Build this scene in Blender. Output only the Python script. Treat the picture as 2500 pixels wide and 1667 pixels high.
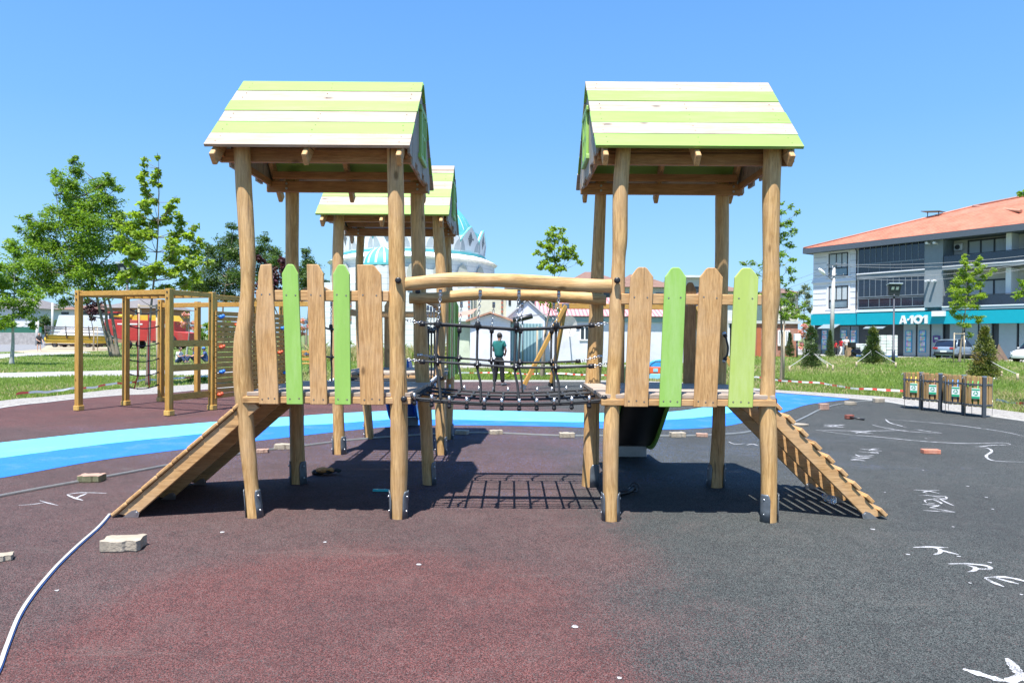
import bpy, math, random
import numpy as np
from mathutils import Vector, Matrix
for o in list(bpy.data.objects): bpy.data.objects.remove(o)
SC = bpy.context.scene
COL = SC.collection
R = math.radians
rnd = random.Random(7)
rng = np.random.default_rng(11)
V = Vector
# ------------------------------------------------------------------ camera
HC = 1.65
FPX = 2500*24/36
CAM_M = Matrix.Rotation(math.pi/2-13.5/FPX, 3, 'X') @ Matrix.Rotation(0.007, 3, 'Z')
cd = bpy.data.cameras.new('camera'); cam = bpy.data.objects.new('camera', cd); COL.objects.link(cam)
cd.lens = 24; cd.sensor_width = 36; cd.sensor_fit = 'HORIZONTAL'; cd.clip_end = 3000; cd.clip_start = 0.05
cam.location = (0, 0, HC); cam.rotation_euler = CAM_M.to_euler()
SC.camera = cam
# ------------------------------------------------------------------ light
LDIR = V((0.12, 0.37, -1.0)).normalized()          # travel direction of sunlight
el = math.asin(-LDIR.z)
w = bpy.data.worlds.new('World'); SC.world = w; w.use_nodes = True
nt = w.node_tree; bg = nt.nodes['Background']
sk = nt.nodes.new('ShaderNodeTexSky'); sk.sky_type = 'NISHITA'; sk.sun_disc = False
sk.sun_elevation = el
sx, sy = -LDIR.x, -LDIR.y
sk.sun_rotation = math.atan2(sx, sy)
sk.altitude = 0; sk.air_density = 1.0; sk.dust_density = 0.6; sk.ozone_density = 1.6
# deeper summer blue laid over the physical sky, by elevation
wt = nt.nodes.new('ShaderNodeTexCoord'); wz = nt.nodes.new('ShaderNodeSeparateXYZ'); wr = nt.nodes.new('ShaderNodeValToRGB')
nt.links.new(wt.outputs['Generated'], wz.inputs[0]); nt.links.new(wz.outputs[2], wr.inputs[0])
for i_, (p_, c_) in enumerate([(0.0, (1.95, 3.7, 5.5)), (.10, (1.55, 3.35, 5.45)), (.28, (.95, 2.6, 5.3)), (.55, (.55, 1.85, 4.9))]):
    if i_ > 1: wr.color_ramp.elements.new(p_)
for i_, (p_, c_) in enumerate([(0.0, (1.95, 3.7, 5.5)), (.10, (1.55, 3.35, 5.45)), (.28, (.95, 2.6, 5.3)), (.55, (.55, 1.85, 4.9))]):
    wr.color_ramp.elements[i_].position = p_; wr.color_ramp.elements[i_].color = (c_[0]/6, c_[1]/6, c_[2]/6, 1)
wm_ = nt.nodes.new('ShaderNodeVectorMath'); wm_.operation = 'SCALE'; wm_.inputs['Scale'].default_value = 6.0; nt.links.new(wr.outputs[0], wm_.inputs[0])
wx = nt.nodes.new('ShaderNodeMix'); wx.data_type = 'RGBA'; wx.inputs[0].default_value = .8
nt.links.new(sk.outputs[0], wx.inputs[6]); nt.links.new(wm_.outputs[0], wx.inputs[7])
nt.links.new(wx.outputs[2], bg.inputs[0]); bg.inputs[1].default_value = 0.106
sd = bpy.data.lights.new('sun', 'SUN'); sd.energy = 5.0; sd.angle = R(0.5); sd.color = (1.0, 0.965, 0.91)
so = bpy.data.objects.new('sun', sd); COL.objects.link(so)
so.rotation_euler = LDIR.to_track_quat('-Z', 'Y').to_euler(); so.location = (0, 0, 30)
SC.view_settings.view_transform = 'Standard'; SC.view_settings.look = 'None'
SC.view_settings.gamma = 1; SC.view_settings.exposure = 1.0
# ------------------------------------------------------------------ pixel helpers (photo px -> world)
def ray(px, py): return CAM_M @ V(((px-1250)/FPX, -(py-833.5)/FPX, -1))
def g(px, py, z=0.0):
    d = ray(px, py); t = (z-HC)/d.z; return V((d.x*t, d.y*t, z))
def at(px, py, Y):
    d = ray(px, py); t = Y/d.y; return V((d.x*t, Y, HC+d.z*t))
# ------------------------------------------------------------------ object helpers
OFF = {}
def tag(o, label=None, cat=None, group=None, kind=None):
    if label: o['label'] = label
    if cat: o['category'] = cat
    if group: o['group'] = group
    if kind: o['kind'] = kind
    return o
def thing(name, label, cat, loc=(0, 0, 0), rz=0, group=None, local=False):
    o = bpy.data.objects.new(name, None); COL.objects.link(o); o.empty_display_size = .1
    o.location = loc; o.rotation_euler = (0, 0, rz); OFF[o.name] = V((0, 0, 0)) if local else V(loc)
    return tag(o, label, cat, group)
def copy_tree(o, parent=None):
    c = o.copy(); COL.objects.link(c); OFF[c.name] = OFF.get(o.name, V((0, 0, 0)))
    if parent is not None: c.parent = parent
    for ch in [x for x in COL.objects if x.parent == o]: copy_tree(ch, c)
    return c
class Multi:
    """every call of a shape method starts a mesh of its own"""
    def __init__(s): s.l = []
    def __getattr__(s, k):
        def f(*a, **kw):
            m = MB(); s.l.append(m); getattr(m, k)(*a, **kw); return m
        return f
    def build(s, name, mats, parent=None, **kw): return [m.build(name, mats, parent, **kw) for m in s.l]
class MB:
    def __init__(s): s.v = []; s.f = []; s.m = []; s.s = []
    def add(s, vs, fs, mi=0, sm=False):
        b = len(s.v); s.v.extend([tuple(p) for p in vs])
        for f in fs: s.f.append(tuple(i+b for i in f)); s.m.append(mi); s.s.append(sm)
        return s
    def box(s, c, d, rot=None, mi=0):
        c = V(c); hx, hy, hz = d[0]/2, d[1]/2, d[2]/2
        vs = [V((x, y, z)) for z in (-hz, hz) for y in (-hy, hy) for x in (-hx, hx)]
        if rot is not None: vs = [rot @ p for p in vs]
        return s.add([p+c for p in vs], [(0, 2, 3, 1), (4, 5, 7, 6), (0, 1, 5, 4), (2, 6, 7, 3), (0, 4, 6, 2), (1, 3, 7, 5)], mi)
    def b2(s, a, b, mi=0):
        a = V(a); b = V(b); return s.box((a+b)/2, [abs(b[i]-a[i]) for i in range(3)], None, mi)
    def beam(s, p0, p1, wd, ht, up=(0, 0, 1), mi=0):
        p0 = V(p0); p1 = V(p1); d = (p1-p0); L = d.length; d.normalize()
        up = V(up); sd_ = d.cross(up)
        if sd_.length < 1e-4: sd_ = d.cross(V((0, 1, 0)))
        sd_.normalize(); u = sd_.cross(d)
        rot = Matrix((d, sd_, u)).transposed()
        return s.box((p0+p1)/2, (L, wd, ht), rot, mi)
    def tube(s, path, rad, n=8, mi=0, sm=True, caps=True, closed=False, flat=1.0):
        path = [V(p) for p in path]; k = len(path)
        if not hasattr(rad, '__len__'): rad = [rad]*k
        vs = []; prev = None
        for i, p in enumerate(path):
            if closed: t = path[(i+1) % k]-path[i-1]
            else: t = path[min(i+1, k-1)]-path[max(i-1, 0)]
            if t.length < 1e-9: t = V((0, 0, 1))
            t.normalize()
            if prev is None:
                a = V((0, 1, 0)) if abs(t.y) < .9 else V((1, 0, 0))
                u = t.cross(a).normalized()
            else:
                u = (prev - t*prev.dot(t)); u.normalize()
            prev = u; b = t.cross(u)
            for j in range(n):
                an = 2*math.pi*j/n
                vs.append(p+(u*math.cos(an)+b*math.sin(an)*flat)*rad[i])
        fs = []
        for i in range(k if closed else k-1):
            i2 = (i+1) % k
            for j in range(n): fs.append((i*n+j, i*n+(j+1) % n, i2*n+(j+1) % n, i2*n+j))
        s.add(vs, fs, mi, sm)
        if caps and not closed:
            b = len(s.v)-k*n
            s.f.append(tuple(b+j for j in range(n-1, -1, -1))); s.m.append(mi); s.s.append(False)
            s.f.append(tuple(b+(k-1)*n+j for j in range(n))); s.m.append(mi); s.s.append(False)
        return s
    def cyl(s, p0, p1, r0, r1=None, n=10, mi=0): return s.tube([p0, p1], [r0, r0 if r1 is None else r1], n, mi)
    def prism(s, poly, o, ux, uy, th, mi=0):
        o = V(o); ux = V(ux); uy = V(uy); nn = ux.cross(uy).normalized()*th; k = len(poly)
        a = [o+ux*p[0]+uy*p[1] for p in poly]; b = [p+nn for p in a]
        return s.add(a+b, [tuple(range(k-1, -1, -1)), tuple(range(k, 2*k))]+[(i, (i+1) % k, k+(i+1) % k, k+i) for i in range(k)], mi)
    def sph(s, c, r, seg=12, rings=8, sc=(1, 1, 1), mi=0, z0=-1.0, rot=None):
        c = V(c); vs = []; fs = []
        a0 = math.asin(max(-1, z0))
        for i in range(rings+1):
            a = a0+(math.pi/2-a0)*i/rings
            for j in range(seg):
                t = 2*math.pi*j/seg
                p = V((math.cos(a)*math.cos(t)*r*sc[0], math.cos(a)*math.sin(t)*r*sc[1], math.sin(a)*r*sc[2]))
                if rot is not None: p = rot @ p
                vs.append(c+p)
        for i in range(rings):
            for j in range(seg): fs.append((i*seg+j, i*seg+(j+1) % seg, (i+1)*seg+(j+1) % seg, (i+1)*seg+j))
        return s.add(vs, fs, mi, True)
    def torus(s, c, R_, r, rot=None, n=12, m=5, mi=0, sx=1.0):
        pts = []
        for i in range(n):
            a = 2*math.pi*i/n; p = V((math.cos(a)*R_*sx, math.sin(a)*R_, 0))
            if rot is not None: p = rot @ p
            pts.append(V(c)+p)
        return s.tube(pts, r, m, mi, True, False, True)
    def chain(s, p0, p1, link=.035, r=.0038, wd=.011, mi=0):
        p0 = V(p0); p1 = V(p1); d = p1-p0; L = d.length; d.normalize(); n = max(2, int(L/(link*.72)))
        a = d.cross(V((0, 1, 0)));
        if a.length < .1: a = d.cross(V((1, 0, 0)))
        a.normalize(); b = d.cross(a)
        for i in range(n):
            c = p0+d*(L*(i+.5)/n); u = a if i % 2 else b; nn = b if i % 2 else a
            rot = Matrix((d, u, nn)).transposed()
            s.torus(c, wd, r, rot, 10, 5, mi, sx=link*.5/wd)
        return s
    def build(s, name, mats, parent=None, bevel=0, origin=None, bseg=2):
        me = bpy.data.meshes.new(name)
        off = OFF.get(parent.name, V((0, 0, 0))) if parent is not None else (V(origin) if origin is not None else V((0, 0, 0)))
        me.from_pydata([(p[0]-off.x, p[1]-off.y, p[2]-off.z) for p in s.v], [], s.f)
        if not isinstance(mats, (list, tuple)): mats = [mats]
        for m in mats: me.materials.append(m)
        me.polygons.foreach_set('material_index', s.m); me.polygons.foreach_set('use_smooth', s.s)
        me.update(); o = bpy.data.objects.new(name, me); COL.objects.link(o)
        if parent is not None: o.parent = parent; OFF[o.name] = off
        else: o.location = off; OFF[o.name] = off
        if bevel:
            b = o.modifiers.new('bevel', 'BEVEL'); b.width = bevel; b.segments = bseg; b.limit_method = 'ANGLE'; b.angle_limit = R(40)
        return o
def np_mesh(name, verts, nper, mats, parent=None, origin=None, kinds=None, smooth=False):
    """verts (N,nper,3): N separate polygons"""
    N = len(verts); off = OFF.get(parent.name, V((0, 0, 0))) if parent is not None else (V(origin) if origin is not None else V((0, 0, 0)))
    v = (verts.reshape(-1, 3)-np.array(off)).astype(np.float32)
    me = bpy.data.meshes.new(name); me.vertices.add(N*nper); me.vertices.foreach_set('co', v.ravel())
    me.loops.add(N*nper); me.loops.foreach_set('vertex_index', np.arange(N*nper, dtype=np.int32))
    me.polygons.add(N); me.polygons.foreach_set('loop_start', np.arange(0, N*nper, nper, dtype=np.int32))
    me.polygons.foreach_set('loop_total', np.full(N, nper, dtype=np.int32))
    if not isinstance(mats, (list, tuple)): mats = [mats]
    for m in mats: me.materials.append(m)
    if kinds is not None: me.polygons.foreach_set('material_index', kinds.astype(np.int32))
    me.update(calc_edges=True); o = bpy.data.objects.new(name, me); COL.objects.link(o)
    if parent is not None: o.parent = parent; OFF[o.name] = off
    else: o.location = off
    return o
# ------------------------------------------------------------------ materials
def newmat(name):
    m = bpy.data.materials.new(name); m.use_nodes = True
    return m, m.node_tree, m.node_tree.nodes['Principled BSDF']
def N(nt, t, **kw):
    n = nt.nodes.new(t)
    for k, v in kw.items():
        if k in n.inputs: n.inputs[k].default_value = v
        else: setattr(n, k, v)
    return n
def mixc(nt, fac, a, b, mode='MIX'):
    n = nt.nodes.new('ShaderNodeMix'); n.data_type = 'RGBA'; n.blend_type = mode
    for i, s_ in ((0, fac), (6, a), (7, b)):
        if isinstance(s_, (int, float)): n.inputs[i].default_value = s_
        elif isinstance(s_, (tuple, list)): n.inputs[i].default_value = (*s_[:3], 1)
        else: nt.links.new(s_, n.inputs[i])
    return n.outputs[2]
def ramp(nt, src, stops):
    n = nt.nodes.new('ShaderNodeValToRGB'); e = n.color_ramp.elements
    while len(e) < len(stops): e.new(.5)
    for i, (p, c) in enumerate(stops):
        e[i].position = p; e[i].color = (*(c if isinstance(c, (tuple, list)) else (c, c, c)), 1)
    nt.links.new(src, n.inputs[0]); return n.outputs[0]
def coords(nt, scale=(1, 1, 1), island=True):
    tc = N(nt, 'ShaderNodeTexCoord'); mp = N(nt, 'ShaderNodeMapping'); mp.inputs['Scale'].default_value = scale
    src = tc.outputs['Object']
    if island:
        ge = N(nt, 'ShaderNodeNewGeometry'); oi = N(nt, 'ShaderNodeObjectInfo')
        ad = N(nt, 'ShaderNodeMath', operation='ADD'); nt.links.new(ge.outputs['Random Per Island'], ad.inputs[0]); nt.links.new(oi.outputs['Random'], ad.inputs[1])
        mu = N(nt, 'ShaderNodeMath', operation='MULTIPLY'); nt.links.new(ad.outputs[0], mu.inputs[0]); mu.inputs[1].default_value = 37.0
        va = N(nt, 'ShaderNodeVectorMath', operation='ADD'); nt.links.new(src, va.inputs[0]); nt.links.new(mu.outputs[0], va.inputs[1]); src = va.outputs[0]
    nt.links.new(src, mp.inputs[0]); return mp.outputs[0]
def bump(nt, bs, h, st, dist=.01):
    b = N(nt, 'ShaderNodeBump'); b.inputs['Strength'].default_value = st; b.inputs['Distance'].default_value = dist
    nt.links.new(h, b.inputs['Height']); nt.links.new(b.outputs[0], bs.inputs['Normal'])
def P(name, col, rough=.6, var=.15, scale=6, bmp=0, metal=0, dirt=None, spec=.5, bscale=None, stretch=(1, 1, 1), coat=0):
    m, nt, bs = newmat(name); co = coords(nt, stretch)
    n = N(nt, 'ShaderNodeTexNoise', Scale=scale, Detail=6.0, Roughness=.65); nt.links.new(co, n.inputs[0])
    lo = tuple(max(0, c*(1-var)) for c in col); hi = tuple(min(1, c*(1+var)) for c in col)
    c = ramp(nt, n.outputs[0], [(.3, lo), (.7, hi)])
    if dirt:
        n2 = N(nt, 'ShaderNodeTexNoise', Scale=scale*.37, Detail=8.0, Roughness=.75); nt.links.new(co, n2.inputs[0])
        c = mixc(nt, ramp(nt, n2.outputs[0], [(.5, 0), (.72, .8)]), c, dirt)
    nt.links.new(c, bs.inputs['Base Color']); bs.inputs['Roughness'].default_value = rough; bs.inputs['Metallic'].default_value = metal
    bs.inputs['Specular IOR Level'].default_value = spec; bs.inputs['Coat Weight'].default_value = coat
    if bmp:
        nb = N(nt, 'ShaderNodeTexNoise', Scale=bscale or scale*6, Detail=4.0); nt.links.new(co, nb.inputs[0]); bump(nt, bs, nb.outputs[0], bmp)
    return m
def wood(name, axis, dark, light, stain=None, amt=.5, rough=.62, knots=True, fine=1.0, bst=.25):
    m, nt, bs = newmat(name)
    sc = {'x': (.9, 11, 11), 'y': (11, .9, 11), 'z': (11, 11, .9)}[axis]; co = coords(nt, sc)
    n = N(nt, 'ShaderNodeTexNoise', Scale=1.1*fine, Detail=7.0, Roughness=.62, Distortion=1.6); nt.links.new(co, n.inputs[0])
    f = N(nt, 'ShaderNodeTexNoise', Scale=5.5*fine, Detail=5.0, Roughness=.7, Distortion=.6); nt.links.new(co, f.inputs[0])
    # growth rings: repeat the low noise
    mm = N(nt, 'ShaderNodeMath', operation='MULTIPLY'); nt.links.new(n.outputs[0], mm.inputs[0]); mm.inputs[1].default_value = 9.0
    fr = N(nt, 'ShaderNodeMath', operation='PINGPONG'); nt.links.new(mm.outputs[0], fr.inputs[0]); fr.inputs[1].default_value = 1.0
    c = mixc(nt, ramp(nt, fr.outputs[0], [(.0, .25), (.55, .75), (1, 1)]), dark, light)
    c = mixc(nt, ramp(nt, f.outputs[0], [(.35, .65), (.60, 0)]), c, tuple(x*.62 for x in dark))
    co2 = coords(nt, (1.3, 1.3, 1.3)); s2 = N(nt, 'ShaderNodeTexNoise', Scale=1.4, Detail=6.0, Roughness=.7); nt.links.new(co2, s2.inputs[0])
    ck = {'x': (.28, 20, 20), 'y': (20, .28, 20), 'z': (20, 20, .28)}[axis]; cn = N(nt, 'ShaderNodeTexNoise', Scale=1.0, Detail=2.0, Roughness=.5); nt.links.new(coords(nt, ck), cn.inputs[0])
    c = mixc(nt, ramp(nt, cn.outputs[0], [(.30, .85), (.335, 0)]), c, tuple(x*.3 for x in dark))
    if stain: c = mixc(nt, ramp(nt, s2.outputs[0], [(.42, 0), (.68, amt)]), c, stain)
    if knots:
        kc = coords(nt, tuple({11: 3.2, .9: 1.5}[q] for q in sc)); vo = N(nt, 'ShaderNodeTexVoronoi', Scale=1.3); nt.links.new(kc, vo.inputs[0])
        c = mixc(nt, ramp(nt, vo.outputs['Distance'], [(.05, .9), (.11, 0)]), c, tuple(x*.4 for x in dark))
    nt.links.new(c, bs.inputs['Base Color']); bs.inputs['Roughness'].default_value = rough; bs.inputs['Specular IOR Level'].default_value = .35
    bump(nt, bs, f.outputs[0], bst, .004); return m
def leafmat(name, c1, c2, trans=.35, rough=.5):
    m, nt, bs = newmat(name); ge = N(nt, 'ShaderNodeNewGeometry')
    tc = N(nt, 'ShaderNodeTexCoord'); n = N(nt, 'ShaderNodeTexNoise', Scale=.9, Detail=3.0); nt.links.new(tc.outputs['Object'], n.inputs[0])
    a = N(nt, 'ShaderNodeMath', operation='ADD'); nt.links.new(ge.outputs['Random Per Island'], a.inputs[0]); nt.links.new(n.outputs[0], a.inputs[1])
    h = N(nt, 'ShaderNodeMath', operation='MULTIPLY'); nt.links.new(a.outputs[0], h.inputs[0]); h.inputs[1].default_value = .5
    c = ramp(nt, h.outputs[0], [(.2, c1), (.8, c2)])
    nt.links.new(c, bs.inputs['Base Color']); bs.inputs['Roughness'].default_value = rough; bs.inputs['Specular IOR Level'].default_value = .4
    tr = N(nt, 'ShaderNodeBsdfTranslucent'); tcx = mixc(nt, 1.0, c, (1.5, 1.6, .5), 'MULTIPLY'); nt.links.new(tcx, tr.inputs[0])
    mx = N(nt, 'ShaderNodeMixShader'); mx.inputs[0].default_value = trans
    nt.links.new(bs.outputs[0], mx.inputs[1]); nt.links.new(tr.outputs[0], mx.inputs[2]); nt.links.new(mx.outputs[0], nt.nodes['Material Output'].inputs[0])
    return m
def rubber_mat():
    m, nt, bs = newmat('rubber_crumb'); tc = N(nt, 'ShaderNodeTexCoord'); P_ = tc.outputs['Object']
    v = N(nt, 'ShaderNodeTexVoronoi', Scale=230.0); nt.links.new(P_, v.inputs[0])
    sep = N(nt, 'ShaderNodeSeparateColor'); nt.links.new(v.outputs['Color'], sep.inputs[0])
    v2 = N(nt, 'ShaderNodeTexVoronoi', Scale=250.0); nt.links.new(P_, v2.inputs[0]); sep2 = N(nt, 'ShaderNodeSeparateColor'); nt.links.new(v2.outputs['Color'], sep2.inputs[0])
    big = N(nt, 'ShaderNodeTexNoise', Scale=.55, Detail=5.0, Roughness=.6); nt.links.new(P_, big.inputs[0])
    sx_ = N(nt, 'ShaderNodeSeparateXYZ'); nt.links.new(P_, sx_.inputs[0])
    def m2(op, a, b, c=None):
        n = N(nt, 'ShaderNodeMath', operation=op)
        for i, s_ in enumerate((a, b, c)):
            if s_ is None: continue
            if isinstance(s_, (int, float)): n.inputs[i].default_value = s_
            else: nt.links.new(s_, n.inputs[i])
        return n.outputs[0]
    def blob(cx, cy, rx, ry):
        a = m2('POWER', m2('DIVIDE', m2('SUBTRACT', sx_.outputs[0], cx), rx), 2.0)
        b = m2('POWER', m2('DIVIDE', m2('SUBTRACT', sx_.outputs[1], cy), ry), 2.0)
        return m2('SUBTRACT', 1.0, m2('ADD', a, b))
    def soft(x, lo, hi):
        n = N(nt, 'ShaderNodeMapRange'); n.inputs['From Min'].default_value = lo; n.inputs['From Max'].default_value = hi; nt.links.new(x, n.inputs[0]); n.interpolation_type = 'SMOOTHSTEP'; return n.outputs[0]
    nz = m2('MULTIPLY', m2('SUBTRACT', big.outputs[0], .5), 3.2)
    nz2 = m2('MULTIPLY', nz, .42); red = soft(m2('ADD', blob(-.95, 2.9, 1.75, 2.5), nz2), -.22, .38)
    red2 = soft(m2('ADD', blob(-9, 17.5, 8.5, 5.6), nz2), -.3, .5)
    red = m2('MAXIMUM', red, red2)
    brown = soft(m2('ADD', m2('MULTIPLY', m2('SUBTRACT', 1.2, sx_.outputs[0]), .55), m2('MULTIPLY', nz, .6)), -.3, .5)
    nearg = N(nt, 'ShaderNodeTexNoise', Scale=2.2, Detail=6.0, Roughness=.7); nt.links.new(P_, nearg.inputs[0])
    # granules: black crumb with coloured crumb mixed in; the share of coloured crumb changes from patch to patch
    fine = N(nt, 'ShaderNodeTexNoise', Scale=6.0, Detail=8.0, Roughness=.75); nt.links.new(P_, fine.inputs[0])
    def gt(a, b): return m2('GREATER_THAN', a, b)
    share = m2('ADD', m2('MULTIPLY', brown, .78), .03)
    gr = ramp(nt, sep.outputs[0], [(.25, 0), (.5, .35), (.8, 1)])
    g1 = mixc(nt, gt(share, sep.outputs[1]), mixc(nt, gr, (.012, .015, .015), (.105, .115, .110)), mixc(nt, gr, (.040, .019, .019), (.165, .093, .088)))
    rsh = m2('MULTIPLY', red, .62)
    g2 = mixc(nt, gt(rsh, sep.outputs[2]), g1, mixc(nt, gr, (.060, .018, .017), (.200, .078, .071)))
    c = mixc(nt, ramp(nt, sep2.outputs[1], [(.955, 0), (.985, .6)]), g2, (.17, .16, .155))
    c = mixc(nt, ramp(nt, sep2.outputs[0], [(.06, .8), (.12, 0)]), c, (.010, .010, .011))
    c = mixc(nt, ramp(nt, nearg.outputs[0], [(.50, 0), (.78, .30)]), c, (.105, .092, .086))
    c = mixc(nt, ramp(nt, fine.outputs[0], [(.30, .45), (.5, 0)]), c, (.020, .020, .022))
    c = mixc(nt, ramp(nt, big.outputs[0], [(.35, .25), (.55, 0)]), c, (.026, .027, .029))
    # pale dusty drag marks
    dm = N(nt, 'ShaderNodeMapping'); dm.inputs['Scale'].default_value = (.35, 1.6, 1); dm.inputs['Rotation'].default_value = (0, 0, .35); nt.links.new(P_, dm.inputs[0])
    dn = N(nt, 'ShaderNodeTexNoise', Scale=1.7, Detail=9.0, Roughness=.7, Distortion=.4); nt.links.new(dm.outputs[0], dn.inputs[0]); c = mixc(nt, ramp(nt, dn.outputs[0], [(.60, 0), (.76, .38)]), c, (.15, .135, .12))
    # scattered blue granules swept off the blue lane
    bl = soft(m2('ADD', blob(-1.0, 11, 7, 4.5), nz), 0, 1)
    c = mixc(nt, m2('MULTIPLY', ramp(nt, sep2.outputs[2], [(.965, 0), (.975, .8)]), bl), c, (.10, .28, .75))
    nt.links.new(c, bs.inputs['Base Color']); bs.inputs['Roughness'].default_value = .9; bs.inputs['Specular IOR Level'].default_value = .22
    bump(nt, bs, v.outputs['Distance'], .55, .004); return m
def crumb(name, col, col2):
    m, nt, bs = newmat(name); tc = N(nt, 'ShaderNodeTexCoord')
    v = N(nt, 'ShaderNodeTexVoronoi', Scale=160.0); nt.links.new(tc.outputs['Object'], v.inputs[0])
    sep = N(nt, 'ShaderNodeSeparateColor'); nt.links.new(v.outputs['Color'], sep.inputs[0])
    n = N(nt, 'ShaderNodeTexNoise', Scale=1.6, Detail=6.0, Roughness=.7); nt.links.new(tc.outputs['Object'], n.inputs[0])
    c = mixc(nt, sep.outputs[0], col, col2); c = mixc(nt, ramp(nt, n.outputs[0], [(.52, 0), (.8, .35)]), c, (.25, .3, .36))
    nt.links.new(c, bs.inputs['Base Color']); bs.inputs['Roughness'].default_value = .8; bump(nt, bs, v.outputs['Distance'], .3, .003); return m
M = {}
WD, WL = (.41, .215, .068), (.68, .435, .185)
for ax in 'xyz':
    M['wood_'+ax] = wood('robinia_'+ax, ax, WD, WL, (.62, .42, .25), .45)
    M['plank_'+ax] = wood('picket_wood_'+ax, ax, (.43, .225, .082), (.64, .385, .165), (.62, .43, .26), .45, fine=1.3)
    M['pale_'+ax] = wood('weathered_plank_'+ax, ax, (.37, .305, .24), (.48, .42, .35), (.37, .26, .17), .55, fine=.8, bst=.15)
    M['deckw_'+ax] = wood('deck_plank_'+ax, ax, (.28, .22, .17), (.46, .37, .30), (.5, .42, .34), .5)
    M['yel_'+ax] = wood('varnished_pine_'+ax, ax, (.40, .20, .035), (.57, .315, .075), (.5, .30, .09), .3, fine=.8)
    M['rust_'+ax] = wood('stained_beam_'+ax, ax, (.36, .17, .065), (.52, .275, .115), (.20, .085, .04), .5)
M['green'] = P('lime_paint', (.285, .50, .10), .45, .06, 3, .06, dirt=(.40, .58, .22), stretch=(5, 5, .8))
M['greenroof'] = P('lime_roof_paint', (.235, .41, .075), .5, .06, 3, .08, dirt=(.30, .42, .15), stretch=(.7, 5, 5))
M['yellowgreen'] = P('yellow_green_paint', (.42, .53, .12), .45, .06, 3, .06, dirt=(.52, .60, .25), stretch=(5, 5, .8))
M['galv'] = P('grey_steel_bracket', (.15, .17, .19), .45, .25, 9, .1, .5)
M['steel'] = P('zinc_steel', (.55, .55, .56), .3, .1, 12, 0, .9)
M['blackp'] = P('black_plastic', (.018, .018, .020), .38, .2, 8)
M['rope'] = None
M['white'] = P('white_spray', (.85, .85, .85), .7, .05, 8)
M['hole'] = P('screw_recess', (.16, .10, .06), .8, .1)
def rope_mat():
    m, nt, bs = newmat('black_rope'); tc = N(nt, 'ShaderNodeTexCoord'); mp = N(nt, 'ShaderNodeMapping'); mp.inputs['Rotation'].default_value = (.6, .7, .5)
    nt.links.new(tc.outputs['Object'], mp.inputs[0]); wv = N(nt, 'ShaderNodeTexWave', Scale=38.0); nt.links.new(mp.outputs[0], wv.inputs[0])
    nt.links.new(ramp(nt, wv.outputs[0], [(.2, (.012, .013, .015)), (.9, (.055, .06, .065))]), bs.inputs['Base Color']); bs.inputs['Roughness'].default_value = .55
    bump(nt, bs, wv.outputs[0], .6, .004); return m
M['rope'] = rope_mat()
M['redrope'] = P('red_rope', (.62, .03, .03), .6, .2, 40)
# ================================================================== SETTING
def polysheet(name, pts, z, mat, kind='structure', th=.0, **kw):
    from mathutils.geometry import tessellate_polygon
    vs = [V((p[0], p[1], z)) for p in pts]; tris = tessellate_polygon([vs])
    me = bpy.data.meshes.new(name); fs = []
    for t in tris:
        a, b, c = [vs[i] for i in t]
        fs.append(t if (b-a).cross(c-a).z > 0 else t[::-1])
    me.from_pydata([tuple(v) for v in vs], [], fs)
    me.materials.append(mat); me.update(); o = bpy.data.objects.new(name, me); COL.objects.link(o)
    return tag(o, kw.get('label'), kw.get('cat'), kw.get('group'), kind)
def smooth(pts, n=6):
    out = []; k = len(pts)
    for i in range(k-1):
        p0, p1, p2, p3 = pts[max(i-1, 0)], pts[i], pts[i+1], pts[min(i+2, k-1)]
        for j in range(n):
            t = j/n
            out.append(tuple(.5*((2*p1[a])+(-p0[a]+p2[a])*t+(2*p0[a]-5*p1[a]+4*p2[a]-p3[a])*t*t+(-p0[a]+3*p1[a]-3*p2[a]+p3[a])*t**3) for a in range(len(p1))))
    out.append(tuple(pts[-1])); return out
def gp(pts, z=0): return [tuple(g(x, y, z))[:2] for x, y in pts]
m, nt, bs = newmat('soil_and_grass_base'); tc = N(nt, 'ShaderNodeTexCoord')
n1 = N(nt, 'ShaderNodeTexNoise', Scale=.45, Detail=8.0, Roughness=.7); nt.links.new(tc.outputs['Object'], n1.inputs[0])
n2 = N(nt, 'ShaderNodeTexNoise', Scale=14.0, Detail=6.0, Roughness=.8); nt.links.new(tc.outputs['Object'], n2.inputs[0])
c = ramp(nt, n1.outputs[0], [(.3, (.12, .18, .045)), (.55, (.17, .22, .07)), (.75, (.27, .26, .13))])
c = mixc(nt, ramp(nt, n2.outputs[0], [(.4, .6), (.65, 0)]), c, (.08, .11, .03)); nt.links.new(c, bs.inputs['Base Color']); bs.inputs['Roughness'].default_value = .95
bump(nt, bs, n2.outputs[0], .8, .05); M['soil'] = m
M['gravel'] = None
m, nt, bs = newmat('pale_gravel'); tc = N(nt, 'ShaderNodeTexCoord')
v = N(nt, 'ShaderNodeTexVoronoi', Scale=26.0); nt.links.new(tc.outputs['Object'], v.inputs[0]); sep = N(nt, 'ShaderNodeSeparateColor'); nt.links.new(v.outputs['Color'], sep.inputs[0])
n1 = N(nt, 'ShaderNodeTexNoise', Scale=2.5, Detail=8.0, Roughness=.75); nt.links.new(tc.outputs['Object'], n1.inputs[0])
c = ramp(nt, sep.outputs[0], [(.0, (.15, .135, .12)), (.25, (.24, .225, .205)), (1, (.35, .335, .31))]); c = mixc(nt, ramp(nt, n1.outputs[0], [(.5, 0), (.7, .5)]), c, (.30, .27, .22))
nt.links.new(c, bs.inputs['Base Color']); bs.inputs['Roughness'].default_value = .95; bump(nt, bs, v.outputs['Distance'], .7, .02); M['gravel'] = m
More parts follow.
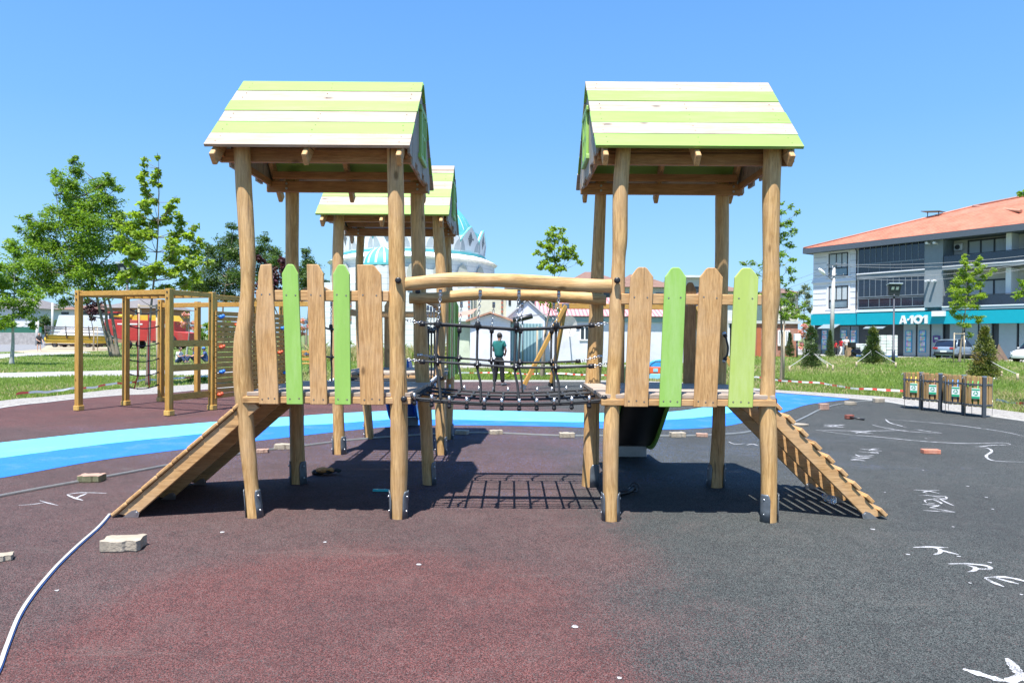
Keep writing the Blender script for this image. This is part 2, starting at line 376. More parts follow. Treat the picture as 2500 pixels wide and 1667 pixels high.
M['concrete'] = P('pale_concrete', (.32, .31, .29), .85, .12, 3, .2, 0, (.24, .225, .2))
M['asphalt'] = P('street_asphalt', (.19, .19, .195), .9, .12, 4, .2, 0, (.25, .24, .22), bscale=60)
M['sand'] = P('sandy_ground', (.36, .29, .20), .95, .15, 1.5, .2, 0, (.35, .33, .2))
M['kerb'] = P('white_kerb', (.42, .41, .38), .8, .1, 2, .15)
rub = rubber_mat(); lb = crumb('light_blue_crumb', (.095, .45, .66), (.14, .56, .76)); db = crumb('blue_crumb', (.006, .115, .50), (.015, .18, .64))
GB = -.03
o = polysheet('ground', [(-900, -60), (900, -60), (900, 1600), (-900, 1600)], GB, M['soil'])
# rubber outline (photo pixels on the ground plane)
RUB = [(-400, 1068), (0, 996), (100, 984), (179, 975), (300, 965), (402, 960), (513, 950), (640, 942), (800, 937), (950, 934), (1110, 932), (1300, 932), (1450, 932), (1600, 936), (1750, 945), (1895, 957.7), (2000, 966), (2078, 973), (2170, 982), (2224, 991), (2321, 1005), (2500, 1028), (2900, 1090)]
RW = [tuple(g(x, y))[:2] for x, y in RUB]; RW = smooth(RW, 4)
rubw = RW+[(30, -6), (-30, -6)]
polysheet('playground_surface', rubw, 0, rub)
GRV = [(-400, 1040), (0, 977), (100, 968), (179, 960), (299, 947), (402, 942), (513, 935), (640, 930), (800, 928), (950, 927), (1110, 926.5), (1300, 926.5), (1450, 927), (1600, 930), (1750, 939), (1895, 950.5), (2000, 957), (2130, 965), (2224, 973), (2321, 984), (2500, 1006), (2900, 1060)]
GW = smooth([tuple(g(x, y))[:2] for x, y in GRV], 4)
polysheet('gravel_strip', GW+[(42, -6), (-42, -6)], -.012, M['gravel'])
# edging kerb along the rubber
def ribbon(name, pts, wd, z0, z1, mat, parent=None, taper=None, **kw):
    mb = MB(); k = len(pts); L = []; Rr = []
    for i in range(k):
        a = V((*pts[max(i-1, 0)], 0)); b = V((*pts[min(i+1, k-1)], 0)); t = (b-a).normalized(); n = V((-t.y, t.x, 0)); p = V((*pts[i], 0))
        ww = wd if taper is None else wd*taper[i]
        L.append(p+n*ww/2); Rr.append(p-n*ww/2)
    vs = [p+V((0, 0, z1)) for p in L]+[p+V((0, 0, z1)) for p in Rr]
    fs = [(i, k+i, k+i+1, i+1) for i in range(k-1)]
    if z0 < z1-.0005:
        vs += [p+V((0, 0, z0)) for p in L]+[p+V((0, 0, z0)) for p in Rr]
        fs += [(2*k+i, i, i+1, 2*k+i+1) for i in range(k-1)]+[(k+i, 3*k+i, 3*k+i+1, k+i+1) for i in range(k-1)]
        fs += [(0, 2*k, 3*k, k), (k-1, 2*k-1, 4*k-1, 3*k-1)]
    mb.add(vs, fs)
    return mb.build(name, mat, parent, **kw)
kerbpts = [(x, y+.10) for x, y in RW if -14 < x < 14]
o = ribbon('kerb', kerbpts, .09, -.03, .012, M['kerb']); tag(o, kind='structure')
# blue lane
LT = [(-300, 1112), (0, 1080.7), (250, 1054), (521, 1030), (705, 1017.6), (810, 1010), (955, 1003), (1100, 1001), (1350, 1006), (1465, 1008.6), (1637, 1005), (1733, 991), (1800, 975), (1842, 957.5)]
LM = [(-300, 1152), (0, 1117.7), (250, 1084.4), (499, 1058), (629.5, 1043), (810, 1034.5), (955, 1024), (1100, 1024), (1350, 1029.6), (1465, 1029.4), (1625.5, 1024.6), (1733, 1016), (1805, 1001), (1862, 978), (1893, 959.5)]
LB = [(-300, 1212), (0, 1167), (250, 1122.7), (467, 1094.6), (626, 1076.5), (810, 1055.5), (955, 1042), (1100, 1038), (1350, 1041), (1465, 1045.7), (1625.5, 1048.7), (1752, 1042), (1817, 1031), (1916, 1005.5), (1962, 990), (2010, 982), (2076, 974.6)]
sw = lambda P_: smooth([tuple(g(x, y))[:2] for x, y in P_], 6)
lt, lm, lbm = sw(LT), sw(LM), sw(LB)
edge = [tuple(g(x, y))[:2] for x, y in [(1895, 959.4), (2000, 967.6), (2074, 974.3)]]
polysheet('light_blue_lane', lt+lm[::-1], .004, lb)
polysheet('blue_lane', lm+edge+lbm[::-1], .004, db)
# paths, street and car park beyond the grass
polysheet('footpath', gp([(-200, 905), (0, 909), (299, 903), (600, 901), (620, 915), (299, 917), (0, 921), (-200, 918)]), GB+.012, M['concrete'])
polysheet('footpath', gp([(1000, 892), (1300, 890), (1560, 890), (1560, 897), (1300, 897), (1000, 899)]), GB+.012, M['concrete'])
polysheet('footpath', gp([(-200, 880), (0, 875), (60, 868), (230, 861), (190, 856), (40, 862), (-200, 870)]), GB+.012, M['concrete'])
polysheet('street', gp([(-900, 842), (-200, 833), (60, 828), (140, 827), (118, 840), (100, 852), (30, 857), (-200, 866), (-900, 880)]), GB+.010, M['asphalt'])
polysheet('sandy_verge', gp([(118, 841), (300, 848), (260, 856), (60, 861), (30, 857), (100, 852)]), GB+.014, M['sand'])
polysheet('car_park', gp([(1900, 866), (1985, 868), (2120, 870), (2300, 874), (2500, 883), (2700, 893), (3400, 893), (3400, 850), (1880, 850), (1860, 858)]), GB+.012, M['concrete'])
# ------------------------------------------------------------------ spray marks
def stroke(pts, wd, ws=None):
    w_ = smooth([tuple(g(x, y))[:2] for x, y in pts], 5) if len(pts) > 2 else [tuple(g(x, y))[:2] for x, y in pts]
    if len(w_) == 2: w_ = [tuple(w_[0][a]+(w_[1][a]-w_[0][a])*t/8 for a in range(2)) for t in range(9)]
    k = len(w_); tp = [max(.25, min(1, 2.2*min(i, k-1-i)/k+.3))*(1+.25*rnd.uniform(-1, 1)) for i in range(k)]
    return w_, wd, tp
def spray(name, strokes, label, cat, wd=.02, z=.003, group=None):
    mb = MB()
    for pts in strokes:
        w_, wd_, tp = stroke(pts, wd)
        k = len(w_); L = []; Rr = []
        for i in range(k):
            a = V((*w_[max(i-1, 0)], 0)); b = V((*w_[min(i+1, k-1)], 0)); t = (b-a).normalized(); n = V((-t.y, t.x, 0)); p = V((*w_[i], z+.0002*rnd.random()))
            L.append(p+n*wd_*tp[i]/2); Rr.append(p-n*wd_*tp[i]/2)
        mb.add(L+Rr, [(i, k+i, k+i+1, i+1) for i in range(k-1)])
    o = mb.build(name, M['spraym'], origin=mb.v[0]); return tag(o, label, cat, group)
m, nt, bs = newmat('white_spray_paint'); tc = N(nt, 'ShaderNodeTexCoord'); v = N(nt, 'ShaderNodeTexNoise', Scale=160.0, Detail=2.0); nt.links.new(tc.outputs['Object'], v.inputs[0])
bs.inputs['Base Color'].default_value = (.44, .44, .455, 1); bs.inputs['Roughness'].default_value = .85
v3 = N(nt, 'ShaderNodeTexNoise', Scale=9.0, Detail=5.0); nt.links.new(tc.outputs['Object'], v3.inputs[0]); aa = N(nt, 'ShaderNodeMath', operation='MULTIPLY_ADD'); nt.links.new(v3.outputs[0], aa.inputs[0]); aa.inputs[1].default_value = .7; nt.links.new(v.outputs[0], aa.inputs[2])
nt.links.new(ramp(nt, aa.outputs[0], [(.70, 0), (.84, 1)]), bs.inputs['Alpha']); M['spraym'] = m
def Z4(l): return [(1900+x/2.35, 1000+y/2.35) for x, y in l]
K1 = [Z4([(775, 460), (850, 465), (930, 482)]), Z4([(852, 478), (835, 472), (870, 466), (925, 462)])]
spray('spray_lettering', K1+[Z4([(805, 490), (880, 494), (960, 512)]), Z4([(880, 494), (955, 498), (960, 512), (890, 508)]), Z4([(925, 510), (960, 530), (1008, 551)]),
    Z4([(850, 535), (842, 520), (880, 515), (925, 520)]), Z4([(850, 535), (900, 540)]), Z4([(890, 517), (930, 532), (935, 540)]),
    Z4([(825, 543), (930, 549)]), Z4([(930, 549), (868, 562)]), Z4([(868, 562), (1015, 588)]), Z4([(1015, 588), (832, 578)])],
    'white sprayed letters KREM on the dark rubber just right of the slatted ramp foot', 'lettering', .022, group='white letters KREM sprayed on the ground')
spray('spray_lettering', [Z4([(470, 224), (540, 232), (595, 238)]), Z4([(520, 234), (545, 226), (580, 224)]), Z4([(460, 240), (530, 246), (575, 252)]), Z4([(520, 246), (560, 243), (575, 250)]),
    Z4([(450, 262), (500, 265), (550, 262)]), Z4([(440, 256), (470, 268), (540, 271)]), Z4([(420, 270), (480, 276), (525, 278)]), Z4([(525, 278), (470, 281), (415, 288)]), Z4([(415, 288), (470, 290), (500, 294)])],
    'smaller white sprayed word KREM between the wavy chalk line and the slatted ramp', 'lettering', .03, group='white letters KREM sprayed on the ground')
spray('spray_lettering', [Z4([(775, 790), (870, 788), (975, 792)]), Z4([(868, 788), (925, 800), (925, 822), (890, 832)]), Z4([(920, 800), (970, 816), (1035, 831)]),
    Z4([(975, 885), (1080, 884), (1190, 895), (1218, 912), (1160, 914), (1090, 896)]), Z4([(1075, 890), (1130, 905), (1125, 922), (1088, 931)]),
    Z4([(1185, 964), (1290, 960), (1380, 975), (1440, 995)]), Z4([(1185, 964), (1230, 990), (1295, 1016)]), Z4([(1240, 962), (1300, 980), (1380, 1000)])],
    'big white sprayed letters K R E nearest the right edge of the rubber', 'lettering', .034)
spray('spray_lettering', [Z4([(260, 86), (380, 88)]), Z4([(262, 88), (310, 93), (260, 97)]), Z4([(380, 88), (320, 93), (380, 101)]), Z4([(260, 97), (380, 101)]), Z4([(410, 120), (470, 128), (530, 124)]), Z4([(445, 136), (480, 128), (510, 134)]), Z4([(420, 128), (545, 136)])],
    'faint white sprayed letters M K inside the long pointed chalk line', 'lettering', .04)
spray('spray_line', [Z4([(1410, 152), (1300, 128), (1150, 105), (980, 84), (800, 68), (615, 55)]), Z4([(615, 55), (640, 75), (700, 92), (740, 103)]), Z4([(780, 112), (860, 124), (940, 135)]), Z4([(940, 135), (820, 130), (720, 122), (650, 110), (590, 100), (540, 87)])],
    'white chalk curve outlining a pointed shape in front of the litter bins', 'painted line', .035)
spray('spray_line', [Z4([(735, 118), (480, 122), (215, 116)]), Z4([(215, 116), (400, 142), (560, 155), (760, 175), (900, 186), (1100, 194), (1290, 190), (1335, 201)]), Z4([(1335, 201), (1230, 204), (1175, 210), (1130, 213)]), Z4([(1150, 213), (1205, 222), (1225, 240), (1195, 262), (1205, 282), (1260, 295), (1410, 300)])],
    'long white chalk line that ends in a wavy S bend near the red brick', 'painted line', .035)
spray('spray_line', [Z4([(1060, 1488), (1150, 1515), (1240, 1542), (1300, 1558)]), Z4([(1310, 1425), (1345, 1465), (1380, 1510), (1420, 1560)]), Z4([(1300, 1558), (1350, 1550), (1420, 1512)])],
    'thick white sprayed arrow tip in the nearest right corner', 'painted line', .05)
def Z5(l): return [(x/2.541, 1050+y/2.541) for x, y in l]
spray('spray_lettering', [Z5([(115, 466), (200, 460), (290, 448)]), Z5([(245, 436), (290, 450), (360, 467)])], 'thin white sprayed Y shape left of the sprayed A', 'lettering', .022)
spray('spray_lettering', [Z5([(415, 400), (500, 388), (660, 391)]), Z5([(415, 400), (460, 420), (515, 436)]), Z5([(540, 392), (500, 408), (465, 424)])], 'white sprayed letter A between the mossy block and the plank ramp foot', 'lettering', .028)
def Z9(l): return [(1350+x/2.613, 950+y/2.613) for x, y in l]
spray('spray_line', [Z9([(1120, 335), (1160, 350), (1222, 347)]), Z9([(1235, 356), (1275, 350), (1312, 362)])], 'short white sprayed ticks seen between the posts of the right tower', 'painted line', .03)
# little paint spots
dots = [(543, 1298, 9, 'below the foot of the front left post'), (794, 1322, 7, 'in front of the left tower, between its two front posts'), (1022, 1377, 10, 'in front and right of the second front post'), (1404, 1528, 12, 'largest and lonely in the red foreground'), (1512, 1653, 10, 'at the very bottom edge right of the middle'),
 (2131, 1291, 8, 'just below the foot of the slatted ramp'), (2217, 1352, 7, 'left of the big letter K'), (2341, 1357, 7, 'just left above the big letter R'), (2417, 1372, 7, 'above the big letters R and E'), (2368, 1422, 6, 'below the big letter E'), (2327, 1285, 5, 'below the letters KREM by the ramp'), (2423, 1242, 5, 'right of the middle word KREM'), (2408, 1213, 5, 'upper right of the middle word KREM'),
 (2362, 1186, 5, 'above and right of the middle word KREM'), (2254, 1147, 4, 'below the red clay brick'), (2261, 1070, 4, 'just above the red clay brick'), (2160, 1201, 4, 'right of the slatted ramp halfway down'), (2493, 1450, 6, 'at the right edge below the letter E'), (139, 1440, 8, 'right of the curved foam strip at the left')]
for i, (x, y, s_, lab_) in enumerate(dots):
    c0 = g(x, y, .0035); r_ = s_/2*c0.y/1667*1.5; mb = MB(); k = 9
    pts = [c0+V((math.cos(2*math.pi*j/k)*r_*rnd.uniform(.6, 1.1), math.sin(2*math.pi*j/k)*r_*rnd.uniform(.6, 1.2), 0)) for j in range(k)]
    mb.add(pts, [tuple(range(k))]); tag(mb.build('paint_spot', M['spraym'], origin=c0), 'small white paint spot '+lab_, 'paint spot', 'white paint spots dotted over the rubber')
# ------------------------------------------------------------------ aluminium edging strips on the ground
M['alu'] = P('dull_aluminium', (.36, .37, .36), .42, .15, 9, .1, .35)
M['foil'] = P('white_foam_strip', (.42, .41, .38), .6, .08, 9, .1)
M['bluefilm'] = P('blue_film', (.03, .10, .33), .5, .3, 20)
def strip(pts, wd, h, label, m0, m1=None):
    w_ = smooth([tuple(g(x, y))[:2] for x, y in pts], 7)
    
    rt = thing('edging_strip', label, 'edging strip', (w_[0][0], w_[0][1], 0))
    ribbon('strip_body', w_, wd, .0045, h, m0, rt)
    if m1: ribbon('strip_edge', [(x+wd*.66, y-wd*.15) for x, y in w_], wd*.4, .0045, h*.55, m1, rt)
    else: ribbon('strip_lip', w_, wd*.3, h+.0005, h+.006, m0, rt)
strip([(-40, 1700), (-5, 1640), (15, 1585), (45, 1510), (80, 1455), (125, 1400), (155, 1368), (195, 1330), (240, 1290), (268, 1258)], .019, .02, 'bent white foam strip curling over the rubber beside the near paving block', M['foil'], M['bluefilm'])
strip([(-60, 1224), (0, 1213), (100, 1194), (189, 1178), (300, 1158), (411, 1137)], .035, .02, 'dull metal edging strip under the mossy block left of the plank ramp', M['alu'])
strip([(540, 1118), (626, 1103), (745, 1089), (864, 1074.7), (1025, 1062.8), (1130, 1058), (1210, 1058), (1350, 1064), (1500, 1065), (1675, 1065), (1790, 1060), (1842, 1053)], .035, .02, 'long metal edging strip held down by paving blocks behind the towers', M['alu'])
strip([(1925, 1038), (1947, 1028), (1972, 1016), (2000, 1001.7), (2030, 992), (2062, 986), (2105, 981), (2146, 978.7)], .035, .02, 'curved metal edging strip along the blue corner held by stones', M['alu'])
# ------------------------------------------------------------------ paving blocks and stones
M['block'] = P('concrete_block', (.36, .31, .24), .9, .22, 9, .7, 0, (.27, .22, .165), bscale=60)
M['blockp'] = P('pinkish_block', (.38, .235, .175), .9, .18, 9, .5, 0, (.36, .3, .24), bscale=60)
M['moss'] = P('mossy_side', (.16, .16, .09), .95, .3, 20, .5)
M['brick'] = P('red_clay_brick', (.50, .18, .11), .85, .15, 14, .4, 0, (.6, .36, .28))
def block(px, py, wpx, label, mat, rz=0, sc=1.0, broken=False, mat2=None):
    c0 = g(px, py); L = wpx*c0.y/1667
    prof = [(-.5, -.22), (-.42, -.30), (-.25, -.28), (-.18, -.34), (.12, -.34), (.18, -.26), (.34, -.28), (.44, -.34), (.5, -.2), (.46, .1), (.5, .28), (.36, .34), (.22, .27), (.14, .33), (-.2, .33), (-.26, .26), (-.42, .32), (-.5, .2), (-.46, 0)]
    if broken: prof = [(-.5, -.2), (-.3, -.33), (.1, -.3), (.34, -.22), (.5, -.02), (.3, .2), (.02, .3), (-.3, .26), (-.46, .05)]
    ca, sa = math.cos(rz), math.sin(rz); h = L*.29*sc
    P2 = [(x*L+rnd.uniform(-.01, .01)*L, y*L+rnd.uniform(-.01, .01)*L) for x, y in prof]; P2 = [(x*ca-y*sa, x*sa+y*ca) for x, y in P2]
    mb = MB(); k = len(P2); mb.add([(c0.x+x, c0.y+L*.3+y, .001) for x, y in P2]+[(c0.x+x, c0.y+L*.3+y, h*(1+rnd.uniform(-.05, .05))) for x, y in P2], [tuple(range(k-1, -1, -1))]+[(i, (i+1) % k, k+(i+1) % k, k+i) for i in range(k)], 1 if mat2 else 0)
    mb.add([(c0.x+x, c0.y+L*.3+y, h*(1+.0)) for x, y in P2], [tuple(range(k))], 0) if False else mb.add([mb.v[k+i] for i in range(k)], [tuple(range(k))], 0)
    o = mb.build('paving_block', [mat, mat2 or mat], bevel=L*.03, origin=c0); return tag(o, label, 'paving block', 'loose blocks weighing down the edging strips')
block(213, 1178, 57, 'pinkish mossy sided block on the metal strip left of the plank ramp', M['blockp'], .1, mat2=M['moss'])
block(285, 1348, 94, 'nearest pale concrete block beside the bent white foam strip', M['block'], .12)
block(-8, 1372, 50, 'pale concrete block cut off by the left edge of the photo', M['block'], .5)
block(638, 1106, 29, 'pinkish concrete block just right of the front left tower post', M['blockp'], .2)
block(688, 1098, 43, 'pale block just left of the back left post of the left tower', M['block'], .1)
block(1127, 1061, 33, 'pale block on the strip right of the left tower under the rope bridge', M['block'], -.2)
block(1211, 1061, 33, 'pale block on the strip under the middle of the rope bridge', M['block'], .2)
block(1385, 1069, 38, 'pale block on the strip left of the back left post of the right tower', M['block'], .1)
block(1657, 1068, 38, 'pale block on the strip right of the slide exit', M['block'], .1)
block(1716, 1067, 28, 'pinkish block touching the strip beside the back right post of the right tower', M['blockp'], -.1)
block(1957, 1040, 44, 'flat broken concrete slab at the near end of the curved strip', M['block'], -.3, .35, True)
block(2015, 1001, 30, 'peaked pinkish stone halfway along the curved strip', M['blockp'], .2, 1.7, True)
block(2080, 989, 30, 'rounded pale stone on the curved strip near the blue corner tip', M['block'], -.2, .9, True)
block(2150, 983, 34, 'large pale stone at the far end of the curved strip beside the gravel', M['block'], .3, 1.0, True)
# red brick
c0 = g(2277, 1108); mb = MB(); mb.box(c0+V((0, .05, .03)), (.235, .11, .06), Matrix.Rotation(-.08, 3, 'Z')); tag(mb.build('brick', M['brick'], bevel=.006, origin=c0), 'single red clay brick lying on the dark rubber', 'brick')
# mallet
c0 = g(2087, 1024); rt = thing('mallet', 'reddish headed mallet with dark handle lying on the dark rubber', 'mallet', c0)
mb = MB(); mb.beam(c0+V((-.17, .03, .05)), c0+V((0, .08, .05)), .085, .085); mb.build('mallet_head', P('rusty_head', (.22, .07, .05), .8, .3, 20), rt, bevel=.01)
mb = MB(); mb.tube([c0+V((-.1, .02, .05)), c0+V((.03, -.06, .03)), c0+V((.13, -.13, .018))], [.016, .018, .02], 8); mb.build('mallet_handle', M['blackp'], rt)
# spirit level
c0 = g(930, 1199); mb = MB(); rt = thing('spirit_level', 'teal spirit level lying in the shade by the second front post', 'spirit level', c0)
mb.box(c0+V((.0, 0, .012)), (.17, .03, .024), Matrix.Rotation(-.03, 3, 'Z')); mb.build('level_body', P('teal_plastic', (.04, .45, .45), .4, .1), rt, bevel=.003)
mb = MB()
for dx in (-.04, .04): mb.box(c0+V((dx, 0, .0255)), (.012, .02, .003))
mb.build('vial', P('level_vial', (.5, .7, .6), .2, .1), rt)
# work gloves
c0 = g(780, 1160); rt = thing('work_gloves', 'crumpled black and orange work gloves beside the back left post', 'gloves', c0, local=False)
for k_, (dx, dy, col) in enumerate([(-.03, .05, (.02, .02, .022)), (.09, .06, (.02, .025, .024)), (.03, .02, (.55, .25, .08))]):
    mb = MB(); b = c0+V((dx, dy, .03+.015*k_)); mb.sph(b, .075, 12, 8, (1.1, .8, .45))
    for f_ in range(4): mb.tube([b+V((.03, -.03+.02*f_, .0)), b+V((.09, -.04+.028*f_, .012)), b+V((.14, -.05+.03*f_, -.008))], [.013, .012, .008], 7)
    mb.tube([b+V((-.02, -.04, 0)), b+V((.02, -.1, .01))], [.014, .01], 7)
    mb.build('glove', P('glove_cloth', col, .85, .3, 30, .4), rt)
# hose piece
c0 = g(1525, 1212); rt = thing('rubber_handle', 'curved black rubber grip lying in the shade under the right tower', 'grip', c0)
mb = MB(); mb.tube(smooth([tuple(c0+V(p)) for p in [(-.09, .0, .03), (0, .02, .035), (.06, .07, .04), (.10, .14, .05), (.13, .16, .06)]], 5), .028, 10); mb.build('grip_tube', M['blackp'], rt)
mb = MB(); mb.torus(c0+V((.13, .16, .06)), .05, .008, Matrix.Rotation(1.2, 3, 'X'), 16, 6); mb.build('ring', M['blackp'], rt)
# glass jar / bottle
c0 = g(2034, 1232); rt = thing('plastic_bottle', 'clear crumpled plastic bottle lying under the slatted ramp', 'bottle', c0)
m, nt, bs = newmat('clear_plastic'); bs.inputs['Base Color'].default_value = (.85, .9, .95, 1); bs.inputs['Roughness'].default_value = .12; bs.inputs['Transmission Weight'].default_value = .75; bs.inputs['IOR'].default_value = 1.2; M['clear'] = m
mb = MB(); mb.tube([c0+V(p) for p in [(0, .0, .045), (0, .01, .045), (0, .05, .045), (.0, .06, .045), (0, .14, .045), (.0, .18, .045), (0, .2, .045)]], [.03, .042, .044, .040, .044, .02, .014], 14); mb.build('bottle_body', M['clear'], rt)
mb = MB(); mb.cyl(c0+V((0, .2, .045)), c0+V((0, .22, .045)), .016, n=12); mb.build('cap', P('blue_cap', (.05, .12, .5), .4), rt)
# ================================================================== PLAY TOWERS
SD = 2500/2352
def disp(pts): return [(y*SD, a*SD, b*SD) for y, a, b in pts]
def post(root, pts, Y, zt, ybase, bracket, bolts=(), name='post', rmul=1.0):
    """pts: (y, xl, xr) photo px. one crooked debarked trunk"""
    path = []; rad = []
    for y, a, b in pts:
        p = at((a+b)/2, y, Y); path.append(p); rad.append((b-a)/2*Y/1667*rmul)
    path = sorted(zip(path, rad), key=lambda q: q[0].z)
    path[0][0].z = -.05; path = [(p, r) for p, r in path]
    p1 = V((path[-1][0].x, Y, zt)); path.append((p1, path[-1][1])) if zt > path[-1][0].z+.02 else None
    cc = smooth([(p.x, p.y+.012*math.sin(p.z*2.1+p.x*5), p.z, r) for p, r in path], 7)
    mb = MB(); vs = []
    pts3 = [V(q[:3]) for q in cc]; n = 20; k = len(pts3); ph = rnd.uniform(0, 6)
    verts = []
    for i, p in enumerate(pts3):
        for j in range(n):
            a = 2*math.pi*j/n; r = cc[i][3]*(1+.035*math.sin(2*a+ph+p.z*1.3)+.022*math.sin(5*a+p.z*6+ph)+.01*math.sin(11*a+p.z*3))
            verts.append(p+V((math.cos(a)*r, math.sin(a)*r, 0)))
    fs = [(i*n+j, i*n+(j+1) % n, (i+1)*n+(j+1) % n, (i+1)*n+j) for i in range(k-1) for j in range(n)]
    mb.add(verts, fs, 0, True); mb.add(verts[-n:], [tuple(range(n))], 0)
    po = mb.build(name, M['wood_z'], root)
    # steel shoes: curved plates let into the foot
    c0 = pts3[0]; r0 = cc[2][3]
    for a0 in bracket:
        mb = MB(); arc = []; kk = 7
        for zi, z in enumerate([0, .10, .20, .235, .25]):
            wdt = .62 if z < .22 else (.5 if z < .245 else .36)
            cp = pts3[0].lerp(pts3[3], 0) ; cx = np.interp(z, [p.z for p in pts3], [p.x for p in pts3]); cy = np.interp(z, [p.z for p in pts3], [p.y for p in pts3]); rr = np.interp(z, [p.z for p in pts3], [q[3] for q in cc])*1.02+.006
            for j in range(kk):
                a = a0+wdt*(j/(kk-1)*2-1); arc.append(V((cx+math.cos(a)*rr, cy+math.sin(a)*rr, z)))
        fs = [(i*kk+j, i*kk+j+1, (i+1)*kk+j+1, (i+1)*kk+j) for i in range(4) for j in range(kk-1)]
        mb.add(arc, fs, 0, True); bo = mb.build('bracket', M['galv'], po); so_ = bo.modifiers.new('thick', 'SOLIDIFY'); so_.thickness = .008; so_.offset = 1
        mb = MB()
        for z in (.07, .2):
            cx = np.interp(z, [p.z for p in pts3], [p.x for p in pts3]); rr = np.interp(z, [p.z for p in pts3], [q[3] for q in cc])+.014
            d = V((math.cos(a0), math.sin(a0), 0)); mb.sph(V((cx, Y, z))+d*rr, .011, 8, 5)
        mb.build('screw', M['steel'], bo)
    for (bx, by, Yb) in bolts:
        p = at(bx, by, Yb); mb = MB(); mb.tube([p+V((0, .02, 0)), p+V((0, -.006, 0)), p+V((0, -.018, 0)), p+V((0, -.022, 0))], [.028, .028, .024, .012], 16)
        mb.build('bolt_cap', M['blackp'], po)
    return po
YF, YB = 6.15, 7.56
def roof(root, x0, x1, ye, yr, ze, zr, cols, gable_x, gable_dir, back='gwgwgw'):
    """slatted gable roof, ridge along x. cols from the ridge down (front)"""
    yb = 2*yr-ye; dv = V((0, ye-yr, ze-zr)); L = dv.length; d = dv/L; n = V((0, d.z, -d.y));
    if n.z < 0: n = -n
    nb = len(cols); wv = L/nb
    for side in (1, -1):
        dd = V((0, d.y*side, d.z)); nn = V((0, n.y*side, n.z))
        for i, cname in enumerate(cols if side == 1 else back):
            mb = MB(); s0 = wv*i+.004; s1 = wv*(i+1)-.003
            a = V((x0+rnd.uniform(-.004, .004), yr, zr))+dd*s0; e = V((x1+rnd.uniform(-.004, .004), yr, zr))+dd*s0
            # thin board with tiny rounding; front/back faces follow the slope
            mid = V(((x0+x1)/2, yr, zr))+dd*((s0+s1)/2)+nn*rnd.uniform(.010, .016)
            rot = Matrix((V((1, 0, 0)), dd, V((1, 0, 0)).cross(dd))).transposed()
            mb.box(mid, (x1-x0+rnd.uniform(-.008, .008), s1-s0, .028), rot)
            # screws
            for sx_ in (x0+.1, (x0+x1)/2, x1-.1):
                for q in (.28, .72):
                    c_ = V((sx_+rnd.uniform(-.012, .012), yr, zr))+dd*(s0+(s1-s0)*q)+nn*.029
                    mb.cyl(c_-nn*.004, c_, .006, n=8, mi=1)
            mb.build('roof_plank', [M['greenroof'] if cname == 'g' else M['pale_x'], M['hole']], root, bevel=.006)
    # rafters
    for xr in (x0+.085, (x0+x1)/2-.01, x1-.10):
        for side in (1, -1):
            dd = V((0, d.y*side, d.z)); nn = V((0, n.y*side, n.z))
            a = V((xr+rnd.uniform(-.01, .01), yr, zr))-nn*.075+dd*.05; e = a+dd*(L+.03)
            mb = MB(); mb.beam(a, e, .047, .115, nn); mb.build('rafter', M['rust_y'] if False else M['plank_y'], root, bevel=.012)
    for yy in (ye+.28, yb-.28+.0):
        mb = MB(); zc = 3.275 if yy < yr else 3.255
        mb.b2((x0+.02, yy-.022, zc-.06), (x1-.03, yy+.022, zc+.06)); b = mb.build('beam', M['rust_x'], root, bevel=.008)
        mb = MB()
        for bx in (x0+.24, x1-.14):
            for bz in (-.022, .03): mb.cyl(V((bx, yy-.022, zc+bz)), V((bx, yy-.03, zc+bz)), .013, n=10)
        mb.build('screw', M['steel'], b)
        mb = MB(); mb.b2((x0+.10, yy-.02+(.06 if yy < yr else -.06), zc+.075), (x1-.12, yy+.02+(.06 if yy < yr else -.06), zc+.15)); mb.build('purlin', M['rust_x'], root, bevel=.006)
    # gables at both ends
    for ge in (0, 1):
        gx = (x0+.035) if ge == 0 else (x1-.035); nbd = 9
        mb = MB()
        for i in range(nbd):
            ya = ye+.14+(yb-ye-.28)*i/nbd; yb_ = ye+.14+(yb-ye-.28)*(i+1)/nbd-.006
            zt1 = zr-abs(ya-yr)*((zr-ze)/(yr-ye))-.05; zt2 = zr-abs(yb_-yr)*((zr-ze)/(yr-ye))-.05
            z0 = 3.20+rnd.uniform(0, .10) if (ge == gable_dir) else 3.20+.07*(i % 2)+rnd.uniform(0, .05)
            z0 = min(z0, min(zt1, zt2)-.05); th = .022+.004*(i % 2)
            vs = [V((gx-th/2, ya, z0)), V((gx-th/2, yb_, z0)), V((gx-th/2, yb_, zt2)), V((gx-th/2, ya, zt1))]
            mb.add(vs+[p+V((th, 0, 0)) for p in vs], [(0, 1, 2, 3)[::-1], (4, 5, 6, 7), (0, 1, 5, 4), (1, 2, 6, 5), (2, 3, 7, 6), (3, 0, 4, 7)])
        ga = mb.build('gable', M['pale_z'], root)
        mb = MB(); mb.beam((gx+(.03 if ge == 0 else -.03), ye+.2, 3.29), (gx+(.03 if ge == 0 else -.03), yb-.2, 3.29), .03, .07); mb.build('gable_rail', M['rust_y'], root, bevel=.005)
        # green window frame with a cross bar and a sill
        sg = 1 if ge == 1 else -1; fx = gx+sg*.028; yc = yr; z0, z1 = 3.42, 3.84; hw = .17
        mb = MB()
        mb.b2((fx-.018, yc-hw-.05, z0-.05), (fx+.018, yc+hw+.05, z0)); mb.b2((fx-.018, yc-hw-.05, z1), (fx+.018, yc+hw+.05, z1+.05))
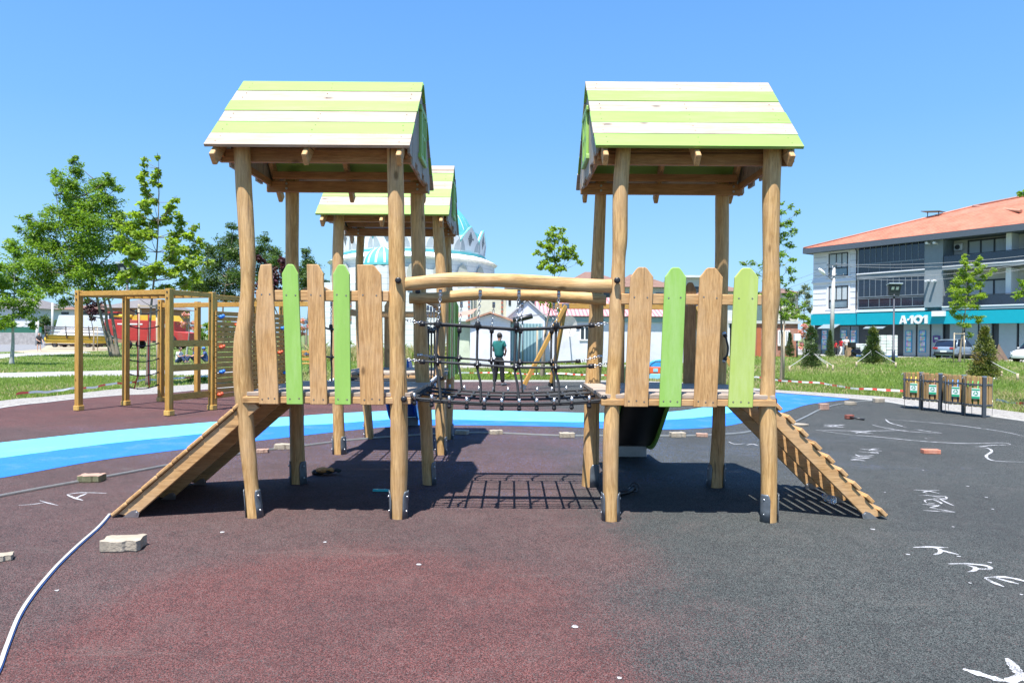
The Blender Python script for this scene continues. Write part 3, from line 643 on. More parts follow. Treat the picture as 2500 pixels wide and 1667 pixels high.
        mb.b2((fx-.016, yc-hw-.0, z0), (fx+.016, yc-hw+.05, z1)); mb.b2((fx-.016, yc+hw-.05, z0), (fx+.016, yc+hw, z1)); mb.b2((fx-.013, yc-.02, z0), (fx+.013, yc+.02, z1)); mb.b2((fx-.011, yc-hw+.05, 3.61), (fx+.011, yc+hw-.05, 3.65))
        mb.build('window_frame', M['green'], ga, bevel=.008)
def deck(root, x0, x1, y0, y1, ztop=1.135):
    nb = 10
    mb = MB()
    for i in range(nb):
        ya = y0+(y1-y0)*i/nb; mb.b2((x0+rnd.uniform(-.004, .004), ya+.003, ztop-.038), (x1+rnd.uniform(-.004, .004), y0+(y1-y0)*(i+1)/nb-.003, ztop+rnd.uniform(-.002, .001)))
    mb.build('deck', M['deckw_x'], root, bevel=.005)
    for nm, a, b in (('front', (x0, y0-.012, 1.035), (x1, y0+.04, ztop-.041)), ('back', (x0, y1-.045, 1.035), (x1, y1+.005, ztop-.041))):
        mb = MB(); mb.b2(a, b); mb.build('joist', M['plank_x'], root, bevel=.006)
    for xx in (x0+.03, x1-.03, (x0+x1)/2):
        mb = MB(); mb.b2((xx-.025, y0+.042, 1.035), (xx+.025, y1-.047, ztop-.041)); mb.build('joist', M['rust_y'], root, bevel=.006)
def picket(root, xt0, xt1, xb0, xb1, Y, z0, z1, col, ch=(1, 1), wav=0):
    """board with chamfered top. x in metres"""
    w_ = xt1-xt0; chz = .085; c1 = w_*.30
    left = [(xb0, z0), (xb0+(xt0-xb0)*.25-wav*.012, z0+(z1-z0)*.25), (xt0+(xb0-xt0)*.45-wav*.03, z0+(z1-z0)*.55), (xt0, z1-chz if ch[0] else z1)]
    right = [(xb1, z0), (xb1+(xt1-xb1)*.3+wav*.006, z0+(z1-z0)*.3), (xt1, z1-chz if ch[1] else z1)]
    if wav: left[3] = (xt0, z1-chz)
    top = []
    if ch[0]: top.append((xt0+c1*.9, z1-.012)); top.append((xt0+c1*1.2, z1))
    if ch[1]: top.append((xt1-c1*1.2, z1)); top.append((xt1-c1*.9, z1-.012))
    if wav: top = [(xt0+c1*.5, z1-.008)]+top
    poly = right+list(reversed(top))+list(reversed(left))
    mb = MB(); mb.prism(poly, (0, Y+.014, 0), (1, 0, 0), (0, 0, 1), .028)
    pk = mb.build('picket', M[col], root, bevel=.006)
    mb = MB()
    for zz in (2.0, 1.08):
        f = (zz-z0)/(z1-z0); xa = xb0+(xt0-xb0)*f; xc = xb1+(xt1-xb1)*f; wv = xc-xa
        for q in ((.22, .78) if wv < .17 or zz > 1.5 else (.18, .5, .82)):
            c_ = V((xa+wv*q, Y-.0145, zz+rnd.uniform(-.006, .006))); mb.cyl(c_+V((0, .006, 0)), c_-V((0, .001, 0)), .0075, n=10); mb.cyl(c_+V((0, .005, 0)), c_-V((0, .0022, 0)), .004, n=8, mi=1)
    mb.build('screw', [M['hole'], M['steel']], pk)
    return pk
# ---- left tower -------------------------------------------------
T1 = thing('play_tower', 'left play tower, green plank along its roof ridge, plank ramp on its left side', 'play tower', (-1.63, 6.85, 0), group='roofed timber play towers')
b2_ = lambda r: (2.9+.0, .25)
post(T1, disp([(345, 536, 573), (430, 541, 578), (500, 547, 583), (600, 553, 587), (650, 555, 585), (720, 550, 583), (780, 540, 578), (850, 537, 578), (900, 539, 580), (950, 544, 580), (1000, 549, 583), (1060, 555, 588), (1120, 562, 592), (1185, 569, 602)]), YF, 3.42, 0, (3.0, -.35), [(585, 972, 6.07)] if False else [])
post(T1, disp([(350, 889, 925), (500, 892, 928), (600, 893, 930), (650, 895, 933), (720, 893, 932), (800, 895, 931), (900, 895, 937), (950, 896, 937), (1050, 896, 937), (1120, 896, 935), (1190, 899, 931)]), YF, 3.42, 0, (3.3, -.35), [(972, 684.5, 6.055), (986, 974, 6.05)])
post(T1, disp([(440, 655, 686), (600, 657, 687), (800, 660, 691), (930, 664, 696), (1000, 666, 697), (1115, 669, 702)]), YB, 3.38, 0, (-.5, 3.4))
post(T1, disp([(445, 943, 973), (600, 945, 978), (700, 949, 980), (800, 950, 984), (900, 956, 990), (1000, 965, 994), (1113, 971, 1000)]), YB, 3.38, 0, (-.4,), [(1020, 712, 7.37)])
roof(T1, -2.70, -.90, 5.97, 6.85, 3.28, 4.155, 'gwgwgw', -.93, 1)
deck(T1, -2.40, -.90, 6.09, 7.62)
Q = lambda z, b=480: (b+z/3.734-1250)*6.05/1667
for (a, b, c_, d_, col, ch, wv) in [(565, 683, 573, 752, 'plank_z', (0, 0), 1), (777, 925, 826, 975, 'green', (1, 1), 0), (1002, 1155, 1042, 1195, 'plank_z', (0, 1), 0), (1242, 1393, 1265, 1410, 'green', (1, 1), 0), (1460, 1680, 1498, 1712, 'plank_z', (0, 1), 0)]:
    picket(T1, Q(a), Q(b), Q(c_), Q(d_), 6.05, 1.03, 2.27, col, ch, wv)
def rail(root, a, b, sz=(.045, .095), mat='plank_x'):
    mb = MB(); mb.beam(a, b, sz[0], sz[1]); return mb.build('rail', M[mat], root, bevel=.008)
rail(T1, (-2.28, 6.095, 1.995), (-1.10, 6.095, 1.995)); 
for (bx, by) in ((371, 0),):
    pass
# side black bolts on ramp side
def bolt(root, p, d=(-1, 0, 0)):
    p = V(p); d = V(d); mb = MB(); mb.tube([p-d*.02, p+d*.008, p+d*.018, p+d*.022], [.028, .028, .024, .012], 16); mb.build('bolt_cap', M['blackp'], root)
bolt(T1, (-2.43, 6.17, 1.08)); 
# ---- right tower ------------------------------------------------
T2 = thing('play_tower', 'right play tower, pale plank along its roof ridge, slatted ramp on its right side', 'play tower', (1.6, 6.85, 0), group='roofed timber play towers')
post(T2, disp([(345, 1415, 1448), (450, 1407, 1441), (550, 1407, 1440), (600, 1406, 1436), (700, 1400, 1435), (800, 1397, 1432), (900, 1391, 1425), (1000, 1384, 1422), (1100, 1384, 1420), (1190, 1385, 1420)]), YF, 3.42, 0, (3.3, -.3), [(1507, 684.5, 6.055), (1475, 971, 6.10)])
post(T2, disp([(355, 1755, 1794), (450, 1751, 1789), (600, 1753, 1788), (680, 1751, 1790), (750, 1751, 1784), (850, 1750, 1781), (900, 1747, 1782), (950, 1745, 1783), (1000, 1745, 1785), (1100, 1748, 1785), (1195, 1746, 1782)]), YF, 3.42, 0, (3.9, -.1), [])
post(T2, disp([(440, 1367, 1393), (600, 1359, 1387), (700, 1355, 1386), (800, 1350, 1385), (900, 1343, 1378), (1000, 1340, 1376), (1113, 1335, 1374)]), YB, 3.38, 0, (-1.1,), [(1459, 707, 7.40)])
post(T2, disp([(445, 1643, 1674), (600, 1642, 1672), (900, 1639, 1667), (1000, 1635, 1665), (1118, 1624, 1660)]), YB, 3.38, 0, (3.3, -.2))
roof(T2, .715, 2.535, 5.97, 6.85, 3.295, 4.175, 'wgwgwg', .75, 0)
deck(T2, .80, 2.36, 6.09, 7.62)
Q2 = lambda z: Q(z, 1400)
for (a, b, c_, d_, col) in [(515, 722, 467, 683, 'plank_z'), (828, 1022, 785, 983, 'green'), (1145, 1355, 1100, 1310, 'plank_z'), (1462, 1680, 1415, 1637, 'yellowgreen')]:
    picket(T2, Q2(a), Q2(b), Q2(c_), Q2(d_), 6.05, 1.03, 2.265, col)
rail(T2, (.97, 6.095, 1.985), (2.22, 6.095, 1.985)); bolt(T2, (2.375, 6.17, 1.08), (1, 0, 0))
# back guards of the right tower: two narrow boards beside the slide opening
for (xa, xb, col) in ((1.215, 1.255, 'rust_z'), (1.915, 2.05, 'rust_z')):
    picket(T2, xa, xb, xa, xb, 7.62, 1.10, 2.26, col)
# hanging grip rope at the back right post
gr = MB(); gpts = smooth([tuple(at(1400+x/3.734, 600+y/3.734, 7.42)) for x, y in [(1375, 800), (1388, 830), (1400, 880), (1410, 930), (1403, 990), (1388, 1020), (1375, 1050)]], 5)
gr.tube(gpts, .011, 8); grp = gr.build('grip_rope', M['rope'], T2)
mb = MB()
for i_ in (3, -4): mb.tube([gpts[i_-2], gpts[i_+2]], .022, 10)
mb.build('sleeve', M['blackp'], grp)
mb = MB()
for p in (gpts[0], gpts[-1]): mb.sph(V(p), .022, 10, 6)
mb.build('fitting', M['steel'], grp)
# ---- back tower -------------------------------------------------
T3 = thing('play_tower', 'rear wooden play tower with striped green and white roof seen behind the left one', 'play tower', (-1.7, 10.15, 0), group='roofed timber play towers')
Y3, Y3b = 9.45, 10.85
post(T3, disp([(500, 766, 791), (600, 764, 788), (760, 764, 788), (900, 763, 788), (1040, 766, 794)]), Y3, 3.42, 0, (3.4, -.5))
post(T3, [(527, 1055, 1080), (600, 1058, 1087), (640, 1062, 1090), (760, 1066, 1092), (900, 1060, 1085), (1000, 1062, 1088), (1107, 1066, 1089)], Y3, 3.42, 0, (3.3, -.3), [(1078, 923, 9.37)])
post(T3, [(575, 871, 890), (680, 868, 887), (900, 872, 891), (960, 882, 903), (1060, 893, 913)], Y3b, 3.38, 0, (3.3,))
post(T3, [(570, 1082, 1100), (680, 1084, 1104), (850, 1090, 1112), (960, 1088, 1108), (1068, 1086, 1104)], Y3b, 3.38, 0, (-.3,))
roof(T3, -2.655, -.865, 9.21, 10.10, 3.255, 4.13, 'wgwgwg', -.9, 1)
deck(T3, -2.40, -.90, 9.40, 10.92)
for i, (a, b, col) in enumerate([(-2.35, -2.2, 'green'), (-2.05, -1.9, 'plank_z'), (-.98, -.86, 'green'), (-1.2, -1.08, 'plank_z')]):
    picket(T3, a, b, a, b, 10.96, 1.03, 2.2, col)
rail(T3, (-2.3, 10.92, 1.98), (-.95, 10.92, 1.98), mat='plank_x')
rail(T3, (-2.38, 9.5, 1.98), (-2.38, 10.85, 1.98), mat='plank_y')
# right side panel of the rear tower: tall boards seen edge on
for yy, col in ((9.75, 'green'), (10.05, 'plank_z'), (10.4, 'green')):
    mb = MB(); mb.b2((-.90, yy-.09, 1.03), (-.875, yy+.09, 2.2)); mb.build('picket', M[col], T3, bevel=.006)
# ---- ramps ------------------------------------------------------
def ramp_(name, label, xf, xt, zt, y0, y1, slats, side):
    """xf foot x, xt top x"""
    rt = thing(name, label, 'climbing ramp', (xf, (y0+y1)/2, 0))
    a = V((xf, 0, .02)); e = V((xt, 0, zt)); d = (e-a).normalized(); n = V((-d.z, 0, d.x)) if d.x > 0 else V((d.z, 0, -d.x)); L = (e-a).length
    if n.z < 0: n = -n
    ys = [y0+.03, (y0+y1)/2, y1-.03]
    for y in ys:
        # stringer: plank on edge, bottom cut level with the ground
        h = .115; p0 = a-n*.03; p1 = e-n*.03
        # intersection of lower edge with z=.005
        low0 = p0-n*h; t = (0.005-low0.z)/d.z; low0 = low0+d*t
        top0 = p0+d*((.03-p0.z)/d.z)
        poly = [top0, low0, e-n*(.03+h), p1]
        mb = MB(); vs = [V((p.x, y-.022, p.z)) for p in poly]+[V((p.x, y+.022, p.z)) for p in poly]
        mb.add(vs, [(0, 1, 2, 3), (7, 6, 5, 4), (0, 4, 5, 1), (1, 5, 6, 2), (2, 6, 7, 3), (3, 7, 4, 0)])
        st = mb.build('stringer', M['plank_x'], rt, bevel=.005)
        mb = MB(); c_ = V(((low0.x+top0.x)/2+d.x*.02, y-.026, .0)); sgn = 1 if d.x > 0 else -1
        mb.prism([(0, 0), (.14*sgn, 0), (.15*sgn, .04), (.12*sgn, .07), (.08*sgn, .06)] if sgn > 0 else [(0, 0), (.08*sgn, .06), (.12*sgn, .07), (.15*sgn, .04), (.14*sgn, 0)], (low0.x-sgn*.10, y-.0235, .002), (1, 0, 0), (0, 0, 1), .004); mb.cyl(V((low0.x+sgn*.02, y-.026, .04)), V((low0.x+sgn*.02, y-.034, .04)), .014, n=10)
        mb.build('foot_plate', M['steel'], st)
    if slats == 'planks':
        k = 9; s = .0; step = L/k
        for i in range(k):
            mb = MB(); p = a+d*(step*(i+.5)); rot = Matrix((d, V((0, 1, 0)), d.cross(V((0, 1, 0))))).transposed()
            mb.box(V((p.x, (y0+y1)/2, p.z))+n*(-.008), (step-.006, y1-y0+.03, .034), rot @ Matrix.Rotation(R(1.2), 3, 'Y')); mb.build('plank', M['plank_y'], rt, bevel=.01)
    else:
        k = 9; step = L/k
        for i in range(k):
            p = a+d*(step*(i+.42)); tilt = .0*(1 if d.x > 0 else -1); rot = Matrix((d, V((0, 1, 0)), d.cross(V((0, 1, 0))))).transposed() @ Matrix.Rotation(-tilt, 3, 'Y')
            mb = MB(); mb.box(V((p.x, (y0+y1)/2, p.z))+n*-.006, (step*.56, y1-y0+.03, .036), rot); mb.build('rung', M['plank_y'], rt, bevel=.007)
    return rt
ramp_('climbing_ramp', 'solid plank climbing ramp leaning on the left side of the left tower', -3.58, -2.36, 1.10, 6.10, 7.50, 'planks', -1)
R2 = ramp_('climbing_ramp', 'slatted ladder ramp with gaps leaning on the right side of the right tower', 3.45, 2.36, 1.10, 6.22, 7.50, 'rungs', 1)
# ---- bridges ----------------------------------------------------
def catpath(p0, p1, sag, n=14): 
    p0 = V(p0); p1 = V(p1); return [p0.lerp(p1, i/n)+V((0, 0, -sag*4*(i/n)*(1-i/n))) for i in range(n+1)]
def bridge(label, T, L=1.9, W=1.22, bow=0):
    """local frame: x along bridge 0..L, y across 0..W mapped through T (Matrix 4x4)"""
    rt = thing('rope_bridge', label, 'rope bridge', T @ V((L/2, W/2, 0)), group='black rope bridges between towers')
    tx = lambda p: T @ V(p)
    zf0, sag = 1.09, .052
    # timber top beams (crooked, flattened)
    for yi, zb, shp in ((0, [(-.03, 2.11), (.1, 2.12), (.45, 2.155), (.75, 2.15), (1.1, 2.14), (1.5, 2.115), (1.84, 2.105)], 0), (W, [(-.16, 2.05), (.2, 2.06), (.6, 2.10), (1.0, 2.09), (1.4, 2.08), (1.8, 2.06), (1.96, 2.04)], 1)):
        pth = smooth([(x, yi+.01*math.sin(x*6), z) for x, z in zb], 5); n = 14; mb = MB(); vs = []
        for i, p in enumerate(pth):
            for j in range(n):
                a = 2*math.pi*j/n; sq = 1.0/max(abs(math.cos(a)), abs(math.sin(a)))**.55 if shp == 0 else 1
                r = .061*sq*(1+.05*math.sin(i*.5+2*a)+.03*math.sin(i*.23*3+5*a))
                vs.append(tx((p[0], p[1]+math.cos(a)*r*.9, p[2]+math.sin(a)*r*1.02)))
        k = len(pth); mb.add(vs, [(i*n+j, i*n+(j+1) % n, (i+1)*n+(j+1) % n, (i+1)*n+j) for i in range(k-1) for j in range(n)], 0, True)
        mb.add(vs[:n], [tuple(range(n-1, -1, -1))]); mb.add(vs[-n:], [tuple(range(n))]); mb.build('top_beam', M['wood_x'] if abs((T @ V((1, 0, 0))-T @ V((0, 0, 0))).x) > .5 else M['wood_y'], rt)
    # side nets
    for si, yi in enumerate((0.0, W)):
        xs = [.30, .66, 1.01, 1.37] if si == 0 else [.40, .75, 1.06, 1.40]
        zt = 2.07 if si == 0 else 2.02
        zA = lambda x: 1.735-.0+.02*math.sin(x*4+.5)-.028*math.cos((x-.95)*3)*0; zB = lambda x: 1.395+.018*math.sin(x*3.5+.8)-.012*x
        net = MB(); chn = Multi(); con = Multi(); fit = Multi()
        for q, x in enumerate(xs):
            wob = .018*(1 if q % 2 else -1)
            zfl = zf0-sag*4*(x/L)*(1-x/L)
            cz = zt-.30 if si == 0 else zt-.29
            fit.cyl(tx((x, yi, zt-.005)), tx((x, yi, zt-.05)), .0155, n=10); fit.sph(tx((x, yi, zt-.055)), .017, 8, 6)
            chn.chain(tx((x, yi, zt-.06)), tx((x-.02, yi, cz)), .036)
            con.tube([tx((x-.02, yi, cz+.012)), tx((x-.02, yi, cz)), tx((x-.02, yi, cz-.045)), tx((x-.02, yi, cz-.055))], [.012, .024, .024, .014], 10)
            net.tube([tx(p) for p in smooth([(x-.02, yi, cz-.05), (x-.022, yi+.01, zA(x)), (x-.03+wob*.3, yi+.01, zB(x)), (x+wob*.4, yi+.01, (zB(x)+zfl)/2), (x+.01, yi, zfl)], 4)], .0115, 8)
            for z in (zA(x), zB(x)):
                kn = con.sph(tx((x-.022, yi+.01, z)), .023, 10, 7); kn.tube([tx((x-.055, yi+.01, z)), tx((x+.012, yi+.01, z))], .0165, 8); kn.tube([tx((x-.022, yi+.01, z-.034)), tx((x-.022, yi+.01, z+.034))], .0165, 8)
                fit.sph(tx((x-.022, yi-.012, z)), .0075, 8, 5)
        for kz, zf_ in ((0, zA), (1, zB)):
            a0 = (.14, yi+.01, zf_(.14)+.003); a1 = (1.67, yi+.01, zf_(1.67))
            net.tube([tx(p) for p in smooth([a0]+[(x-.022, yi+.01, zf_(x)) for x in xs]+[a1], 4)], .0115, 8)
            za = 1.79 if kz == 0 else 1.435
            chn.chain(tx((-.02, yi, za)), tx((.13, yi+.01, zf_(.14)+.004)), .034); chn.chain(tx((1.88, yi, za-.005)), tx((1.69, yi+.01, zf_(1.67))), .034)
            for (xa, xb) in ((.115, .165), (1.645, 1.695)): con.tube([tx((xa, yi+.01, zf_(xa))), tx((xb, yi+.01, zf_(xb)))], .022, 10)
            for xx in (-.045, 1.90): fit.tube([tx((xx-.03, yi, za)), tx((xx, yi, za)), tx((xx+.03, yi, za))], [.012, .019, .012], 10)
        nt_ = net.build('side_net', M['rope'], rt); chn.build('chain', M['steel'], nt_); con.build('rope_knot', M['blackp'], nt_); fit.build('steel_fitting', M['steel'], nt_)
    # floor net
    fl = MB(); con = Multi(); tub = Multi()
    zfl = lambda x: zf0-sag*4*(x/L)*(1-x/L)
    ysr = [0, .07, .42, .80, 1.13, W]
    for yy in ysr:
        fl.tube([tx((x, yy, zfl(x)-(.022 if yy in (.07, 1.13) else 0))) for x in np.linspace(-.02, L+.0, 22)], .0115, 8)
    for i, x in enumerate(np.linspace(.07, L-.09, 12)):
        z = zfl(x)-.012; fl.tube([tx((x, yy, z)) for yy in (0, W)], .0115, 8)
        for yy in ysr[1:-1]: fl.sph(tx((x, yy, z+.004)), .017, 8, 6)
        for yy in (0, W):
            kn = con.tube([tx((x, yy, z+.0)), tx((x, yy, z-.035))], [.016, .018], 8); kn.sph(tx((x, yy, z-.035)), .021, 8, 6)
        if i % 1 == 0:
            sg = -1
            tub.tube([tx((x, -.01, z+.0)), tx((x, -.012, z+.058))], .0135, 10); tub.tube([tx((x+.05, W+.01, z+.0)), tx((x+.05, W+.012, z+.065))], .0125, 10)
    # dense rope ends wrapped at both decks
    for x0_, x1_ in ((-.03, .10), (L-.12, L+.02)):
        for j in range(11):
            yy = .05+(W-.1)*j/10; fl.tube([tx((x0_, yy, zf0+.02)), tx((x0_*.5+x1_*.5, yy+.02*math.sin(j*2), zf0+.005)), tx((x1_, yy, zfl(x1_)+.01))], .0105, 6)
    f = fl.build('floor_net', M['rope'], rt); con.build('rope_knot', M['blackp'], f); tub.build('steel_tube', M['steel'], f)
    return rt
TA = Matrix.Translation((-.98+.03, 6.17, 0))
bridge('rope net bridge in front spanning the gap between the left and right towers', TA)
TB = Matrix(((0, 1, 0, -2.28), (1, 0, 0, 7.60), (0, 0, 1, 0), (0, 0, 0, 1)))
bridge('rope net bridge running back from the left tower to the rear tower', TB, 1.9, 1.25)
# ---- slides -----------------------------------------------------
def slide(label, x0, x1, ytop, ybot, ztop, mats, axis='y'):
    rt = thing('slide', label, 'slide', ((x0+x1)/2, ytop, 0))
    T = (lambda p: V(p)) if axis == 'y' else (lambda p: V((p[1], p[0], p[2])))
    prof = [(ytop, ztop), (ytop+.25, ztop-.02), (ytop+.5, ztop-.22), (ytop+(ybot-ytop)*.62, .42), (ybot-.35, .24), (ybot-.12, .20), (ybot, .19)]
    prof = smooth(prof, 5); k = len(prof)
    for nm, xa, xb, mat, th, lift in (('slide_bed', x0, x1, mats[0], .03, 0),):
        vs = [T((x, y, z-dz)) for (y, z) in prof for x in (xa, xb) for dz in (0, th)]
        fs = []
        for i in range(k-1):
            a = i*4; b = a+4; fs += [(a, a+2, b+2, b), (a+1, b+1, b+3, a+3), (a, b, b+1, a+1), (a+2, a+3, b+3, b+2)]
        mb = MB(); mb.add(vs, fs, 0, True); mb.build(nm, mat, rt)
    for xx in (x0-.022, x1+.022):
        mb = MB(); vs = [T((x, y, z+dz)) for (y, z) in prof for x in (xx-.02, xx+.02) for dz in (.17, -.08)]; fs = []
        for i in range(k-1):
            a = i*4; b = a+4; fs += [(a, a+2, b+2, b), (a+1, b+1, b+3, a+3), (a, b, b+1, a+1), (a+2, a+3, b+3, b+2)]
        fs += [(0, 1, 3, 2), (4*k-4, 4*k-2, 4*k-1, 4*k-3)]
        mb.add(vs, fs); mb.build('side_wall', mats[1], rt, bevel=.01)
    mb = MB(); a_ = T((x0, ybot-.10, 0)); b_ = T((x1, ybot-.02, .19-.03)); mb.b2((min(a_.x, b_.x), min(a_.y, b_.y), 0), (max(a_.x, b_.x), max(a_.y, b_.y), .155)); mb.build('exit_foot', mats[2], rt, bevel=.008)
    return rt
M['slideblack'] = P('black_underside', (.016, .018, .018), .6, .2, 5)
M['greenpl'] = P('green_hdpe', (.20, .45, .06), .4, .08, 4); M['bluepl'] = P('blue_hdpe', (.03, .14, .50), .35, .08, 4)
slide('steel slide with green sides and black underside descending behind the right tower', 1.32, 1.86, 7.66, 9.45, 1.13, (M['slideblack'], M['greenpl'], M['steel']))
slide('blue slide leaving the far side of the rear tower', -2.14, -1.70, 10.98, 12.5, 1.10, (M['bluepl'], M['bluepl'], M['galv']))
# ================================================================== MONKEY BAR FRAME (left)
fo = V((-9.2, 14.5, 0)); fu = V((.945, -.327, 0)); fv = V((.327, .945, 0))
fp = lambda u, v, z=0: fo+fu*u+fv*v+V((0, 0, z))
frot = Matrix.Rotation(math.atan2(fu.y, fu.x), 3, 'Z')
CF = thing('jungle_gym', 'square post timber climbing frame with monkey bars and red and black climbing net', 'climbing frame', fo)
HT = 2.53
def sqpost(root, u, v, h=HT, mat='yel_z'):
    mb = MB(); mb.box(fp(u, v, h/2+.02), (.115, .115, h), frot); o = mb.build('post', M[mat], root, bevel=.008)
    mb = MB()
    for a, b in ((.066, 0), (-.066, 0), (0, .066), (0, -.066)): mb.box(fp(u, v, .06)+fu*a+fv*b, (.022 if a else .13, .022 if b else .13, .10), frot)
    mb.build('foot_shoe', M['yelmetal'], o, bevel=.006); mb = MB()
    for z in (h-.05, h-.17, .1): mb.cyl(fp(u, v, z)-fv*.055, fp(u, v, z)-fv*.068, .018, n=10)
    mb.build('bolt_cap', M['blackp'], o); return o
M['yelmetal'] = P('yellow_plastic_shoe', (.60, .38, .10), .5, .1)
for u, v in ((0, 0), (2.46, 0), (0, 1.16), (2.46, 1.16), (0, 2.15), (2.46, 2.3), (.1, 3.2), (2.46, 3.5)): sqpost(CF, u, v, HT if v < 2 else HT-.08)
def fbeam(root, a, b, w_=.045, h_=.095, mat='yel_x', nm='beam'):
    mb = MB(); mb.beam(a, b, w_, h_); return mb.build(nm, M[mat], root, bevel=.006)
for v in (0, 1.16): fbeam(CF, fp(.06, v, HT-.05), fp(2.40, v, HT-.05), .07, .10)
for u in (0, 2.46): fbeam(CF, fp(u, .06, HT-.05), fp(u, 1.10, HT-.05), .06, .10, 'yel_y')
for i in range(9):
    u = .28+i*.235; mb = MB(); mb.cyl(fp(u, .03, HT-.045), fp(u, 1.13, HT-.045), .019, n=10); mb.build('monkey_bar', M['yel_y'], CF)
fbeam(CF, fp(.06, 2.15, HT-.20), fp(4.4, 2.2, HT-.20), .06, .11); fbeam(CF, fp(.1, 3.2, HT-.14), fp(2.40, 3.45, HT-.14), .05, .09)
for z in (.36, .95, 1.45): fbeam(CF, fp(2.46, .06, z), fp(2.46, 1.10, z), .03, .135, 'yel_y', 'board')
for z in (.52, .30, 1.3, 1.72): 
    mb = MB(); mb.cyl(fp(2.46, 1.22, z), fp(2.46, 2.24, z), .02, n=10); mb.build('rung', M['yel_y'], CF)
for z in (.3, .6, .9): fbeam(CF, fp(2.46, 2.4, z), fp(2.46, 3.4, z), .03, .12, 'yel_y', 'board')
# climbing net between the posts in v = 1.16 .. 2.15
net = MB(); knot = MB(); red = MB(); fitm = MB()
for z in (2.22, 1.83, 1.42, 1.05, .72, .42):
    pth = [fp(0, 1.22+(2.09-1.22)*t, z-.07*4*t*(1-t)*(1 if z < 2.1 else 1.6)) for t in np.linspace(0, 1, 10)]; net.tube(pth, .012, 7)
    for i in (0, -1):
        knot.tube([pth[i], pth[1 if i == 0 else -2]], .018, 7); fitm.cyl(fp(0, 1.22 if i == 0 else 2.09, z), fp(0, 1.19 if i == 0 else 2.12, z), .014, n=8)
for t in (.3, .64):
    v = 1.22+.87*t; zz = [2.12, 1.77, 1.36, 1.0, .67, .36]; red.tube([fp(.0, v+(.0 if q < 5 else (-.1 if t < .5 else .03)), z) for q, z in enumerate(zz)], .012, 7)
    for z in zz: knot.sph(fp(0, v, z), .02, 8, 6)
o = net.build('climbing_net', M['rope'], CF); knot.build('rope_knot', M['blackp'], o); red.build('red_rope', M['redrope'], o); fitm.build('fitting', M['steel'], o)
# climbing wall
CW = thing('climbing_wall', 'slatted timber climbing wall with red, blue and yellow grips', 'climbing wall', fp(2.46, 1.3, 0))
wa, wb_ = fp(2.55, 1.16), fp(2.55, 3.85)
wd_ = (wb_-wa).normalized(); wn = V((wd_.y, -wd_.x, 0))
for i in range(17):
    z = .30+i*.112; mb = MB(); mb.beam(wa+V((0, 0, z)), wb_+V((0, 0, z)), .028, .094); mb.build('slat', wood('dark_slat', 'y', (.38, .185, .045), (.56, .30, .08), (.42, .24, .09), .3) if i == 0 else bpy.data.materials['dark_slat'], CW, bevel=.004)
for t in (.02, .5, 1.0): 
    mb = MB(); p = wa.lerp(wb_, t)-wn*.07; mb.box(p+V((0, 0, 1.22)), (.08, .08, 2.44), frot); mb.build('post', M['yel_z'], CW, bevel=.008)
mb = MB(); mb.beam(wa-wn*.07+V((0, 0, 2.45)), wb_-wn*.07+V((0, 0, 2.45)), .06, .10); mb.build('beam', M['yel_y'], CW, bevel=.006)
gc = {'r': P('red_grip', (.62, .09, .03), .5), 'b': P('blue_grip', (.02, .16, .55), .5), 'y': P('yellow_grip', (.65, .48, .03), .5), 'g': P('teal_grip', (.03, .4, .35), .5)}
for (s_, z, c_) in [(.12, 2.02, 'b'), (.14, 1.36, 'r'), (.14, .82, 'b'), (.09, .33, 'r'), (.62, 1.85, 'r'), (1.35, 1.9, 'r'), (1.35, 1.45, 'r'), (1.38, 1.05, 'y'), (1.4, .55, 'b'), (.75, 1.2, 'g'), (.6, .7, 'y'), (2.1, 1.2, 'r'), (2.3, .7, 'b'), (2.2, 1.8, 'b')]:
    p = wa+wd_*s_*1.0+wn*.02+V((0, 0, z)); mb = MB(); mb.sph(p+wn*.02, .07, 9, 6, (.9, .9, .6)); mb.sph(p+wn*.05+V((.02, 0, .02)), .04, 8, 5); mb.build('climbing_grip', gc[c_], CW)
# ================================================================== SWING FRAME
SW = thing('swing_set', 'pine A shaped swing frame with long yellow top beam behind the right tower', 'swing frame', (1.3, 21.6, 0))
for (ax_, sgn) in ((1.68, -1), (5.83, 1)):
    top = V((ax_, 21.6, 2.62))
    for q, ft in enumerate(((V((.32 if sgn < 0 else 7.2, 21.0, .02))), V((1.27 if sgn < 0 else 6.25, 22.2, .02)))):
        mb = MB(); mb.beam(ft, top+V((0, -.05+.1*q, 0)), .10, .12); lg = mb.build('leg', M['yel_z'], SW, bevel=.008)
        mb = MB(); mb.beam(ft, ft.lerp(top, .05), .13, .14); mb.build('foot_shoe', M['blackp' if q else 'galv'], lg, bevel=.006)
    mb = MB(); mb.box(top+V((0, 0, -.02)), (.22, .17, .17)); mb.build('bracket', M['galv'], SW, bevel=.006)
mb = MB(); mb.beam((1.25, 21.6, 2.60), (6.0, 21.6, 2.60), .12, .17); mb.build('top_beam', M['yel_x'], SW, bevel=.01)
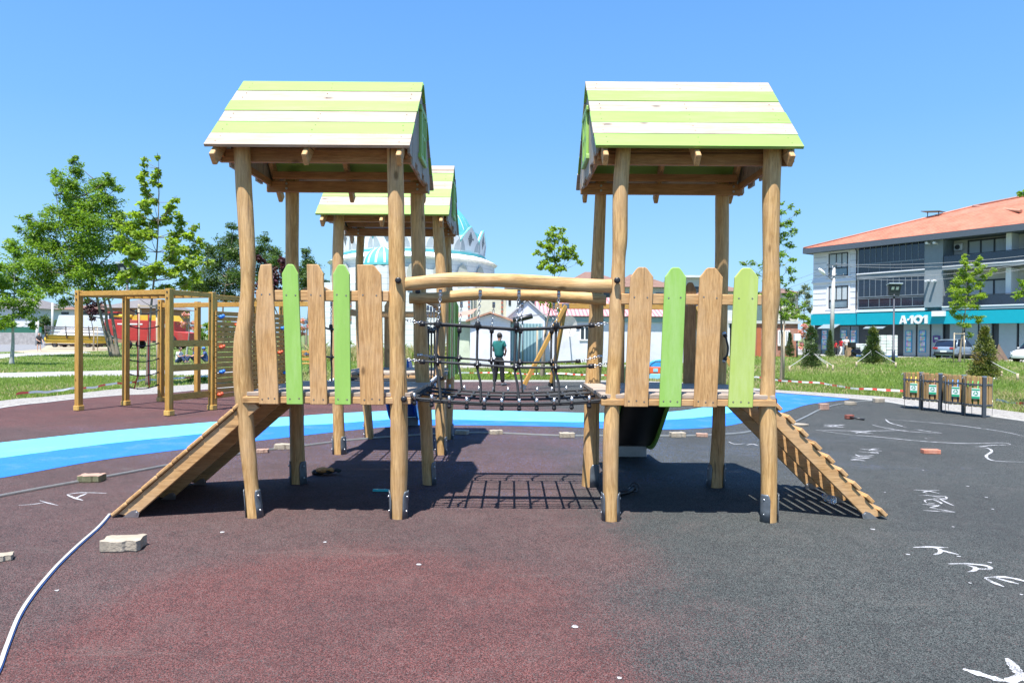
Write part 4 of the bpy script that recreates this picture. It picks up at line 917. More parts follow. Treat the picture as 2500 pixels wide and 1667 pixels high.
# black lamp/handle bar hanging in view behind the net: padded bar of the seesaw post
def lamp(label, px, py, D, h, kind='solar', group='black solar park lamps'):
    b = g(px, py) if D is None else at(px, py, D); b.z = GB; rt = thing('street_lamp', label, 'street lamp', b, group=group)
    mb = MB(); mb.tube([b, b+V((0, 0, .9)), b+V((0, 0, .92)), b+V((0, 0, h-.5))], [.10, .10, .06, .055], 12); mb.build('pole', M['lampb'], rt)
    mb = MB(); mb.tube([b+V((0, 0, h-.55)), b+V((0, 0, h-.3))], [.075, .04], 10); mb.build('collar', M['lampb'], rt)
    mb = MB(); t = Matrix.Rotation(R(-14), 3, 'X'); c_ = b+V((0, 0, h)); s_ = h/5
    mb.add([c_+V(p)*s_*1.0 for p in [(-.42, .10, .34), (.42, .10, .34), (.36, .16, -.38), (-.30, .16, -.38), (-.42, -.16, .30), (.42, -.16, .30), (.36, .0, -.42), (-.30, .0, -.42)]], [(0, 1, 2, 3)[::-1], (4, 5, 6, 7), (0, 1, 5, 4), (1, 2, 6, 5), (2, 3, 7, 6), (3, 0, 4, 7)]); hd = mb.build('lamp_head', M['lampb'], rt, bevel=.02)
    mb = MB(); mb.box(c_+V((0, -.05, .36))*s_, (.92*s_, .42*s_, .05), t); mb.build('solar_panel', P('panel', (.35, .42, .48), .25, .1) if 'panel' not in bpy.data.materials else bpy.data.materials['panel'], hd)
    for dx in (-.16, .14):
        mb = MB(); mb.box(c_+V((dx, -.135, .08))*s_, (.18*s_, .03, .2*s_), Matrix.Rotation(R(20), 3, 'X')); mb.build('led_panel', P('led', (.6, .62, .6), .3, .1) if 'led' not in bpy.data.materials else bpy.data.materials['led'], hd)
    return rt
M['lampb'] = P('dark_navy_metal', (.03, .038, .055), .45, .15)
lamp('black solar street lamp standing before the shop sign at the car park edge', 2181, 880, 45, 4.9)
lamp('black solar lamp in front of the leafy trees on the left', 310, 905, 30, 4.4)
# thin solar garden lamp behind the man, with white flat panel
b = g(1222, 890); rt = thing('street_lamp', 'slim black lamp with small flat pale panel behind the man', 'street lamp', b, group='black solar park lamps')
mb = MB(); mb.cyl(b, b+V((0, 0, 2.78)), .035); mb.build('pole', M['lampb'], rt); mb = MB(); mb.box(b+V((-.04, 0, 2.82)), (.38, .3, .07), Matrix.Rotation(R(8), 3, 'Y')); mb.build('solar_panel', bpy.data.materials['panel'], rt)
# dark padded roll fixed beyond the bridge
b = g(1276, 905); b2_ = at(1276, 776, b.y); rt = thing('exercise_bar', 'thick black padded crossbar on a thin post seen through the bridge net', 'exercise bar', b)
mb = MB(); mb.tube([b2_+V((-.47, 0, -.12)), b2_+V((-.44, 0, -.115)), b2_+V((.0, 0, -.02)), b2_+V((.44, .0, .09)), b2_+V((.47, .0, .10))], [.08, .125, .13, .125, .09], 14); mb.build('padding', M['blackp'], rt)
mb = MB(); mb.cyl(b, b2_+V((0, 0, -.1)), .03); mb.build('post', M['galv'], rt)
# ================================================================== PLASTIC TOY
b = g(1606, 925.5); TY = thing('toy_slide', 'little blue and orange plastic toddler ride at the far rubber edge', 'toy ride', b)
cb, co_, cl = P('toy_blue', (.04, .30, .62), .35), P('toy_orange', (.75, .12, .03), .35), P('toy_cyan', (.25, .55, .75), .35)
mb = MB(); mb.prism([(-.36, .0), (.36, .0), (.33, .22), (-.33, .22)], b+V((0, .3, 0)), (1, 0, 0), (0, 0, 1), .5); mb.build('base', cl, TY, bevel=.03)
mb = MB(); mb.prism([(-.34, .22), (.34, .22), (.36, .48), (-.36, .48)], b+V((0, .28, 0)), (1, 0, 0), (0, 0, 1), .46); bd = mb.build('body', co_, TY, bevel=.03)
mb = MB()
for dx in (-.13, .15): mb.box(b+V((dx, -.185, .36)), (.18, .02, .13))
mb.build('window', cl, bd, bevel=.005)
mb = MB(); mb.tube([b+V((-.36, -.05, .47)), b+V((-.30, -.05, .62)), b+V((-.12, -.05, .72)), b+V((.12, -.05, .72)), b+V((.30, -.05, .62)), b+V((.36, -.05, .47))], .055, 10); mb.box(b+V((0, -.05, .54)), (.56, .07, .24)); mb.build('hood', cb, TY, bevel=.01)
# ================================================================== PEOPLE
def skin(name, vs, es, rad, mat, parent, lv=2):
    me = bpy.data.meshes.new(name); me.from_pydata([tuple(v) for v in vs], es, []); o = bpy.data.objects.new(name, me); COL.objects.link(o); o.parent = parent; OFF[o.name] = V((0, 0, 0))
    me.materials.append(mat); sm = o.modifiers.new('skin', 'SKIN')
    if not me.skin_vertices: me.attributes
    for i, r in enumerate(rad): me.skin_vertices[0].data[i].radius = (r, r) if not isinstance(r, tuple) else r
    me.skin_vertices[0].data[0].use_root = True; sm.use_smooth_shade = True
    ss = o.modifiers.new('sub', 'SUBSURF'); ss.levels = lv; ss.render_levels = lv; return o
def person(label, base, rz, top, bottom, hair='short', pose=None, shoes=(.06, .06, .065), group=None, h=1.75, sleeves='short', skincol=(.50, .27, .18), haircol=(.025, .018, .014), cap=None, legs='long', name='person'):
    """local frame: faces -Y. """
    rt = thing(name, label, 'person', base, rz, group, local=True); s = h/1.75
    J = dict(pelvis=(0, 0, .95), spine=(0, .0, 1.12), chest=(0, .0, 1.34), neck=(0, .0, 1.49), head0=(0, -.01, 1.56), head1=(0, -.015, 1.645), head2=(0, -.01, 1.70),
             shL=(.17, 0, 1.42), elL=(.24, .02, 1.14), wrL=(.25, -.04, .89), shR=(-.17, 0, 1.42), elR=(-.24, .02, 1.14), wrR=(-.25, -.04, .89),
             hpL=(.09, 0, .90), knL=(.11, -.01, .50), anL=(.12, .02, .08), toL=(.13, -.15, .04), hpR=(-.09, 0, .90), knR=(-.11, -.01, .50), anR=(-.12, .02, .08), toR=(-.13, -.15, .04))
    if pose: J.update(pose)
    J = {k: V(v)*s for k, v in J.items()}
    names = ['pelvis', 'spine', 'chest', 'neck', 'head0', 'head1', 'head2', 'shL', 'elL', 'wrL', 'shR', 'elR', 'wrR', 'hpL', 'knL', 'anL', 'toL', 'hpR', 'knR', 'anR', 'toR']
    rd = [(.055, .04), (.05, .04), (.06, .045), .045, .075, .095, .07,   .04, .04, .027, .04, .04, .027, .06, .058, .038, .03, .06, .058, .038, .03]
    rd = [tuple(x*s for x in r) if isinstance(r, tuple) else r*s for r in rd]
    idx = {n: i for i, n in enumerate(names)}; vs = [J[n] for n in names]
    ed = [(0, 1), (1, 2), (2, 3), (3, 4), (4, 5), (5, 6), (2, 7), (7, 8), (8, 9), (2, 10), (10, 11), (11, 12), (0, 13), (13, 14), (14, 15), (15, 16), (0, 17), (17, 18), (18, 19), (19, 20)]
    # hands
    for side in ('L', 'R'):
        w_ = J['wr'+side]; d = (w_-J['el'+side]).normalized(); sx_ = d.cross(V((0, -1, 0))); sx_ = sx_.normalized() if sx_.length > .1 else V((1, 0, 0)); up = sx_.cross(d)
        pi = len(vs); vs.append(w_+d*.05*s); rd.append((.032*s, .018*s)); ed.append((idx['wr'+side], pi)); pj = len(vs); vs.append(w_+d*.09*s); rd.append((.034*s, .016*s)); ed.append((pi, pj))
        for f_, (o_, l_) in enumerate(((-.027, .06), (-.009, .075), (.010, .07), (.028, .055))):
            a = len(vs); vs.append(w_+(d*.115+sx_*o_*1.1)*s); rd.append(.0095*s); ed.append((pj, a)); vs.append(w_+(d*(.115+l_*.55)+sx_*o_*1.1-up*.012)*s); rd.append(.009*s); ed.append((a, a+1)); vs.append(w_+(d*(.115+l_*.8)+sx_*o_-up*.035)*s); rd.append(.0075*s); ed.append((a+1, a+2))
        a = len(vs); vs.append(w_+(d*.07+sx_*-.045-up*.012)*s); rd.append(.011*s); ed.append((pi, a)); vs.append(w_+(d*.105+sx_*-.052-up*.03)*s); rd.append(.009*s); ed.append((a, a+1))
    body = skin('body', vs, ed, rd, skincol if not isinstance(skincol, tuple) else P('skin', skincol, .55, .06), rt, 1)
    hc = J['head1']; fd = V((0, -1, 0)); hd = J['head2']-J['head0']
    mb = MB(); mb.sph(hc+V((0, -.004, .0)), .088*s, 16, 12, (.86, 1.02, 1.25)); mb.sph(hc+V((0, -.092, -.015))*1.0*s if False else hc+V((0, -.092*s, -.015*s)), .017*s, 8, 6, (.7, 1, 1.3))
    for sx2 in (-1, 1): mb.sph(hc+V((sx2*.078*s, .01*s, -.01*s)), .022*s, 8, 6, (.35, .8, 1.3))
    mb.build('head', body.data.materials[0], rt)
    mb = MB()
    for sx2 in (-1, 1): mb.sph(hc+V((sx2*.031*s, -.083*s, .012*s)), .010*s, 8, 5)
    mb.build('eye', M['blackp'], rt)
    mb = MB(); mb.box(hc+V((0, -.088*s, -.052*s)), (.04*s, .01*s, .008*s)); mb.build('mouth', P('lips', (.3, .1, .08), .5) if 'lips' not in bpy.data.materials else bpy.data.materials['lips'], rt)
    hm = P('hair', haircol, .6, .2, 30)
    mb = MB(); mb.sph(hc+V((0, .014*s, .016*s)), .096*s, 16, 8, (.93, 1.02, 1.2), z0=-.25 if hair == 'short' else -.6, rot=Matrix.Rotation(R(-22), 3, 'X'))
    if hair == 'long': mb.tube([hc+V((0, .07*s, .05*s)), hc+V((0, .10*s, -.06*s)), hc+V((0, .10*s, -.2*s)), hc+V((0, .09*s, -.3*s))], [.06*s, .075*s, .07*s, .03*s], 10)
    if hair == 'bun': mb.sph(hc+V((0, .10*s, .07*s)), .045*s, 10, 7)
    mb.build('hair', hm, rt)
    if cap: mb = MB(); mb.sph(hc+V((0, .0, .03*s)), .105*s, 16, 6, (.95, 1.05, 1.0), z0=0); mb.box(hc+V((0, -.13*s, .035*s)), (.13*s, .10*s, .012*s)); mb.build('cap', P('cap_cloth', cap, .8), rt)
    # shirt
    sv = [J['pelvis']+V((0, 0, -.06*s)), J['spine'], J['chest'], (J['chest']*.35+J['neck']*.65), J['shL'], J['shR']]; sr = [(.185*s, .14*s), (.172*s, .135*s), (.20*s, .14*s), (.09*s, .08*s), .085*s, .085*s]; se = [(0, 1), (1, 2), (2, 3), (2, 4), (2, 5)]
    f_ = {'short': .55, 'long': 1.0, 'none': .12}[sleeves]
    for k_, sd_ in ((4, 'L'), (5, 'R')):
        a = len(sv)
        if sleeves == 'long': sv += [J['el'+sd_], J['wr'+sd_]]; sr += [.05*s, .037*s]; se += [(k_, a), (a, a+1)]
        else: sv += [J['sh'+sd_].lerp(J['el'+sd_], f_*.6), J['sh'+sd_].lerp(J['el'+sd_], f_)]; sr += [.075*s, .075*s]; se += [(k_, a), (a, a+1)]
    skin('shirt', sv, se, sr, P('shirt_cloth', top, .85, .15, 9, .5, 0, bscale=11), rt, 2)
    mb = MB(); mb.tube([J['neck']+V((0, .0, -.045*s)), J['neck']+V((0, .0, .0))], [.078*s, .068*s], 14); mb.build('collar', P('collar_cloth', tuple(c_*.6 for c_ in top), .8), rt)
    # trousers
    tv = [J['pelvis']+V((0, 0, .09*s)), J['pelvis']+V((0, 0, -.05*s))]; tr = [(.165*s, .13*s), (.175*s, .135*s)]; te = [(0, 1)]
    for sd_ in 'LR':
        a = len(tv); tv += [J['hp'+sd_]+V((0, 0, -.03*s)), J['kn'+sd_] if legs == 'long' else J['hp'+sd_].lerp(J['kn'+sd_], .55)]; tr += [.118*s, .088*s if legs == 'long' else .10*s]; te += [(1, a), (a, a+1)]
        if legs == 'long': tv += [J['kn'+sd_].lerp(J['an'+sd_], .95)]; tr += [.072*s]; te += [(a+1, a+2)]
    skin('trousers', tv, te, tr, P('trouser_cloth', bottom, .85, .2, 9, .2), rt, 2)
    for sd_ in 'LR':
        a, t_ = J['an'+sd_], J['to'+sd_]; d = (t_-a); d.z = 0; d.normalize(); mb = MB()
        mb.tube([a+V((0, 0, -.02*s))-d*.05*s, a+V((0, 0, -.03*s)), t_+V((0, 0, .008))-d*.02, t_+d*.05*s+V((0, 0, .0))], [.034*s, .048*s, .042*s, .02*s], 10); mb.build('shoe', P('shoe_leather', shoes, .5), rt)
    return rt
MP = dict(elR=(-.235, -.04, 1.16), wrR=(-.10, -.24, 1.06), elL=(.24, -.02, 1.15), wrL=(.06, -.27, 1.08), head1=(.0, -.045, 1.635), head2=(0, -.05, 1.69), head0=(0, -.02, 1.55), knL=(.13, -.02, .49), anL=(.17, .02, .08), toL=(.23, -.13, .04), anR=(-.16, .03, .08), toR=(-.19, -.13, .04))
b = g(1218, 941); b.z = 0
MAN = person('man in teal polo shirt and black trousers standing with his back turned', b, R(152), (.010, .13, .115), (.005, .005, .006), pose=MP, shoes=(.10, .11, .12), group=None)
mb = MB(); mb.box((-.03, -.37, 1.10), (.08, .15, .012), Matrix.Rotation(R(-25), 3, 'X')); hn = thing('phone', 'white phone held up in the hands of the man in teal', 'phone', b, R(152), local=True); mb.build('phone_body', M['white'], hn, bevel=.004)
gl = dict(elL=(.26, .05, 1.15), wrL=(.34, -.08, .98), elR=(-.2, -.05, 1.15), wrR=(.02, -.2, 1.02), knL=(.13, -.06, .5), anL=(.15, -.02, .08), toL=(.17, -.18, .04))
b = g(95, 857); b.z = GB; person('girl in black shorts and dark top with long fair hair on the left verge', b, R(20), (.02, .02, .022), (.012, .012, .013), 'long', gl, (.6, .6, .58), h=1.62, haircol=(.22, .12, .05), legs='short', skincol=(.62, .38, .28))
b = g(62, 829.5); b.z = GB; person('distant person in white shirt and jeans, left of the pair on the street', b, R(180), (.6, .58, .55), (.05, .09, .18), h=1.7, group='two distant people walking on the street')
b = g(78, 831); b.z = GB; person('distant person in beige shirt and blue jeans, right of the pair on the street', b, R(170), (.55, .50, .42), (.04, .07, .15), h=1.8, group='two distant people walking on the street')
wk = dict(knL=(.10, -.14, .52), anL=(.10, -.2, .1), toL=(.11, -.35, .07), anR=(-.10, .22, .12), toR=(-.1, .1, .04), knR=(-.1, .04, .5), wrL=(.26, .12, .9), wrR=(-.27, -.18, .93))
b = g(2053, 869); b.z = GB+.02; person('woman in red top and white trousers walking by the shop', b, R(100), (.60, .02, .03), (.72, .70, .68), 'bun', wk, (.5, .5, .5), h=1.66, sleeves='short')
b = g(2040, 868.5); b.z = GB+.02; person('child in red shirt and black skirt walking by the shop', b, R(95), (.60, .02, .03), (.015, .015, .018), 'long', wk, h=1.42)
b = g(2066, 869.2); b.z = GB+.02; person('man in white shirt and black trousers facing out beside the shop entrance', b, R(10), (.70, .70, .70), (.012, .012, .016), 'short', dict(elL=(.26, -.05, 1.2), wrL=(.1, -.2, 1.28), elR=(-.25, -.02, 1.14), wrR=(-.16, -.22, 1.2)), h=1.82)
SIT = dict(pelvis=(0, 0, .14), spine=(0, -.04, .30), chest=(0, -.10, .52), neck=(0, -.13, .67), head0=(0, -.15, .73), head1=(0, -.17, .82), head2=(0, -.17, .88), shL=(.17, -.1, .6), shR=(-.17, -.1, .6), elL=(.24, -.22, .38), wrL=(.18, -.42, .42), elR=(-.24, -.22, .38), wrR=(-.18, -.42, .42),
    hpL=(.09, -.02, .13), hpR=(-.09, -.02, .13), knL=(.16, -.38, .42), knR=(-.16, -.38, .42), anL=(.14, -.55, .08), anR=(-.14, -.55, .08), toL=(.15, -.7, .05), toR=(-.15, -.7, .05))
for (x, y, lab, col, cp, rz) in [(434, 885, 'person in white top sitting bent forward on the grass behind the climbing frame', (.75, .75, .75), None, 80), (480, 884, 'person in dark blue top sitting on the grass between two frame posts', (.03, .06, .16), None, -60), (505, 884, 'person in blue cap sitting on the grass left of the climbing wall', (.05, .09, .25), (.05, .15, .45), -70)]:
    b = g(x, y); b.z = GB; person(lab, b, R(rz), col, (.03, .05, .12), 'short', SIT, h=1.7, cap=cp, group='people sitting on the grass behind the climbing frame', sleeves='short')
# ================================================================== LITTER BINS
gm = P('bin_steel', (.055, .065, .075), .45, .2)
bw = wood('bin_slat', 'z', (.30, .17, .055), (.46, .28, .11), (.4, .3, .18), .4)
bc = [('yellow', (.80, .58, .05)), ('brown', (.22, .08, .05)), ('blue', (.03, .25, .65)), ('green', (.08, .55, .10))]
specs = [(2248, 1000), (2295, 1005.5), (2352, 1013), (2402, 1019.5)]
plate = P('white_plate', (.72, .75, .72), .4, .04); grn = P('sign_green', (.02, .36, .17), .4, .04)
labs = ['wooden slatted litter bin with yellow liner, at the left end of the row', 'wooden slatted litter bin with brown liner, second from the left', 'wooden slatted litter bin with blue liner, third from the left', 'wooden slatted litter bin with green liner, at the right end of the row']
for q, ((px, py), (cn, cc)) in enumerate(zip(specs, bc)):
    b = g(px, py); rt = thing('litter_bin', labs[q], 'litter bin', b, R(-8), 'recycling litter bins in a row', local=True)
    mb = MB(); mb.box((0, 0, .425), (.075, .06, .85)); po = mb.build('post', gm, rt, bevel=.01)
    mb = MB(); mb.box((0, 0, .86), (.08, .065, .03)); mb.build('post_cap', M['steel'], po, bevel=.008)
    r_, cy, z0, z1 = .25, .27, .22, .85
    for j in range(16):
        a = 2*math.pi*(j+.5)/16; mb = MB(); zz = z1+rnd.uniform(-.01, .012)
        rot = Matrix.Rotation(a+math.pi/2, 3, 'Z'); mb.box((math.cos(a)*r_, cy+math.sin(a)*r_, (z0+zz)/2), (.072, .022, zz-z0), rot); mb.build('slat', bw, rt, bevel=.004)
    for z in (.26, .69):
        mb = MB(); k = 32
        vs = [(math.cos(2*math.pi*i/k)*rr, cy+math.sin(2*math.pi*i/k)*rr, z+dz) for dz in (-.018, .018) for rr in (r_+.014, r_+.018) for i in range(k)]
        fs = []
        for i in range(k): j = (i+1) % k; fs += [(k+i, k+j, 3*k+j, 3*k+i), (i, 2*k+i, 2*k+j, j), (2*k+i, 3*k+i, 3*k+j, 2*k+j), (i, j, k+j, k+i)]
        mb.add(vs, fs); 
        for i in range(16):
            a = 2*math.pi*(i+.5)/16; mb.sph((math.cos(a)*(r_+.02), cy+math.sin(a)*(r_+.02), z), .006, 6, 4, mi=1)
        mb.build('ring', [gm, M['steel']], rt)
    mb = MB(); mb.tube([(0, cy, .235), (0, cy, .74)], .205, 20); mb.build('liner', P(cn+'_bin_liner', cc, .5), rt)
    sx_ = -.165; mb = MB(); ang = R(-35)
    rot = Matrix.Rotation(ang, 3, 'Z'); c_ = V((-.145, .035, .50))
    mb.box(c_, (.15, .008, .22), rot); pl = mb.build('sign_plate', plate, rt, bevel=.004)
    mb = MB()
    for dz, hh in ((.085, .03), (-.08, .045)): mb.box(c_+rot @ V((0, -.006, dz)), (.142, .003, hh), rot)
    for t in range(3):
        a = 2*math.pi*t/3+.5; p = c_+rot @ V((math.cos(a)*.032, -.007, math.sin(a)*.032+.008)); mb.box(p, (.042, .003, .014), rot @ Matrix.Rotation(-a-math.pi/2, 3, 'Y')); p2 = c_+rot @ V((math.cos(a+.75)*.036, -.007, math.sin(a+.75)*.036+.008))
        mb.box(p2, (.016, .003, .022), rot @ Matrix.Rotation(-a, 3, 'Y'))
    mb.build('recycling_mark', grn, pl)
    mb = MB()
    for sx2 in (-1, 1): mb.tube([(sx2*.27, cy-.06, .0), (sx2*.27, cy-.06, .74), (sx2*.275, cy-.06, .80), (sx2*.31, cy-.06, .835), (sx2*.345, cy-.06, .81), (sx2*.33, cy-.06, .775)], .006, 6)
    mb.build('wire_hook', M['steel'], rt)
# ================================================================== BARRIER TAPE
M['tapew'] = None
m, nt, bs = newmat('barrier_tape'); tc = N(nt, 'ShaderNodeTexCoord'); wv = N(nt, 'ShaderNodeTexWave', Scale=1.0); wv.wave_profile = 'SAW'; mp = N(nt, 'ShaderNodeMapping'); mp.inputs['Rotation'].default_value = (0, 0, .35)
nt.links.new(tc.outputs['Object'], mp.inputs[0]); nt.links.new(mp.outputs[0], wv.inputs[0]); nt.links.new(ramp(nt, wv.outputs[0], [(.60, (.75, .74, .74)), (.66, (.65, .06, .05))]), bs.inputs['Base Color']); bs.inputs['Roughness'].default_value = .4; M['tape'] = m
def tape(pts, label, h0=.12):
    w_ = smooth([tuple(g(x, y)) for x, y in pts], 8); k = len(w_); mb = MB(); vs = []
    for i, p in enumerate(w_):
        z = h0+.02*math.sin(i*.5)+.008*math.sin(i*1.3); tw = .4*math.sin(i*.5)
        vs += [(p[0], p[1]-.02-.03*math.sin(tw), z), (p[0], p[1]+.03*math.sin(tw), z+.055)]
    mb.add(vs, [(2*i, 2*i+2, 2*i+3, 2*i+1) for i in range(k-1)]); return tag(mb.build('barrier_tape', M['tape'], origin=vs[0]), label, 'tape', 'red and white barrier tape round the playground')
tape([(40, 977), (110, 969), (179, 963), (240, 955), (300, 947), (350, 940), (400, 936), (520, 929)], 'red and white barrier tape along the grass left of the playground')
tape([(1080, 925), (1150, 918), (1230, 919), (1300, 921), (1400, 922), (1560, 926)], 'red and white barrier tape across the grass behind the man')
tape([(1840, 930), (1900, 937), (2000, 947), (2100, 960), (2224, 970)], 'red and white barrier tape along the grass left of the litter bins')
tape([(2430, 985), (2460, 990), (2500, 996), (2560, 1004)], 'red and white barrier tape on the gravel right of the litter bins', .06)
# ================================================================== SHOP BUILDING (right)
A0 = V((31.7*1.0, 72, 0)); pB = at(2500, 827, 56.0); dB = (V((pB.x, pB.y, 0))-A0).normalized(); rzB = math.atan2(dB.y, dB.x); nin = V((-dB.y, dB.x, 0))
def fz(px, py, v=0.0):
    d = ray(px, py); o = V((0, 0, HC)); pl = A0+nin*v; t = (pl-o).dot(nin)/d.dot(nin); p = o+d*t; return ((p-A0).dot(dB), p.z)
def zb(x, y): return (1900+x/3.733, 480+y/3.733)
def fr(z0, z1, yt0, yb0, yt1=None, yb1=None, v=0.0):
    """facade rect from zoom coords -> u0,u1,zb,zt"""
    if yt1 is None: yt1, yb1 = yt0, yb0
    a = fz(*zb(z0, yt0), v); b = fz(*zb(z1, yt1), v); c = fz(*zb(z0, yb0), v); d = fz(*zb(z1, yb1), v)
    return a[0], b[0], (c[1]+d[1])/2, (a[1]+b[1])/2
BG = GB
SB = thing('shop_building', 'three storey white and grey building with orange roof and turquoise shop front', 'building', (A0.x, A0.y, 0), rzB, local=True)
LB_ = 26.0
bwhite = P('white_render', (.74, .74, .76), .85, .04, 2); bgrey = P('grey_render', (.20, .235, .26), .85, .06, 3); bdark = P('charcoal_cladding', (.055, .065, .075), .6, .1); teal = P('turquoise_fascia', (.0, .34, .43), .5, .04, 2)
navy = P('navy_glass', (.012, .018, .035), .08, .2, 1, spec=.8); gls = P('window_glass', (.18, .25, .30), .06, .3, .7, spec=.8); frm = P('dark_frame', (.02, .024, .03), .4, .1); curt = P('curtain', (.45, .50, .52), .8, .15, 5, stretch=(12, 12, 1))
lite = P('frosted_shop_panel', (.33, .40, .43), .25, .06, 1, spec=.7); bcream = P('balcony_wall', (.55, .53, .50), .85, .05)
m, nt, bs = newmat('orange_roof_tiles'); tc = N(nt, 'ShaderNodeTexCoord'); br = N(nt, 'ShaderNodeTexBrick', Scale=1.0); mp = N(nt, 'ShaderNodeMapping'); mp.inputs['Scale'].default_value = (1.6, 1.6, 1.6)
nt.links.new(tc.outputs['Object'], mp.inputs[0]); nt.links.new(mp.outputs[0], br.inputs[0]); br.inputs['Color1'].default_value = (.50, .155, .085, 1); br.inputs['Color2'].default_value = (.42, .12, .07, 1); br.inputs['Mortar'].default_value = (.26, .075, .045, 1); br.inputs['Mortar Size'].default_value = .03; br.inputs['Brick Width'].default_value = .5
n1 = N(nt, 'ShaderNodeTexNoise', Scale=.8, Detail=7.0, Roughness=.75); nt.links.new(tc.outputs['Object'], n1.inputs[0]); n2 = N(nt, 'ShaderNodeTexNoise', Scale=9.0, Detail=3.0); nt.links.new(tc.outputs['Object'], n2.inputs[0])
c = mixc(nt, ramp(nt, n1.outputs[0], [(.4, 0), (.7, .5)]), br.outputs[0], (.58, .26, .17)); c = mixc(nt, ramp(nt, n2.outputs[0], [(.3, .4), (.5, 0)]), c, (.3, .09, .06)); nt.links.new(c, bs.inputs['Base Color']); bs.inputs['Roughness'].default_value = .85; M['tile'] = m
def lbox(u0, u1, v0, v1, z0, z1, mb=None): 
    mb = mb or MB(); mb.b2((u0, v0, z0), (u1, v1, z1)); return mb
uW = fr(735, 740, 500, 600)[0]; zE = 10.9
_, _, zc1, zc2 = fr(310, 735, 1035, 1062)          # lower white cornice
_, _, zt0, zt1 = fr(310, 1300, 1060, 1168)          # turquoise band
# left white bay
lbox(0, uW, 0, 9, zt0, zE).build('wall', bwhite, SB)
wl = SB.children[0] if SB.children else None
walls = [o for o in COL.objects if o.parent == SB][0]
mb = MB()
for zz in np.arange(zt1+.9, zE-.3, .62):
    for a, b in ((.05, fr(440, 450, 500, 600)[0]), (fr(655, 660, 500, 600)[0], uW-.1)): mb.b2((a, -.02, zz), (b, .0, zz+.05))
mb.build('siding_groove', P('groove_shadow', (.45, .46, .49), .9), walls)
for (a, b, yt, yb, lab) in ((465, 637, 515, 725, 0), (465, 637, 815, 1018, 0)):
    u0, u1, z0, z1 = fr(a, b, yt, yb); mb = MB()
    for q in ((u0, u1, z1-.09, z1), (u0, u1, z0, z0+.09), (u0, u0+.08, z0, z1), (u1-.08, u1, z0, z1), ((u0+u1)/2-.25, (u0+u1)/2-.17, z0+.8, z1), ((u0+u1)/2+.35, (u0+u1)/2+.43, z0+.8, z1), (u0, u1, z0+.78, z0+.88)): mb.b2((q[0], -.07, q[2]), (q[1], .02, q[3]))
    w_ = mb.build('window', frm, SB); lbox(u0+.05, u1-.05, -.03, -.01, z0+.05, z0+.85).build('pane', gls, w_); lbox(u0+.05, u1-.05, -.03, -.01, z0+.85, z1-.05).build('pane', curt, w_)
    lbox(u0-.35, u1+.35, -.16, 0, z0-.16, z0-.04).build('sill', bwhite, w_)
    mb = MB(); mb.b2((u0-.22, -.05, z0-.03), (u0-.06, 0, z1+.2)); mb.b2((u1+.06, -.05, z0-.03), (u1+.22, 0, z1+.2)); mb.b2((u0-.06, -.05, z1+.05), (u1+.06, 0, z1+.2)); mb.build('surround', bwhite, w_)
_, _, za, zb_ = fr(310, 735, 745, 782); mb = lbox(-.1, uW, -.18, 0, za, za+.18); lbox(-.05, uW, -.10, 0, za+.181, zb_, mb); lbox(-.12, uW, -.2, 0, zc1-.05, zc1+.14, mb); lbox(-.08, uW, -.12, 0, zc1+.141, zc2+.05, mb); mb.build('cornice', bwhite, SB, bevel=.02)
mb = MB(); mb.cyl((uW-.12, -.16, zt1), (uW-.12, -.16, zE-.6), .055); mb.tube([(uW-.12, -.16, zE-.6), (uW-.2, -.3, zE-.35), (uW-.35, -.7, zE-.05)], .055, 8); mb.build('downpipe', frm, SB)
# glazed balcony bays
ub0, ub1 = fr(752, 1352, 500, 600)[:2]; ug1 = fr(1520, 1525, 500, 600)[0]
lbox(uW, ug1, .3, 9, zt0, zE).build('wall', bgrey, SB)
def zr(l, r, a, b): 
    q = fr(a, b, l, l+1, r, r+1); return q[3]
for (rows) in ([(zr(455, 378, 752, 1352), zr(610, 577, 752, 1352)), (zr(628, 582, 752, 1352), zr(700, 655, 752, 1352))], [(zr(760, 722, 752, 1352), zr(915, 888, 752, 1352)), (zr(938, 912, 752, 1352), zr(1005, 995, 752, 1352))]):
    mb = MB()
    for k_, (zt_, zb__) in enumerate(rows): mb.b2((ub0, -.30, zb__), (ub1, .29, zt_))
    gz = mb.build('balcony_glazing', navy, SB); mb = MB()
    for k_, (zt_, zb__) in enumerate(rows):
        mb.b2((ub0-.05, -.36, zb__-.10), (ub1+.02, -.28, zb__)); mb.b2((ub0-.05, -.35, zt_), (ub1+.02, -.27, zt_+.06))
        nn_ = 11 if k_ == 0 else 6
        for j in range(nn_+1):
            u = ub0+(ub1-ub0)*j/nn_; mb.b2((u-.025, -.335, zb__), (u+.025, -.301, zt_))
    mb.build('glazing_bar', P('bar_grey', (.16, .19, .22), .4) if 'bar_grey' not in bpy.data.materials else bpy.data.materials['bar_grey'], gz)
zsl = zr(712, 660, 745, 1352); mb = lbox(uW+.02, ub1+.05, -.42, .28, zsl-.06, zsl+.04); lbox(uW+.02, ub1+.05, -.40, .28, zc1+.02, zc1+.26, mb); mb.build('slab_edge', bwhite, SB)
lbox(uW+.02, ub1+.02, -.33, .28, zsl-.48, zsl-.07).build('spandrel', bgrey, SB)
lbox(ub1+.03, ug1, -.35, .28, zc1+.30, zE).build('pilaster', bgrey, SB)
for (x, y) in ((1400, 432), (1468, 430), (1395, 772), (1455, 772)):
    u, z = fz(*zb(x, y)); mb = MB(); mb.tube([(u, -.30, z), (u-.05, -.75, z+.03), (u-.05, -.9, z+.02)], [.09, .10, .11], 10); mb.build('flue_pipe', bwhite, SB)
lbox(ug1+.02, ug1+2.3, -.40, .28, zc1+.15, zc1+.32).build('cornice', bwhite, SB)
